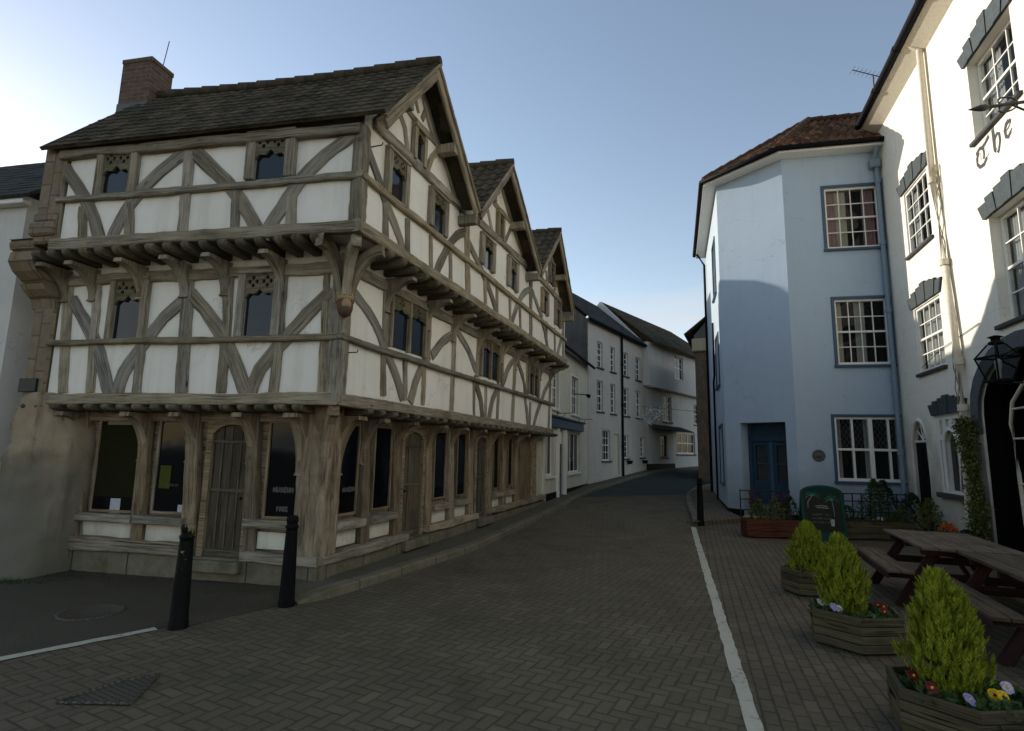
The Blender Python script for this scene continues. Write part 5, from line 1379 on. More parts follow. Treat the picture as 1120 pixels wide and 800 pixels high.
mb = MB(); FAB.rect(mb, a + .001, b - .001, 0, .1, -.5, .06, .01); mb.build('doorstep', M['coping'], bh)
# plinths
for f_, x0, x1 in ((FAB, 0, a), (FAB, b, LAB), (FBC, 0, LBC), (FDA, 0, LDA)):
    mb = MB(); f_.rect(mb, x0 - .0, x1, -.1, .26, -.02, .02, .008); mb.build('plinth', M['black'], bh)
# plaque, vents
u_, z_ = FBC.px(895.5, 498.5); mb = MB()
m_ = Matrix(((FBC.d.x, 0, FBC.n.x, 0), (FBC.d.y, 0, FBC.n.y, 0), (0, 1, 0, 0), (0, 0, 0, 1))); p_ = FBC.pt(u_, z_, .0)
mb.lathe([(.15, 0), (.15, .02), (.13, .03), (.11, .022), (.05, .022), (.045, .035), (.01, .04)], 28); mb.xf(Matrix.Translation(p_) @ m_); 
for k in range(len(mb.f)): mb.f[k].reverse(); mb.uv[k] = list(reversed(mb.uv[k]))
mb.build('plaque', M['letter'], bh)
# soffit, gutters, roof
ov = .38
def offc(f1, f2, l1, d):   # corner of two offset planes (at end of f1)
    n1, n2 = f1.n, f2.n; P = f1.pt(l1, 0, 0); det = n1.x * n2.y - n1.y * n2.x
    return Vector((P.x + (d * n2.y - n1.y * d) / det, P.y + (n1.x * d - d * n2.x) / det))
eA = offc(FDA, FAB, 0, ov); eB = offc(FAB, FBC, LAB, ov); eC3 = FBC.pt(LBC + .5, 0, ov); eD3 = FDA.pt(LDA, 0, ov)
eC = Vector((eC3.x, eC3.y)); eD = Vector((eD3.x, eD3.y))
zE = EB + .02
mb = MB()
ring_o = [eD, eA, eB, eC]; ring_i = [Vector(FDA.pt(LDA, 0, -.1)[:2]), Vector(FDA.pt(0, 0, -.1)[:2]), Vector(FAB.pt(LAB, 0, -.1)[:2]), Vector(FBC.pt(LBC + .5, 0, -.1)[:2])]
for i in range(3):
    a_, b_, c_, d_ = ring_o[i], ring_o[i + 1], ring_i[i + 1], ring_i[i]
    mb.face([(a_.x, a_.y, zE - .12), (b_.x, b_.y, zE - .12), (c_.x, c_.y, zE - .12), (d_.x, d_.y, zE - .12)]); mb.face([(a_.x, a_.y, zE - .12), (a_.x, a_.y, zE + .06), (b_.x, b_.y, zE + .06), (b_.x, b_.y, zE - .12)])
mb.build('soffit', M['white'], bh)
mb = MB()
def offo(f1, l, d, z): return f1.pt(l, z, d)
gd = ov + .06
gA = offc(FDA, FAB, 0, gd); gB = offc(FAB, FBC, LAB, gd); gD = FDA.pt(LDA, zE, gd); gC = FBC.pt(LBC + .1, zE, gd)
mb.tube([gD, (gA.x, gA.y, zE - .0), (gB.x, gB.y, zE - .02), gC], .07, 10); mb.build('gutter', M['black'], bh)
ur_, zr_r = FBC.px(884, 133, -1.9); R1 = FBC.pt(ur_, zr_r, -1.9); R2 = FBC.pt(LBC + 1.2, zr_r, -1.9); RD = Vector((R1.x + (D_.x - A.x) * .9, R1.y + (D_.y - A.y) * .9, zr_r))
mb = MB(); zr = zE + .06
V3 = lambda v, z: Vector((v.x, v.y, z))
tiled(mb, None, V3(eB, zr), V3(eC, zr), R1, R2, sx=.21, sy=.3, wave=.03, lip=.03)
tiled(mb, None, V3(eA, zr), V3(eB, zr), R1 + Vector((-.01, .01, 0)), R1, sx=.21, sy=.3, wave=.03, lip=.03)
tiled(mb, None, V3(eD, zr), V3(eA, zr), RD, R1, sx=.21, sy=.3, wave=.03, lip=.03)
rfb = mb.build('roof', M['tile_red'], bh)
for a_, b_ in ((V3(eB, zr), R1), (V3(eA, zr), R1), (R1, R2), (R1, RD)):
    mb = MB(); n = int((b_ - a_).length / .34)
    for i in range(n): mb.tube([a_.lerp(b_, i / n) + Vector((0, 0, .03)), a_.lerp(b_, (i + 1.05) / n) + Vector((0, 0, .045))], [.085, .1], 8)
    mb.build('ridge_tile', M['tile_red'], rfb)
# pipes
mb = MB(); f_ = FBC; u = LBC - .13
mb.box((-.12, -.09, -.12), (.12, .09, .12), Matrix.Translation(f_.pt(u - .05, EB - .5, .12)) @ Matrix.Rotation(rad(f_.ang), 4, 'Z'), .02)
mb.tube([f_.pt(u - .05, EB - .1, .3), f_.pt(u - .05, EB - .45, .12)], .05, 8); mb.tube([f_.pt(u, EB - .55, .1), f_.pt(u, .2, .1)], .055, 10)
for z in (1.8, 3.6, 5.4, 7.2, 8.9): mb.tube([f_.pt(u, z, .1), f_.pt(u, z + .1, .1)], .075, 10)
mb.build('downpipe', M['bluepipe'], bh)
mb = MB(); mb.tube([f_.pt(u + .13, EB - .9, .06), f_.pt(u + .13, .3, .06)], .028, 8); mb.build('downpipe', M['bluepipe'], bh)
mb = MB(); mb.tube([FDA.pt(LDA - .5, zE - .1, .36), FDA.pt(LDA - .5, zE - .6, .08), FDA.pt(LDA - .5, .2, .08)], .05, 8); mb.tube([FDA.pt(2.7, 6.2, .06), FDA.pt(2.7, 4.4, .06), FDA.pt(3.2, 4.2, .06), FDA.pt(3.2, .2, .06)], .035, 8); mb.build('downpipe', M['black'], bh)

# ------------------------------------------------------------------ the white pub
AP = 71.7
FPB = Face(C, AP + 180)          # u grows towards the camera
if FPB.n.x > 0: FPB = Face(C, AP + 180, True)
EPB = 10.55
pub = thing('white_pub', 'tall white painted pub with sash windows under dark keystone lintels and a black carriage arch', 'pub', (C.x, C.y, 0))
pw1 = qpx(FPB, 991, 1016.5, (207, 183), (281, 264)); pw2 = qpx(FPB, 1003, 1031, (334, 323), (411, 400))
pw3 = qpx(FPB, 1061.5, 1099.5, (62, 17), (158, 122)); pw4u = FPB.px(1087, 290)[0]
pw3 = (pw3[0], pw3[0] + 1.45, pw3[2], pw3[3])
pw4 = (pw4u, pw4u + 1.5, FPB.px(1092, 357)[1], FPB.px(1085, 236)[1])
pw5 = (2.05, 3.35, 1.05, 2.62); dw = (.62, 1.5, .1, 2.7)
arch_l = FPB.px(1078, 500)[0]
arc = [(arch_l, .0), (arch_l, 2.55)] + [(arch_l + 1.5 - 1.5 * math.cos(math.pi * i / 12), 2.55 + .95 * math.sin(math.pi * i / 12)) for i in range(1, 12)] + [(arch_l + 3.0, 2.55), (arch_l + 3.0, 0)]
ar = arc[::-1]
drh = arched(dw[0], dw[1], dw[2], 2.15, .45)
w5 = arched(pw5[0], pw5[1], pw5[2], 2.5, .02)
wall_poly(FPB, [(-.2, -.1), (12, -.1), (12, EPB), (-.2, EPB)], [hole(*x) for x in (pw1, pw2, pw3, pw4, pw5)] + [drh, arc], M['pub'], pub, .3)
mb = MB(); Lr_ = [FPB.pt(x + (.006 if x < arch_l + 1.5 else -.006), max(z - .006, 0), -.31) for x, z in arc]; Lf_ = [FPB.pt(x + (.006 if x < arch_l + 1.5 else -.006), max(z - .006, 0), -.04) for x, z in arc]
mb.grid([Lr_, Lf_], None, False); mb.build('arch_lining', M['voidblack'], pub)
sash(FPB, *pw1, 4, 4, pub, sill='sill', o=-.05, curtain=[(.0, .3, 'net'), (.8, 1, 'net')], depth=.7)
sash(FPB, *pw2, 4, 4, pub, sill='sill', o=-.05, curtain=[(.0, .45, 'net'), (.55, 1, 'net')], depth=.7)
sash(FPB, *pw3, 3, 4, pub, sill='sill', o=-.17, curtain=[(.0, .35, 'net')], depth=.7)
sash(FPB, *pw4, 3, 4, pub, sill='sill', o=-.17, curtain=[(.0, .45, 'net'), (.5, 1, 'net')], depth=.7)
# arched gothic window at the ground floor
a, b, c, d = pw5; mb = MB(); m = (a + b) / 2
FPB.poly(mb, hole(a, b, c, d), [arched(a + .36, b - .36, c + .06, d - .55, .24)[::1], hole(a + .07, a + .28, c + .07, d - .5), hole(b - .28, b - .07, c + .07, d - .5), hole(a + .1, a + .25, d - .38, d - .08), hole(m - .25, m - .1, d - .22, d - .08), hole(m + .1, m + .25, d - .22, d - .08), hole(b - .25, b - .1, d - .38, d - .08)], -.10, -.02)
w_ = mb.build('window', M['white'], pub)
mb = MB(); FPB.sheet(mb, a, b, c, d, -.09); mb.build('pane', M['shopglass'], w_)
mb = MB()
for k in range(13):
    pass
L_ = arched(a + .33, b - .33, c + .06, d - .55, .26); mb.tube([FPB.pt(x, z, -.0) for x, z in L_], .04, 6); mb.build('arch_moulding', M['white'], w_)
mb = MB(); FPB.rect(mb, a - .08, b + .08, c - .1, c - .004, -.1, .09, .01); mb.build('sill', M['sill'], w_)
# arched side door with its fanlight
a, b = dw[0], dw[1]; mb = MB(); FPB.rect(mb, a, b, .05, 2.1, -.12, -.05, .01)
for i in range(2):
    for j in range(3): FPB.rect(mb, a + .08 + i * .4, a + .4 + i * .4, .25 + j * .62, .75 + j * .62, -.05, -.035, .01)
d_ = mb.build('door', M['black'], pub)
mb = MB(); FPB.sheet(mb, a, b, 2.1, 2.68, -.1); fl = mb.build('fanlight', M['shopglass'], pub)
mb = MB()
for k in range(1, 5): an = math.pi * k / 5; mb.tube([FPB.pt((a + b) / 2, 2.14, -.07), FPB.pt((a + b) / 2 + .38 * math.cos(an), 2.14 + .42 * math.sin(an), -.07)], .014, 5)
mb.tube([FPB.pt(a, 2.12, -.06), FPB.pt(b, 2.12, -.06)], .03, 5); mb.build('glazing_bar', M['white'], fl)
mb = MB(); L_ = arched(a - .03, b + .03, .1, 2.15, .46); mb.tube([FPB.pt(x, z, .0) for x, z in L_], .045, 6); mb.build('arch_moulding', M['pub'], pub)
# lintels of stepped voussoirs with raised keystones
def lintel(face, u0, u1, z0, parent, hh=.44, n=7):
    u0, u1 = rng(u0, u1); mb = MB(); L = (u1 - u0)
    for i in range(n):
        f0, f1 = i / n, (i + 1) / n; cen = (n - 1) / 2; t = 1 - abs(i - cen) / (cen + .001)
        h = hh * (.62 + .38 * t ** .8); sp = lambda f: (f - .5) * .28
        a0, a1 = u0 + L * f0 + .006, u0 + L * f1 - .006
        face.poly(mb, [(a0, z0), (a0 + sp(f0), z0 + h), (a1 + sp(f1), z0 + h), (a1, z0)], [], -.02, .045 + .012 * (i % 2))
    mb.build('lintel', M['lintel'], parent)
lintel(FPB, pw1[0] - .16, pw1[1] + .12, pw1[3] + .03, pub); lintel(FPB, pw2[0] - .14, pw2[1] + .1, pw2[3] + .03, pub)
lintel(FPB, pw3[0] - .1, pw3[1] + .1, pw3[3] + .01, pub); lintel(FPB, pw4[0] - .1, pw4[1] + .1, pw4[3] + .01, pub); lintel(FPB, pw5[0] - .12, pw5[1] + .12, pw5[3] + .03, pub, .38)
# carriage arch
o_arc = [(arch_l - .28, .0), (arch_l - .28, 2.62)] + [(arch_l + 1.5 - 1.78 * math.cos(math.pi * i / 12), 2.62 + 1.14 * math.sin(math.pi * i / 12)) for i in range(1, 12)] + [(arch_l + 3.28, 2.62), (arch_l + 3.28, 0)]
ring = o_arc + [p for p in arc[::-1]]
mb = MB(); FPB.poly(mb, [(arch_l - .28, 2.2), (arch_l - .28, 2.62)] + o_arc[2:-2] + [(arch_l + 3.28, 2.62), (arch_l + 3.28, 2.2), (arch_l + 3.0, 2.2)] + arc[::-1][1:-1] + [(arch_l, 2.2)], [], -.02, .05); mb.build('arch_moulding', M['archgrey'], pub)
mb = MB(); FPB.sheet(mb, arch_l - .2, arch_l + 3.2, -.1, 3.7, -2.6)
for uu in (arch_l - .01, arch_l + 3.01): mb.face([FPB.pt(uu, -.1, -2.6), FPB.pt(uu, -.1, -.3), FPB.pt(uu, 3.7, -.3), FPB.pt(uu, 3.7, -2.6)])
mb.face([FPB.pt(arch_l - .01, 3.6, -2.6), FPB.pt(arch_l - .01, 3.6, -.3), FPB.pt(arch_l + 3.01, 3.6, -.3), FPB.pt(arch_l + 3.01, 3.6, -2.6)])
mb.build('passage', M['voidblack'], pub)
# white framed inner window in the arch
a0 = FPB.px(1108, 480, -.25)[0]; mb = MB()
mb.tube([FPB.pt(a0 + x, z, -.25) for x, z in ((.12, .35), (.06, 1.5), (0, 2.35), (.12, 2.72), (.5, 2.98), (1.0, 3.1))], .035, 6)
for z in (1.35, 2.1, 2.6): mb.tube([FPB.pt(a0 + .03, z, -.25), FPB.pt(a0 + 1.2, z, -.25)], .02, 6)
mb.build('inner_frame', M['cream_paint'], pub)
# eaves: deep sloping soffit, black gutter, roof
mb = MB(); so_ = .36
mb.face([FPB.pt(-.0, EPB - .20, 0.003), FPB.pt(12, EPB - .20, 0.003), FPB.pt(12, EPB + .02, so_), FPB.pt(-.0, EPB + .02, so_)][::-1]); mb.face([FPB.pt(-.0, EPB + .02, so_), FPB.pt(12, EPB + .02, so_), FPB.pt(12, EPB + .14, so_), FPB.pt(-.0, EPB + .14, so_)][::-1])
mb.face([FPB.pt(0, EPB - .20, 0), FPB.pt(0, EPB + .02, so_), FPB.pt(0, EPB + .14, so_), FPB.pt(0, EPB + .14, 0)]); mb.build('soffit', M['cream_paint'], pub)
mb = MB(); mb.tube([FPB.pt(-.05, EPB + .1, so_ + .07), FPB.pt(12, EPB + .1, so_ + .07)], .085, 10)
for u in (1.5, 3.0, 4.5, 6.0): mb.tube([FPB.pt(u, EPB + .1, so_ + .07), FPB.pt(u + .12, EPB + .1, so_ + .07)], .1, 10)
mb.build('gutter', M['black'], pub)
mb = MB(); tiled(mb, None, FPB.pt(-.1, EPB + .16, so_ + .06), FPB.pt(12, EPB + .16, so_ + .06), FPB.pt(-.1, EPB + 3.0, -3.6), FPB.pt(12, EPB + 3.0, -3.6), sx=.3, sy=.24, wave=0, lip=.012); mb.build('roof', M['slate'], pub)
# downpipe painted cream, wandering, with old brackets and climber stems
u = FPB.px(1046, 330)[0]; mb = MB(); zs2 = [EPB - .25, 9.2, 7.9, 6.2, 4.6, 3.1, 1.6, .2]
ctrl = [(FPB.px(1013, 76)[0], EPB - .1), (FPB.px(1026, 200)[0], FPB.px(1026, 200)[1]), (FPB.px(1039, 290)[0], FPB.px(1039, 290)[1]), (FPB.px(1052, 400)[0], FPB.px(1052, 400)[1]), (FPB.px(1057, 450)[0] - .02, FPB.px(1057, 450)[1]), (FPB.px(1060, 520)[0] - .1, .2)]
ctrl = [(x + (.12 if z < 5 else 0), z) for x, z in ctrl]; mb.tube([FPB.pt(x, z, .09) for x, z in ctrl], .06, 10)
for (x, z) in ctrl[1:-1]: mb.tube([FPB.pt(x, z, .09), FPB.pt(x, z + .12, .09)], .085, 10)
mb.tube([FPB.pt(ctrl[0][0], EPB - .14, .09), FPB.pt(ctrl[0][0], EPB + .04, .3)], .05, 8)
dp = mb.build('downpipe', M['cream_paint'], pub)
mb = MB(); random.seed(4)
for k in range(7):
    z = 7.5 - .0; pts = []
    for i in range(14): zz = 7.7 - i * .42; pts.append(FPB.pt(ctrl[1][0] + .1 + .02 * i * .2 + .05 * math.sin(i * .9 + k), zz, .06 + .04 * math.sin(i * 1.7 + k * 2)))
    if k < 3: mb.tube(pts, .011, 5)
mb.build('old_stem', M['coping'], dp)
mb = MB(); mb.tube([FPB.pt(1.6, 3.75, .02), FPB.pt(2.8, 3.98, .03), FPB.pt(4.4, 4.15, .02)], .008, 4); mb.build('cable', M['black'], pub)
# black-letter THE painted on the wall
def blackletter(name, parent):
    mb = MB(); mt = M['letter_dark']
    def st(pts, w): 
        P = []
        for x, y in pts: P.append(base(x, y))
        timber(FPB, P, w * 1.35, .001, .006, name, mt, parent, jit=0, mb=mb)
    u0, z0 = FPB.px(1069.5, 182); u1, _ = FPB.px(1106, 150)
    S = (u1 - u0) / 2.05; base = lambda x, y: (u0 + x * S, z0 - .03 + y * S * .74)
    k = S
    # T: bowl, head stroke, inner stem
    st([(.62, .05), (.42, -.12), (.15, -.08), (.0, .15), (.02, .42), (.16, .62)], .13 * k); st([(.0, .62), (.22, .74), (.42, .66), (.62, .72), (.86, .86)], .12 * k); st([(.46, .66), (.48, .3), (.42, .12)], .11 * k)
    st([(.62, .05), (.78, .14)], .05 * k); st([(.25, .55), (.27, .2)], .035 * k)
    # h
    st([(1.12, .98), (1.14, .5), (1.12, .02), (1.2, -.05)], .14 * k); st([(1.05, .9), (1.2, 1.0)], .07 * k); st([(1.16, .46), (1.34, .60), (1.46, .5), (1.47, .2), (1.36, -.1), (1.28, -.2)], .11 * k); st([(1.16, .42), (1.3, .55)], .05 * k)
    # e
    st([(2.08, .12), (1.92, .0), (1.8, .1), (1.78, .4), (1.88, .58), (2.02, .62)], .13 * k); st([(2.0, .62), (2.12, .48), (1.98, .36), (1.82, .3)], .06 * k); st([(2.08, .12), (2.16, .2)], .05 * k)
    st([(2.05, .62), (2.13, .5)], .1 * k)
    return mb.build(name, mt, parent)
blackletter('lettering', pub)
# wrought iron sign arm reaching out over the forecourt
mb = MB(); us = pw3[1] + .05
ti = ray(1083, 117); 
root_p = FPB.pt(7.2, 7.55, 0); tip = FPB.pt(6.62, 7.55, 1.35)
oo = .85
uu = min([(abs(math.atan2(FPB.pt(2 + .01 * i, 0, oo).x, FPB.pt(2 + .01 * i, 0, oo).y) - math.atan2(ti[0], ti[1])), 2 + .01 * i) for i in range(600)])[1]
p_ = FPB.pt(uu, 0, oo); zz = CAMH + ti[2] * math.hypot(p_.x, p_.y) / math.hypot(ti[0], ti[1])
tip = FPB.pt(uu, zz, oo); rt_ = FPB.pt(uu, zz, 0)
mb.tube([rt_, tip], .024, 8); dv = (tip - rt_).normalized()
mb.tube([tip, tip + dv * .06, tip + dv * .12, tip + dv * .26], [.02, .05, .045, .004], 8)
for sgn in (1, -1):
    c_ = tip - dv * .12; pts = [c_ + dv * (-.13 * t) + Vector((0, 0, sgn * .11 * math.sin(t * 3.0))) + dv * (.06 * math.sin(t * 5)) for t in [i / 12 for i in range(13)]]; mb.tube(pts, .012, 6)
mb.tube([FPB.pt(uu, zz - .5, 0), FPB.pt(uu, zz - .3, .25), FPB.pt(uu, zz - .02, .6)], .014, 6)
sb_ = mb.build('sign_arm', M['iron']); tag(sb_, 'wrought iron sign arm with spear tip and scrolls high on the white pub wall', 'sign bracket')
# lantern on its bracket
lt = thing('wall_lantern', 'black four sided glass lantern on an iron bracket by the black carriage arch', 'lantern', (0, 0, 0))
r_ = ray(1096, 396); uL = arch_l + .32; OL = .62
bestu = min([(abs((lambda p: math.atan2(p.x, p.y) - math.atan2(r_[0], r_[1]))(FPB.pt(3.3 + .02 * i, 0, OL))), 3.3 + .02 * i) for i in range(150)])[1]
uL = bestu; pL = FPB.pt(uL, 0, OL); dh = math.hypot(pL.x, pL.y); zL = CAMH + r_[2] * dh / math.hypot(r_[0], r_[1])
lt.location = (pL.x, pL.y, zL)
mb = LMB(); h0, h1, w0, w1_ = -.27, .07, .105, .185
for sx_, sy_ in ((1, 1), (1, -1), (-1, 1), (-1, -1)): mb.tube([(w0 * sx_, w0 * sy_, h0), (w1_ * sx_, w1_ * sy_, h1)], .013, 6)
for z, w_ in ((h0, w0), (h1, w1_)):
    q = [(w_, w_, z), (w_, -w_, z), (-w_, -w_, z), (-w_, w_, z), (w_, w_, z)]; mb.tube(q, .016, 6)
for sx_, sy_ in ((1, 1), (1, -1), (-1, 1), (-1, -1)): mb.tube([(w1_ * sx_, w1_ * sy_, h1), (.07 * sx_, .07 * sy_, .27)], .012, 6)
mb.lathe([(.02, .26), (.1, .27), (.09, .30), (.055, .32), (.06, .36), (.1, .375), (.03, .40)], 12); mb.box((-.13, -.13, h0 - .03), (.13, .13, h0 - .005), None, .005)
mb.build('frame', M['black'], lt)
mb = LMB()
for k in range(4):
    m_ = Matrix.Rotation(math.pi / 2 * k, 4, 'Z'); q = [(-w0, w0, h0), (w0, w0, h0), (w1_, w1_, h1), (-w1_, w1_, h1)]; mb.face([m_ @ Vector(p) for p in q]); q = [(-w1_, w1_, h1), (w1_, w1_, h1), (.07, .07, .27), (-.07, .07, .27)]; mb.face([m_ @ Vector(p) for p in q])
mb.build('pane', M['glass_t'], lt)
mb = LMB(); mb.lathe([(.03, h0), (.03, -.12), (.045, -.08), (.045, .02), (.02, .05)], 10); mb.build('mantle', M['chalk'], lt)
mb = MB(); q0 = FPB.pt(uL - .0, zL - .1, 0); 
wallp = FPB.pt(uL, zL - .31, 0.0); mb.tube([wallp, FPB.pt(uL, zL - .31, OL)], .018, 6); mb.tube([FPB.pt(uL, zL - .31, .02), FPB.pt(uL, zL - .75, .02)], .018, 6); mb.tube([FPB.pt(uL, zL - .7, .03), FPB.pt(uL, zL - .4, .35)], .012, 6)
mb.build('bracket', M['iron'], lt)
# television aerial
pa = FPB.pt(.1, 0, .5) + Vector((.78, .3, 0)); r_ = ray(962, 80); zt_ = CAMH + r_[2] * math.hypot(pa.x, pa.y) / math.hypot(r_[0], r_[1])
mb = MB(); mb.tube([(pa.x, pa.y, EPB + .3), (pa.x, pa.y, zt_)], .022, 6)
a_ = Vector((pa.x - .5, pa.y + .1, zt_ + .22)); b_ = Vector((pa.x + .28, pa.y - .05, zt_ - .12))
ae = thing('tv_aerial', 'metal television aerial on a pole above the gutter of the white pub', 'aerial', (pa.x, pa.y, EPB))
mb.build('pole', M['lead'], ae)
mb = MB(); mb.tube([a_, b_], .014, 5)
for i in range(9):
    c_ = a_.lerp(b_, i / 8); mb.tube([c_ + Vector((-.02, -.16, 0)), c_ + Vector((.02, .16, 0))], .008, 4)
mb.build('boom', M['lead'], ae)
mb = MB(); mb.box((-.02, -.15, -.12), (.03, .15, .12), Matrix.Translation(b_), .005); mb.build('reflector', M['white'], ae)

# ------------------------------------------------------------------ street furniture
def bollard(name, label, x, y, z, worn, rz=0):
    t = thing(name, label, 'bollard', (x, y, z), rz, 'black street bollards'); t.scale = (.9, .9, 1)
    mb = LMB(); mb.lathe([(.098, -.03), (.098, .06), (.092, .08), (.086, .3), (.070, .80), (.068, .83), (.076, .835), (.08, .85), (.076, .865), (.066, .87), (.065, .895), (.071, .90), (.073, .94), (.06, .965), (.02, .975)], 24); mb.build('post', M['bollard_worn' if worn else 'black'], t)
    return t
def mk_worn():
    t = NT('chipped_black_paint'); o = t.obj(); z = t.sep(o)[2]
    n = t.noise(o, 9, 5, .7)
    k = t.m_('ADD', n, t.m_('MULTIPLY', t.ramp(z, [(.55, 0), (.95, 1)]), .17))
    f = t.ramp(k, [(.66, 0), (.69, 1)])
    c = t.mix(f, (.005, .005, .005), t.mix(t.noise(o, 30, 3), (.05, .045, .03), (.36, .30, .14)))
    return t.done(c, t.mix(f, .6, .85), t.bump(t.m_('ADD', n, f), .5, .004), spec=.12)
M['bollard_worn'] = mk_worn()
b1 = gnd(194.5, 687); b2 = gnd(313, 663); b3 = gnd(766.5, 575)
bollard('bollard', 'cast iron bollard with chipped paint at the end of the white line', b1[0], b1[1], 0, True)
bollard('bollard', 'clean black bollard standing at the start of the raised kerb', b2[0], b2[1], 0.0, False)
b_ = bollard('bollard', 'slim black bollard at the far end of the forecourt line near the blue house', b3[0], b3[1], zg(b3[1]), False); b_.scale = (.9, .9, 1.16)
mb = MB(); p = Vector((4.1, 13.95, .1)); 
# covers in the ground
def cover_round():
    mb = MB(); cx, cy = gnd(100, 670); R_ = .3
    mb.lathe([(R_, 0.0), (R_, .011), (R_ - .03, .012), (R_ - .035, .007), (.01, .0075)], 32, (cx, cy, .002)); 
    o = mb.build('manhole_cover', M['cover']); tag(o, 'round iron manhole cover in the dark tarmac left of the chipped bollard', 'manhole cover')
def mk_cover():
    t = NT('cast_iron_cover'); o = t.obj(); v = t.map(o, (1, 1, 0), (0, 0, rad(30)))
    s = t.sep(v); gx = t.m_('PINGPONG', s[0], .02); gy = t.m_('PINGPONG', s[1], .02); g = t.m_('MINIMUM', gx, gy)
    f = t.ramp(t.m_('MULTIPLY', g, 50), [(.2, 0), (.4, 1)])
    c = t.mix(f, (.055, .048, .036), (.125, .11, .082)); return t.done(c, .55, t.bump(f, .7, .006), metal=.3)
M['cover'] = mk_cover()
cover_round()
cs = [gnd(*p) for p in ((62, 768), (172, 741), (143, 771))]
g0, g1_, g2_ = gnd(62, 770), gnd(174, 739), gnd(143, 772)
cs = [g0, g2_, g1_, gnd(128, 748)]
mb = MB(); cz = .006
gc = Vector((sum(p[0] for p in cs) / 4, sum(p[1] for p in cs) / 4))
mb.face([(x, y, cz + .004) for x, y in cs]); 
o = mb.build('drain_cover', M['cover']); me = o.data
bm = bmesh.new(); bm.from_mesh(me); bmesh.ops.recalc_face_normals(bm, faces=bm.faces[:])
if sum(f.normal.z for f in bm.faces) < 0: bmesh.ops.reverse_faces(bm, faces=bm.faces[:])
bm.to_mesh(me); bm.free()
frm = MB()
for i in range(4):
    a, b = Vector((*cs[i], cz + .002)), Vector((*cs[(i + 1) % 4], cz + .006)); frm.tube([a, b], .012, 4)
o2 = frm.build('frame', M['cover'], o); tag(o, 'patterned iron drain cover set in the herringbone paving', 'drain cover')

# ------------------------------------------------------------------ plants
def nz3(x, y, z): return mnoise.noise(Vector((x, y, z)))
def leaf_cloud(mb, cx, cy, z0, z1, rfun, n, ln, wd, up=.7, seed=1, shell=.55, lean=(0, 0)):
    rs = random.Random(seed)
    for k in range(n):
        f = rs.random(); z = z0 + (z1 - z0) * f; R = rfun(f); a = rs.uniform(0, 2 * math.pi)
        lump = 1 + .16 * math.sin(3 * a + 7 * f + seed) + .10 * math.sin(7 * a - 11 * f + seed * 2)
        rr = R * lump * (shell + (1 - shell) * rs.random() ** .5) if rs.random() < .85 else R * rs.random()
        p = Vector((cx + rr * math.cos(a) + lean[0] * f, cy + rr * math.sin(a) + lean[1] * f, z))
        d = Vector((math.cos(a) * (1 - up), math.sin(a) * (1 - up), up)) + Vector((rs.gauss(0, .3), rs.gauss(0, .3), rs.gauss(0, .25))); d.normalize()
        s = d.cross(Vector((rs.gauss(0, 1), rs.gauss(0, 1), rs.gauss(0, 1)))).normalized()
        l = ln * rs.uniform(.6, 1.3); w_ = wd * rs.uniform(.7, 1.2); r_ = rs.random(); uvv = [(r_, rs.random())] * 4
        mb.face([p - s * w_ * .3, p + d * l * .5 - s * w_ * .5, p + d * l, p + d * l * .5 + s * w_ * .5], uvv)
def spray_cloud(mb, cx, cy, z0, z1, rfun, n, seed, lean=(0, 0), size=.85):
    "flattened conifer sprays: each a little fan of pointed scales standing up and out"
    rs = random.Random(seed)
    for k in range(n):
        f = rs.random() ** .9; R = rfun(f); a = rs.uniform(0, 2 * math.pi)
        lump = 1 + .6 * nz3(math.cos(a) * 2.2 + seed, math.sin(a) * 2.2, f * 5.5) + .45 * nz3(math.cos(a) * 6, math.sin(a) * 6 + seed, f * 15)
        if nz3(math.cos(a) * 4 + seed, math.sin(a) * 4, f * 9 + 5) > .28 and rs.random() < .8: continue
        rr = R * lump * (.55 + .47 * rs.random() ** .35); z = z0 + (z1 - z0) * f
        p = Vector((cx + rr * math.cos(a) + lean[0] * f, cy + rr * math.sin(a) + lean[1] * f, z))
        out = Vector((math.cos(a), math.sin(a), 0)); d = (out * rs.uniform(.15, .55) + Vector((0, 0, 1)) + Vector((rs.gauss(0, .18), rs.gauss(0, .18), 0))).normalized()
        s = Vector((-math.sin(a), math.cos(a), 0)); s = (s * math.cos(rs.uniform(-1.2, 1.2)) + out * math.sin(rs.uniform(-1.2, 1.2))).normalized()
        L = rs.uniform(.045, .12) * size; r_ = rs.random()
        for j in range(7):
            t = j / 6; side = 1 if j % 2 else -1; b = p + d * L * t * .75; dd = (d + s * side * .75 * (1 - t * .5)).normalized() if j < 6 else d
            l = L * .42 * (1 - t * .35); ww = .006 * size; nn = dd.cross(s if abs(dd.dot(s)) < .95 else out).normalized(); sd = dd.cross(nn)
            uvv = [(r_ + .05 * t, .3 + .1 * rs.random())] * 3
            mb.face([b - sd * ww, b + sd * ww, b + dd * l], uvv)
        mb.face([p - s * .004, p + s * .004, p + d * L], [(r_, .2)] * 3)
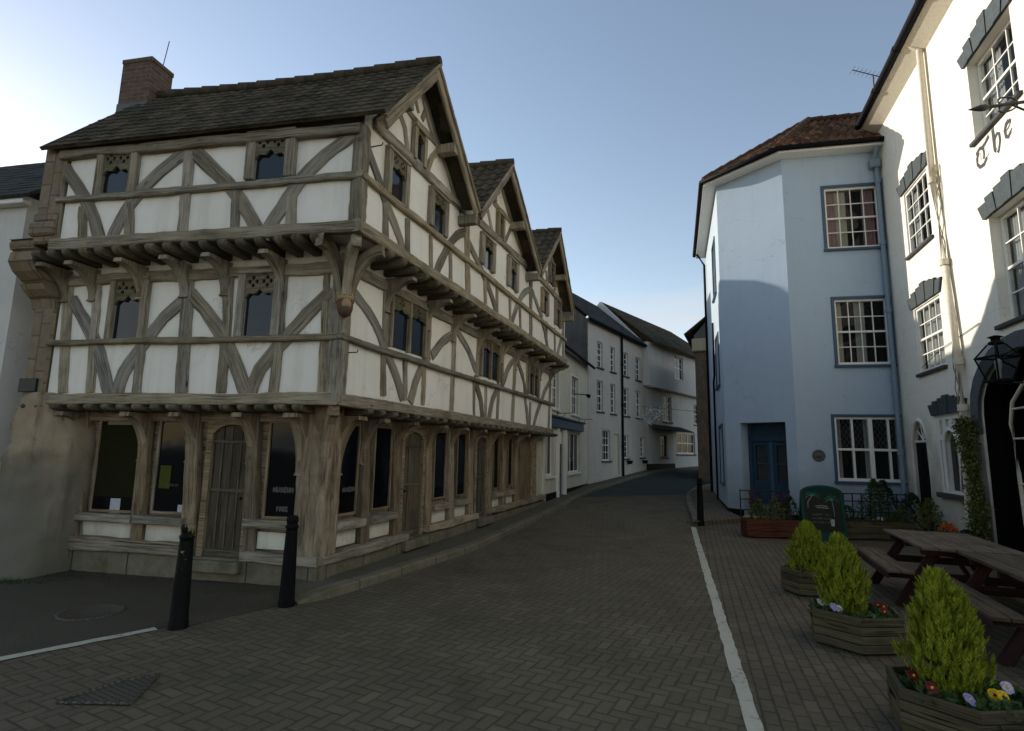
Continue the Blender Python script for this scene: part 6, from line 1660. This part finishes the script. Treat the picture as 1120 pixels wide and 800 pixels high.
def conifer(label, x, y, z0, h, r, seed, lean=(0, 0), tips=1):
    t = thing('conifer_shrub', label, 'conifer', (x, y, z0), 0, 'golden conifers in the wooden planters')
    mb = LMB()
    prof = lambda f: r * (min(1, .72 + f * 1.1) if f < .25 else (1 - ((f - .25) / .75) ** 2.1) * 1.0) + .012
    spray_cloud(mb, 0, 0, .02, h, prof, 3400, seed, lean)
    if tips > 1:
        spray_cloud(mb, r * .45, -.02, h * .4, h * .84, lambda f: r * .5 * (1 - f ** 1.6) + .01, 700, seed + 5)
    mb.build('foliage', M['conifer'], t)
    mb = LMB()
    rs = random.Random(seed)
    rows = []
    for i in range(9):
        f = i / 8; R = prof(f) * .6; rows.append([((R * (1 + .1 * math.sin(3 * a + i))) * math.cos(a) + lean[0] * f, (R * (1 + .1 * math.sin(3 * a + i))) * math.sin(a) + lean[1] * f, .02 + (h * .93) * f) for a in [2 * math.pi * k / 14 for k in range(14)]])
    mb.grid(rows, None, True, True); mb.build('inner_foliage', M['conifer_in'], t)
    mb = LMB(); mb.tube([(0, 0, -.05), (0, 0, h * .5)], .018, 6); mb.build('trunk', M['brownpaint'], t)
    return t
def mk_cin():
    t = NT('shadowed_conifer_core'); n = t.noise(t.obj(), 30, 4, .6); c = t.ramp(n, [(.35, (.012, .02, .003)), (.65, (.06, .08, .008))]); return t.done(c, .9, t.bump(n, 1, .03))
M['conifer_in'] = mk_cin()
def hex_planter(label, x, y, R, h, rz):
    t = thing('wooden_planter', label, 'planter', (x, y, 0), rz, 'wooden planters along the forecourt line')
    n = 6
    nb = 4
    for b in range(nb):
        mb = LMB(); z0, z1 = .02 + b * h / nb, .02 + (b + 1) * h / nb - .006; ro = R; ri = R - .035
        for k in range(n):
            a0, a1 = 2 * math.pi * (k + .5) / n, 2 * math.pi * (k + 1.5) / n; jit = random.uniform(-.003, .003)
            P = lambda r_, a, z: ((r_ + jit) * math.cos(a), (r_ + jit) * math.sin(a), z)
            e = .006; c0 = random.uniform(0, 9); w_ = 2 * R * math.sin(math.pi / n)
            mb.face([P(ro, a0, z0 + e), P(ro, a1, z0 + e), P(ro, a1, z1 - e), P(ro, a0, z1 - e)], [(c0, c0), (c0 + w_, c0), (c0 + w_, c0 + .09), (c0, c0 + .09)])
            mb.face([P(ro, a0, z1 - e), P(ro, a1, z1 - e), P(ro - e, a1, z1), P(ro - e, a0, z1)]); mb.face([P(ro - e, a0, z0), P(ro - e, a1, z0), P(ro, a1, z0 + e), P(ro, a0, z0 + e)])
            mb.face([P(ro - e, a0, z1), P(ro - e, a1, z1), P(ri, a1, z1), P(ri, a0, z1)], [(c0, 0), (c0 + w_, 0), (c0 + w_, .03), (c0, .03)]); mb.face([P(ri, a0, z1), P(ri, a1, z1), P(ri, a1, z0), P(ri, a0, z0)], [(c0, 0), (c0 + w_, 0), (c0 + w_, .08), (c0, .08)])
            if b == 0: mb.face([P(ro - e, a1, z0), P(ro - e, a0, z0), P(ri, a0, z0), P(ri, a1, z0)])
        mb.build('side_boards', M['planter'], t)
    mb = LMB(); rows = []
    mb.lathe([(.01, h - .10), (R * .6, h - .07), (R - .036, h - .09)][::-1], 24); mb.build('soil', M['soil'], t)
    return t
def pansy(label, x, y, z, mats, seed, nl=26, nf=1, s=1.0, grp='pansies in the wooden planters'):
    rs = random.Random(seed)
    t = thing('pansy_plant', label, 'pansy', (x, y, z), rs.uniform(0, 6), grp)
    mb = LMB(); leaf_cloud(mb, 0, 0, 0, .10 * s, lambda f: .11 * s * (1 - .4 * f), nl * 3, .05 * s, .03 * s, .4, seed, .3); mb.build('leaves', M['pansyleaf'], t)
    for k in range(nf):
        cm, ce = mats[k % len(mats)], 'yellow' if mats[k % len(mats)] != 'yellow' else 'darkred'
        a = rs.uniform(0, 6.3); c = Vector((.05 * math.cos(a) * k, .05 * math.sin(a) * k, (.10 + .025 * rs.random()) * s))
        tz = Matrix.Translation(c) @ Matrix.Rotation(-t.rotation_euler[2], 4, 'Z') @ Matrix.Rotation(rad(62 + rs.uniform(-12, 12)), 4, 'X') @ Matrix.Rotation(rs.uniform(-.3, .3), 4, 'Y')
        mb = LMB()
        for j, (an, L, W) in enumerate(((90 + 32, .036, .026), (90 - 32, .036, .026), (180 - 5, .032, .024), (5, .032, .024), (270, .036, .034))):
            d = Vector((math.cos(rad(an)), math.sin(rad(an)), 0)); q = Vector((-d.y, d.x, 0)); L *= s; W *= s
            pts = [Vector((0, 0, .001 * j))] + [d * L * f + q * W * w2 + Vector((0, 0, .002 * j + .006 * math.sin(f * 3 + w2))) for f, w2 in ((.35, -.75), (.8, -.8), (1.05, -.3), (1.05, .3), (.8, .8), (.35, .75))]
            mb.face([tz @ p for p in pts], [(0, 0)] * 7)
        fl = mb.build('flower', M[cm], t)
        mb = LMB(); mb.lathe([(.008 * s, .004), (.009 * s, .012), (.002, .014)], 8); mb.xf(tz); mb.build('flower_eye', M[ce], fl)
        mb = LMB(); mb.tube([(0, 0, 0), tuple(c)], .003, 4); mb.build('stem', M['pansyleaf'], fl)
    return t
pls = [((3.92, 7.55), .33, .36, 'nearest the chalkboard, with a small round conifer'), ((3.33, 5.62), .40, .37, 'middle one, with mauve pansies'), ((2.93, 3.86), .40, .37, 'closest to the camera, with violet and yellow pansies')]
P1, P2, P3 = pls[0][0], pls[1][0], pls[2][0]
hex_planter('small many sided wooden planter with a round conifer, farthest of the three', *P1, .34, .29, .2)
hex_planter('many sided wooden planter with mauve pansies, between the two others', *P2, .42, .30, .62)
hex_planter('many sided wooden planter with violet and yellow pansies, nearest to the camera', *P3, .42, .28, .62)
conifer('small egg shaped golden conifer in the farthest planter', P1[0] + .0, P1[1], .21, .62, .185, 11)
conifer('golden conifer with two tips in the middle planter', P2[0] - .06, P2[1] + .05, .21, .72, .165, 23, (-.02, 0), 2)
conifer('tall pointed golden conifer in the nearest planter', P3[0] + .0, P3[1] + .06, .19, .76, .168, 37, (-.05, 0), 2)
def place(P, specs, zt):
    for (dx, dy, lab, mats, nf, sd_) in specs: pansy(lab, P[0] + dx, P[1] + dy, zt, mats, sd_, nf=nf)
place(P3, [(-.25, -.10, 'dark red pansy at the left rim of the nearest planter', ['darkred'], 1, 1), (-.11, -.22, 'big violet pansy at the front of the nearest planter', ['violet'], 1, 2), (.12, -.19, 'yellow pansies at the front right of the nearest planter', ['yellow', 'yellow'], 2, 3), (.27, -.05, 'pale lilac pansy at the right rim of the nearest planter', ['lilac', 'lilac'], 2, 4), (.02, -.28, 'leafy pansy without flowers at the front edge of the nearest planter', [], 0, 5), (.22, .12, 'white and lilac pansy behind the conifer in the nearest planter', ['lilac'], 1, 6), (-.22, .10, 'dark red pansy behind at the left of the nearest planter', ['darkred'], 1, 7)], .20)
place(P2, [(-.25, -.10, 'pale violet pansy at the left rim of the middle planter', ['violet', 'whitef'], 2, 11), (-.06, -.27, 'leafy pansy at the front edge of the middle planter', [], 0, 12), (.16, -.2, 'dark red pansy right of the conifer in the middle planter', ['darkred'], 1, 13), (.27, -.02, 'dark red pansies at the right rim of the middle planter', ['darkred', 'darkred'], 2, 14), (-.28, .08, 'white pansies at the far left rim of the middle planter', ['whitef', 'whitef'], 2, 15)], .22)
place(P1, [(-.15, -.17, 'leafy pansy at the front of the farthest planter', [], 0, 21), (.1, -.18, 'white pansies at the front of the farthest planter', ['whitef', 'whitef'], 2, 22), (.23, -.06, 'yellow pansies at the right rim of the farthest planter', ['yellow', 'yellow'], 2, 23)], .21)

# picnic tables
def picnic(label, x, y, rz, L=1.8, W=.98, scale=1):
    t = thing('picnic_table', label, 'picnic table', (x, y, 0), rz, 'wooden picnic tables outside the pub')
    # local: x along the length, y across
    n = 6; mb = LMB(); bw = W / n
    for i in range(n): mb.box((-L / 2, -W / 2 + i * bw + .005, .70), (L / 2, -W / 2 + (i + 1) * bw - .005, .735 + random.uniform(-.002, .002)), None, .005, 0)
    mb.build('tabletop', M['table_top'], t)
    mb = LMB()
    for xx in (-L * .38, 0, L * .38): mb.box((xx - .035, -W / 2 + .04, .63), (xx + .035, W / 2 - .04, .699), None, .005, 1)
    mb.build('top_batten', M['table_red'], t)
    mb = LMB()
    for s in (-1, 1): mb.box((-L / 2 + .02, s * (W / 2 + .0) - .02 * s - .012, .64), (L / 2 - .02, s * (W / 2) - .02 * s + .012, .70), None, .004, 0) if s == 0 else None
    for s in (-1, 1):
        mb = LMB()
        for k in range(2): c = s * (W / 2 + .22 + (k - .5) * .14); mb.box((-L / 2, c - .065, .425), (L / 2, c + .065, .46), None, .006, 0)
        mb.build('seat', M['table_top'], t)
        mb = LMB(); mb.box((-L / 2 + .01, s * (W / 2 + .355) - .012, .36), (L / 2 - .01, s * (W / 2 + .355) + .012, .43), None, .004, 0); mb.build('seat_edge', M['table_red'], t)
    for xx in (-L * .36, L * .36):
        mb = LMB(); mb.box((xx - .025, -W / 2 - .34, .34), (xx + .025, W / 2 + .34, .425), None, .006, 1); mb.build('crossbeam', M['table_red'], t)
        for s in (-1, 1):
            mb = LMB(); a = Vector((xx + .06, s * .27, .69)); b = Vector((xx + .06, s * (W / 2 + .20), 0.0))
            d = (b - a); l = d.length; ang = math.atan2(d.y, -d.z)
            mb.box((-.025, -.055, -l), (.025, .055, 0), Matrix.Translation(a) @ Matrix.Rotation(ang, 4, 'X'), .006, 2); mb.build('leg', M['table_red'], t)
        mb = LMB(); a = Vector((xx, 0, .40)); b = Vector((0, 0, .66)); mb.tube([a, b], .03, 4); mb.build('brace', M['table_red'], t)
    return t
picnic('picnic table standing nearer the blue house, its whole top in view', 5.52, 7.24, rad(69), 1.75, 1.0)
picnic('picnic table closer to the camera, cut by the right edge of the photo', 5.14, 5.40, rad(69), 1.8, 1.0)

# chalkboard
cb = thing('chalkboard_sign', 'green arched chalkboard with two painted palm trees in front of the blue house', 'sign', (6.62, 12.0, 0), rad(-8))
FCB = Face((0, 0), 0)
def lface(loc_off=(0, 0)): return Face(loc_off, 0)
def lmb_poly(parent, name, mat, outer, holes, o0, o1, tilt=0.0, back=True):
    mb = LMB(); f = Face((0, 0), 0); f.poly(mb, outer, holes, o0, o1, back); mb.xf(Matrix.Rotation(rad(tilt), 4, 'X')); return mb.build(name, mat, parent)
bwid = .42
def archtop(w, z0, z1, rise, n=14): return [(-w, z0), (w, z0), (w, z1)] + [(w * math.cos(math.pi * i / n), z1 + rise * math.sin(math.pi * i / n)) for i in range(1, n)] + [(-w, z1)]
lmb_poly(cb, 'board', M['boardgreen'], archtop(bwid, .06, .98, .15), [], -.01, .012, -7)
lmb_poly(cb, 'back_board', M['boardgreen'], archtop(bwid, .06, .98, .15), [], -.012, .01, 12).location = (0, .32, 0)
lmb_poly(cb, 'frame', M['boardgreen'], archtop(bwid + .005, .0, .98, .16), [archtop(bwid - .05, .16, .96, .11)[::1]], .012, .03, -7)
lmb_poly(cb, 'chalk_field', M['blueblack' if 0 else 'chalkfield'] if 'chalkfield' in M else M['voidblack'], archtop(bwid - .055, .17, .95, .10), [], .0, .014, -7)
def paint(pts, w, mat, name):
    mb = LMB(); timber(Face((0, 0), 0), pts, w, .0145, .0185, name, M[mat], cb, jit=0, mb=mb); mb.xf(Matrix.Rotation(rad(-7), 4, 'X')); return mb.build(name, M[mat], cb)
def palm(x, z, h, bend, s, nm='palm_painting'):
    mb = LMB(); f = Face((0, 0), 0)
    timber(f, [(x - bend, z - h), (x - bend * .9, z - h * .5), (x, z)], .022, .0145, .0185, nm, None, None, jit=0, mb=mb); mb.xf(Matrix.Rotation(rad(-7), 4, 'X')); mb.build(nm, M['chalk'], cb)
    mb = LMB()
    for a in (15, 50, 90, 130, 165, 200, -20): timber(f, [(x, z), (x + s * .6 * math.cos(rad(a)), z + s * .5 * math.sin(rad(a)) + .02), (x + s * math.cos(rad(a)), z + s * .7 * math.sin(rad(a)) - .02)], .022, .0145, .019, nm, None, None, jit=0, mb=mb)
    mb.xf(Matrix.Rotation(rad(-7), 4, 'X')); mb.build(nm, M['teal'], cb)
palm(-.18, .92, .26, .11, .15); palm(.2, .84, .34, -.02, .15)
for (x0, x1, z) in ((-.14, .1, .70), (-.18, .12, .66)): paint([(x0, z), ((x0 + x1) / 2, z + .015), (x1, z)], .016, 'chalk', 'chalk_lettering')
random.seed(9)
for r_i, z in enumerate((.52, .44, .36)):
    mb = LMB(); f = Face((0, 0), 0); x = -.22
    while x < .16:
        w_ = random.uniform(.02, .035); timber(f, [(x, z), (x + w_ * .5, z + random.uniform(.015, .04)), (x + w_, z + random.uniform(-.01, .01))], .008, .0145, .018, 'chalk_lettering', None, None, jit=0, mb=mb); x += w_ + random.choice((.006, .02))
    mb.xf(Matrix.Rotation(rad(-7), 4, 'X')); mb.build('chalk_lettering', M['letter'], cb)
lmb_poly(cb, 'drink_painting', M['chalk'], [(.14, .3), (.2, .3), (.21, .44), (.13, .44)], [], .0145, .018, -7)

# planting boxes with trellis panels in front of the blue house
def trellis_box(label, x, y, rz, L, boxmat, top, seed, plants):
    t = thing('trellis_planter', label, 'planter', (x, y, 0), rz, 'planting boxes with trellis by the blue house')
    mb = LMB(); Dp = .38; hh = .36
    for k in range(3):
        z0 = .03 + k * hh / 3; z1 = z0 + hh / 3 - .006
        mb.box((-L / 2, -Dp / 2, z0), (L / 2, -Dp / 2 + .03, z1), None, .005, 0); mb.box((-L / 2, Dp / 2 - .03, z0), (L / 2, Dp / 2, z1), None, .005, 0)
        mb.box((-L / 2, -Dp / 2 + .031, z0), (-L / 2 + .03, Dp / 2 - .031, z1), None, .005, 1); mb.box((L / 2 - .03, -Dp / 2 + .031, z0), (L / 2, Dp / 2 - .031, z1), None, .005, 1)
    mb.build('box', boxmat, t)
    mb = LMB(); mb.box((-L / 2 + .03, -Dp / 2 + .03, .1), (L / 2 - .03, Dp / 2 - .03, .32), None); mb.build('soil', M['soil'], t)
    mb = LMB(); n = int(L / .19)
    for i in range(n + 1): xx = -L / 2 + .02 + (L - .04) * i / n; mb.box((xx - .011, Dp / 2 + .002, .02), (xx + .011, Dp / 2 + .02, top - (.02 if 0 < i < n else 0)), None, .002, 2)
    for z in (.55, .78, top - .04): mb.box((-L / 2, Dp / 2 - .016, z - .012), (L / 2, Dp / 2 + .0, z + .012), None, .002, 0)
    mb.build('trellis', M['iron'] if top < 5 else None, t)
    return t
tb0, tb1 = gnd(818, 588), gnd(874, 590)
trellis_box('red brown planting box with a thin dark trellis below the door of the blue house', (tb0[0] + tb1[0]) / 2, 12.35, rad(-3), 1.1, M['planter_red'], 1.0, 1, 0)
trellis_box('long brown planting box with trellis under the big ground floor window', 7.85, 12.35, rad(-3), 1.75, M['planter'], .98, 2, 0)
def shrub(name, label, cat, x, y, z0, z1, r, n, ln, wd, mat, seed, up=.5, group=None, taper=1.3, stems=3):
    t = thing(name, label, cat, (x, y, z0), 0, group)
    mb = LMB(); leaf_cloud(mb, 0, 0, .02, z1 - z0, lambda f: r * (1 - f ** taper) * (.7 + .6 * min(f * 3, 1)) + .01, n, ln, wd, up, seed, .35); mb.build('foliage', M[mat], t)
    mb = LMB(); rs = random.Random(seed)
    for k in range(stems): a = rs.uniform(0, 6); mb.tube([(0, 0, -.03), (r * .3 * math.cos(a), r * .3 * math.sin(a), (z1 - z0) * .6)], .01, 5)
    mb.build('stem', M['brownpaint'], t); return t
gl = 'shrubs in the planting boxes'
shrub('shrub', 'low leafy shrub at the left end of the red brown planting box', 'shrub', 5.4, 12.35, .32, .78, .2, 260, .07, .035, 'bamboo', 31, group=gl)
shrub('shrub', 'yellow green leafy shrub in the middle of the red brown planting box', 'shrub', 5.75, 12.35, .32, .8, .22, 280, .07, .035, 'bamboo', 32, group=gl)
shrub('shrub', 'dark leafy shrub at the right end of the red brown planting box', 'shrub', 6.08, 12.35, .32, .85, .18, 240, .07, .035, 'shrub', 33, group=gl)
mb = MB(); 
def redflowers(x, y, z, h, lab, sd_):
    t = thing('red_flower_plant', lab, 'flower', (x, y, z), 0, 'red flowers by the trellis'); rs = random.Random(sd_); mb = LMB()
    leaf_cloud(mb, 0, 0, 0, h * .7, lambda f: .09, 60, .06, .03, .6, sd_, .3); mb.build('leaves', M['shrub'], t)
    mb = LMB(); leaf_cloud(mb, 0, 0, h * .5, h, lambda f: .09, 50, .04, .035, .4, sd_ + 1, .3); mb.build('flowers', M['darkred'], t)
redflowers(5.35, 12.45, .3, .65, 'spindly red flowering plant at the left post of the trellis', 3); redflowers(5.98, 12.5, .3, .62, 'red flowering plant climbing the trellis beside the chalkboard', 5)
shrub('conifer_shrub', 'dark green pyramid conifer in the long planting box', 'conifer', 7.9, 12.3, .3, 1.25, .36, 1500, .06, .022, 'shrub', 41, .75, taper=1.1)
shrub('shrub', 'low dark shrub at the left end of the long planting box', 'shrub', 7.3, 12.3, .32, .68, .25, 260, .06, .03, 'shrub', 42, group=gl)
shrub('shrub', 'low pale shrub at the right end of the long planting box', 'shrub', 8.45, 12.3, .32, .66, .22, 220, .06, .03, 'bamboo', 43, group=gl)
def pt_(u, o): p = FPB.pt(u, 0, o); return p.x, p.y
x, y = pt_(.1, .55); shrub('potted_bush', 'dark green bush beside the black arched door of the pub', 'bush', x, y, .02, 1.15, .42, 900, .08, .04, 'shrub', 51)
x, y = pt_(1.55, .4); shrub('potted_bush', 'dark bush under the arched window of the pub', 'bush', x, y, .02, .95, .42, 900, .08, .04, 'shrub', 52)
x, y = pt_(2.35, .35); shrub('potted_bush', 'bushy olive green plant right below the arched window sill', 'bush', x, y, .02, .9, .3, 600, .08, .03, 'bamboo', 53)
# climber on the wall
x, y = pt_(4.02, .12)
t = thing('climbing_plant', 'yellow green climbing plant growing up the pub wall left of the carriage arch', 'climber', (x, y, 0))
mb = LMB(); rs = random.Random(5)
for k in range(4200):
    f = rs.random(); z = .35 + f * 2.15; uu = rs.gauss(0, .11 + .04 * math.sin(f * 9)); oo = abs(rs.gauss(0, .07))
    p = FPB.d * (uu + .12 * math.sin(f * 5) - .1) + FPB.n * oo + Vector((0, 0, z)); d = Vector((rs.gauss(0, 1), rs.gauss(0, 1), rs.gauss(-.5, .8))).normalized(); s = d.cross(Vector((rs.gauss(0, 1), rs.gauss(0, 1), 1))).normalized()
    l = rs.uniform(.04, .095); w_ = .02; mb.face([p, p + d * l * .5 - s * w_, p + d * l, p + d * l * .5 + s * w_], [(rs.random(), rs.random())] * 4)
mb.build('foliage', M['bamboo'], t)
for k in range(4):
    mb = LMB(); mb.tube([FPB.d * (.04 * k - .06 + .08 * math.sin(i * .9 + k)) + FPB.n * .02 + Vector((0, 0, .0 + i * .3)) for i in range(8)], .012, 5); mb.build('stem', M['brownpaint'], t)
# pots at the foot of the climber
def pot(label, x, y, r, h, mat, name='flower_pot', cat='flower pot'):
    t = thing(name, label, cat, (x, y, 0)); mb = LMB(); mb.lathe([(r * .7, 0), (r, h * .85), (r * 1.08, h * .86), (r * 1.08, h), (r * .95, h)], 20); mb.build('pot', M[mat], t); mb = LMB(); mb.lathe([(r * .93, h - .03), (r * .4, h - .01), (.01, h)], 16); mb.build('soil', M['soil'], t); return t
x, y = pt_(3.65, .5); pot('dark round pot holding the orange flowers by the pub wall', x, y, .3, .36, 'black')
t = thing('orange_flower_plant', 'bright orange flowers in the dark round pot by the pub wall', 'flowers', (x, y, .33)); 
mb = LMB(); leaf_cloud(mb, 0, 0, 0, .14, lambda f: .22 * (1 - f * .5), 130, .06, .035, .4, 61, .3); mb.build('leaves', M['shrub'], t)
mb = LMB(); leaf_cloud(mb, -.05, -.05, .1, .24, lambda f: .13 * (1 - f * .6), 150, .04, .035, .3, 62, .3); mb.build('flowers', M['orange'], t)
x, y = pt_(4.35, .5); pot('second dark pot with low leaves beside the carriage arch', x, y, .26, .3, 'black'); shrub('potted_bush', 'low leafy plant in the second dark pot beside the arch', 'plant', x, y, .28, .52, .24, 240, .06, .035, 'shrub', 63)
x, y = pt_(1.2, .95)
t = thing('stone_ball', 'pale round stone ball on the ground near the arched pub door', 'stone ball', (x, y, 0)); mb = LMB(); mb.lathe([(.03, 0), (.09, .03), (.15, .1), (.17, .2), (.15, .3), (.09, .37), (.02, .4)], 18); mb.build('ball', M['offwhite'], t)
x, y = pt_(.62, .9); pot('grey stone trough pot in front of the black arched door', x, y, .2, .28, 'coping')
# a bottle-white bag half hidden under the nearer table
# weeds along the foot of the walls and kerbs
mb = MB(); rs = random.Random(3)
def weeds(a, b, n, spread=.06, hmax=.08, z=0):
    for k in range(n):
        f = rs.random(); 
        if math.sin(f * 37) + math.sin(f * 91) < -.2: continue
        p = Vector((a[0] + (b[0] - a[0]) * f + rs.gauss(0, spread), a[1] + (b[1] - a[1]) * f + rs.gauss(0, spread), z + zg(a[1] + (b[1] - a[1]) * f)))
        d = Vector((rs.gauss(0, .5), rs.gauss(0, .5), 1)).normalized(); s = Vector((rs.gauss(0, 1), rs.gauss(0, 1), 0)).normalized(); l = rs.uniform(.02, hmax); w_ = rs.uniform(.003, .008)
        mb.face([p - s * w_, p + s * w_, p + d * l], [(rs.random(), rs.random())] * 3)
fb = lambda uu, oo: tuple(F1.pt(uu, 0, oo)[:2])
weeds(fb(3.6, .35), fb(4.95, .6), 420, .06, .09); weeds(fb(4.0, .0), fb(2.2, -.2), 160, .05, .05)
weeds(tuple(A), tuple(FDA.pt(3, 0, .1)[:2]), 200, .08, .08, .1); weeds((4.5, 14.2), (5.9, 16.3), 300, .25, .07)
for P in (P1, P2, P3): weeds((P[0] - .45, P[1] - .1), (P[0] - .2, P[1] - .42), 60, .05, .06)
weeds((3.75, 5.2), (3.9, 7.4), 60, .25, .05)
wd_ = mb.build('weeds', M['weed']); wd_['kind'] = 'stuff'
# dead leaves and grit at the foot of the timber house
mb = MB()
for k in range(260):
    f = rs.random(); p = F1.pt(.4 + 4.2 * f, 0, -.05 + abs(rs.gauss(0, .18))); p = Vector((p.x, p.y, .008)); r_ = rs.uniform(.006, .022); a = rs.uniform(0, 6)
    q = [p + Vector((r_ * math.cos(a + t) * rs.uniform(.5, 1), r_ * math.sin(a + t) * rs.uniform(.5, 1), rs.uniform(0, .006))) for t in (0, 1.6, 3.1, 4.7)]; mb.face(q)
lv = mb.build('dead_leaves', M['brownpaint']); lv['kind'] = 'stuff'

# ------------------------------------------------------------------ light, sky, camera
SAZ, SEL = 140.5, 16.3
sd = bpy.data.lights.new('sun', 'SUN'); sd.energy = 5.0; sd.angle = rad(.53); sd.color = (1, .92, .80)
so = bpy.data.objects.new('sun', sd); col.objects.link(so)
sv = Vector((math.cos(rad(SEL)) * math.cos(rad(SAZ)), math.cos(rad(SEL)) * math.sin(rad(SAZ)), math.sin(rad(SEL))))
so.rotation_euler = sv.to_track_quat('Z', 'Y').to_euler(); so.location = sv * 60 + Vector((0, 0, 5))
w = bpy.data.worlds.new('World'); scene.world = w; w.use_nodes = True
nt = w.node_tree; bg = nt.nodes['Background']
sky = nt.nodes.new('ShaderNodeTexSky'); sky.sky_type = 'NISHITA'; sky.sun_disc = False
sky.sun_elevation = rad(SEL); sky.sun_rotation = rad(90 - SAZ) ; sky.air_density = 1.0; sky.dust_density = .12; sky.ozone_density = 1.2
mxw = nt.nodes.new('ShaderNodeMix'); mxw.data_type = 'RGBA'; mxw.blend_type = 'MULTIPLY'; mxw.inputs[0].default_value = 1; mxw.inputs[7].default_value = (1.18, 1.0, .885, 1)
tcw = nt.nodes.new('ShaderNodeTexCoord'); mpw = nt.nodes.new('ShaderNodeMapping'); mpw.inputs['Scale'].default_value = (1.6, 1.6, 9)
nzw = nt.nodes.new('ShaderNodeTexNoise'); nzw.inputs['Scale'].default_value = 2.2; nzw.inputs['Detail'].default_value = 7; nzw.inputs['Roughness'].default_value = .6
spw = nt.nodes.new('ShaderNodeSeparateXYZ'); rpw = nt.nodes.new('ShaderNodeValToRGB'); rpz = nt.nodes.new('ShaderNodeValToRGB')
rpw.color_ramp.elements[0].position = .43; rpw.color_ramp.elements[1].position = .58
e = rpz.color_ramp.elements; e[0].position = .17; e[0].color = (1, 1, 1, 1); e[1].position = .30; e[1].color = (0, 0, 0, 1)
nt.links.new(tcw.outputs['Generated'], mpw.inputs[0]); nt.links.new(mpw.outputs[0], nzw.inputs['Vector']); nt.links.new(nzw.outputs[0], rpw.inputs[0])
nt.links.new(tcw.outputs['Generated'], spw.inputs[0]); nt.links.new(spw.outputs[2], rpz.inputs[0])
mlw = nt.nodes.new('ShaderNodeMath'); mlw.operation = 'MULTIPLY'; nt.links.new(rpw.outputs[0], mlw.inputs[0]); nt.links.new(rpz.outputs[0], mlw.inputs[1])
mcw = nt.nodes.new('ShaderNodeMix'); mcw.data_type = 'RGBA'; nt.links.new(mlw.outputs[0], mcw.inputs[0]); nt.links.new(mxw.outputs[2], mcw.inputs[6]); mcw.inputs[7].default_value = (3.3, 3.3, 3.4, 1)
nt.links.new(sky.outputs[0], mxw.inputs[6]); nt.links.new(mcw.outputs[2], bg.inputs[0]); bg.inputs[1].default_value = .235
cam = bpy.data.cameras.new('camera'); co = bpy.data.objects.new('camera', cam); col.objects.link(co); scene.camera = co
cam.sensor_width = 36; cam.lens = 36 * FPX / 1120; cam.clip_end = 2000; cam.clip_start = .05
fwd = Vector((0, math.cos(PITCH), math.sin(PITCH))); up0 = Vector((0, -math.sin(PITCH), math.cos(PITCH))); rt0 = Vector((1, 0, 0))
# image x = X cos - u sin ; image y = X sin + u cos
rt = rt0 * math.cos(ROLL) - up0 * math.sin(ROLL); up = rt0 * math.sin(ROLL) + up0 * math.cos(ROLL)
mw = Matrix((( rt.x, up.x, -fwd.x, 0), (rt.y, up.y, -fwd.y, 0), (rt.z, up.z, -fwd.z, CAMH), (0, 0, 0, 1)))
co.matrix_world = mw
scene.view_settings.view_transform = 'Standard'; scene.view_settings.look = 'None'; scene.view_settings.exposure = 0
scene.render.engine = 'CYCLES'; scene.cycles.max_bounces = 6
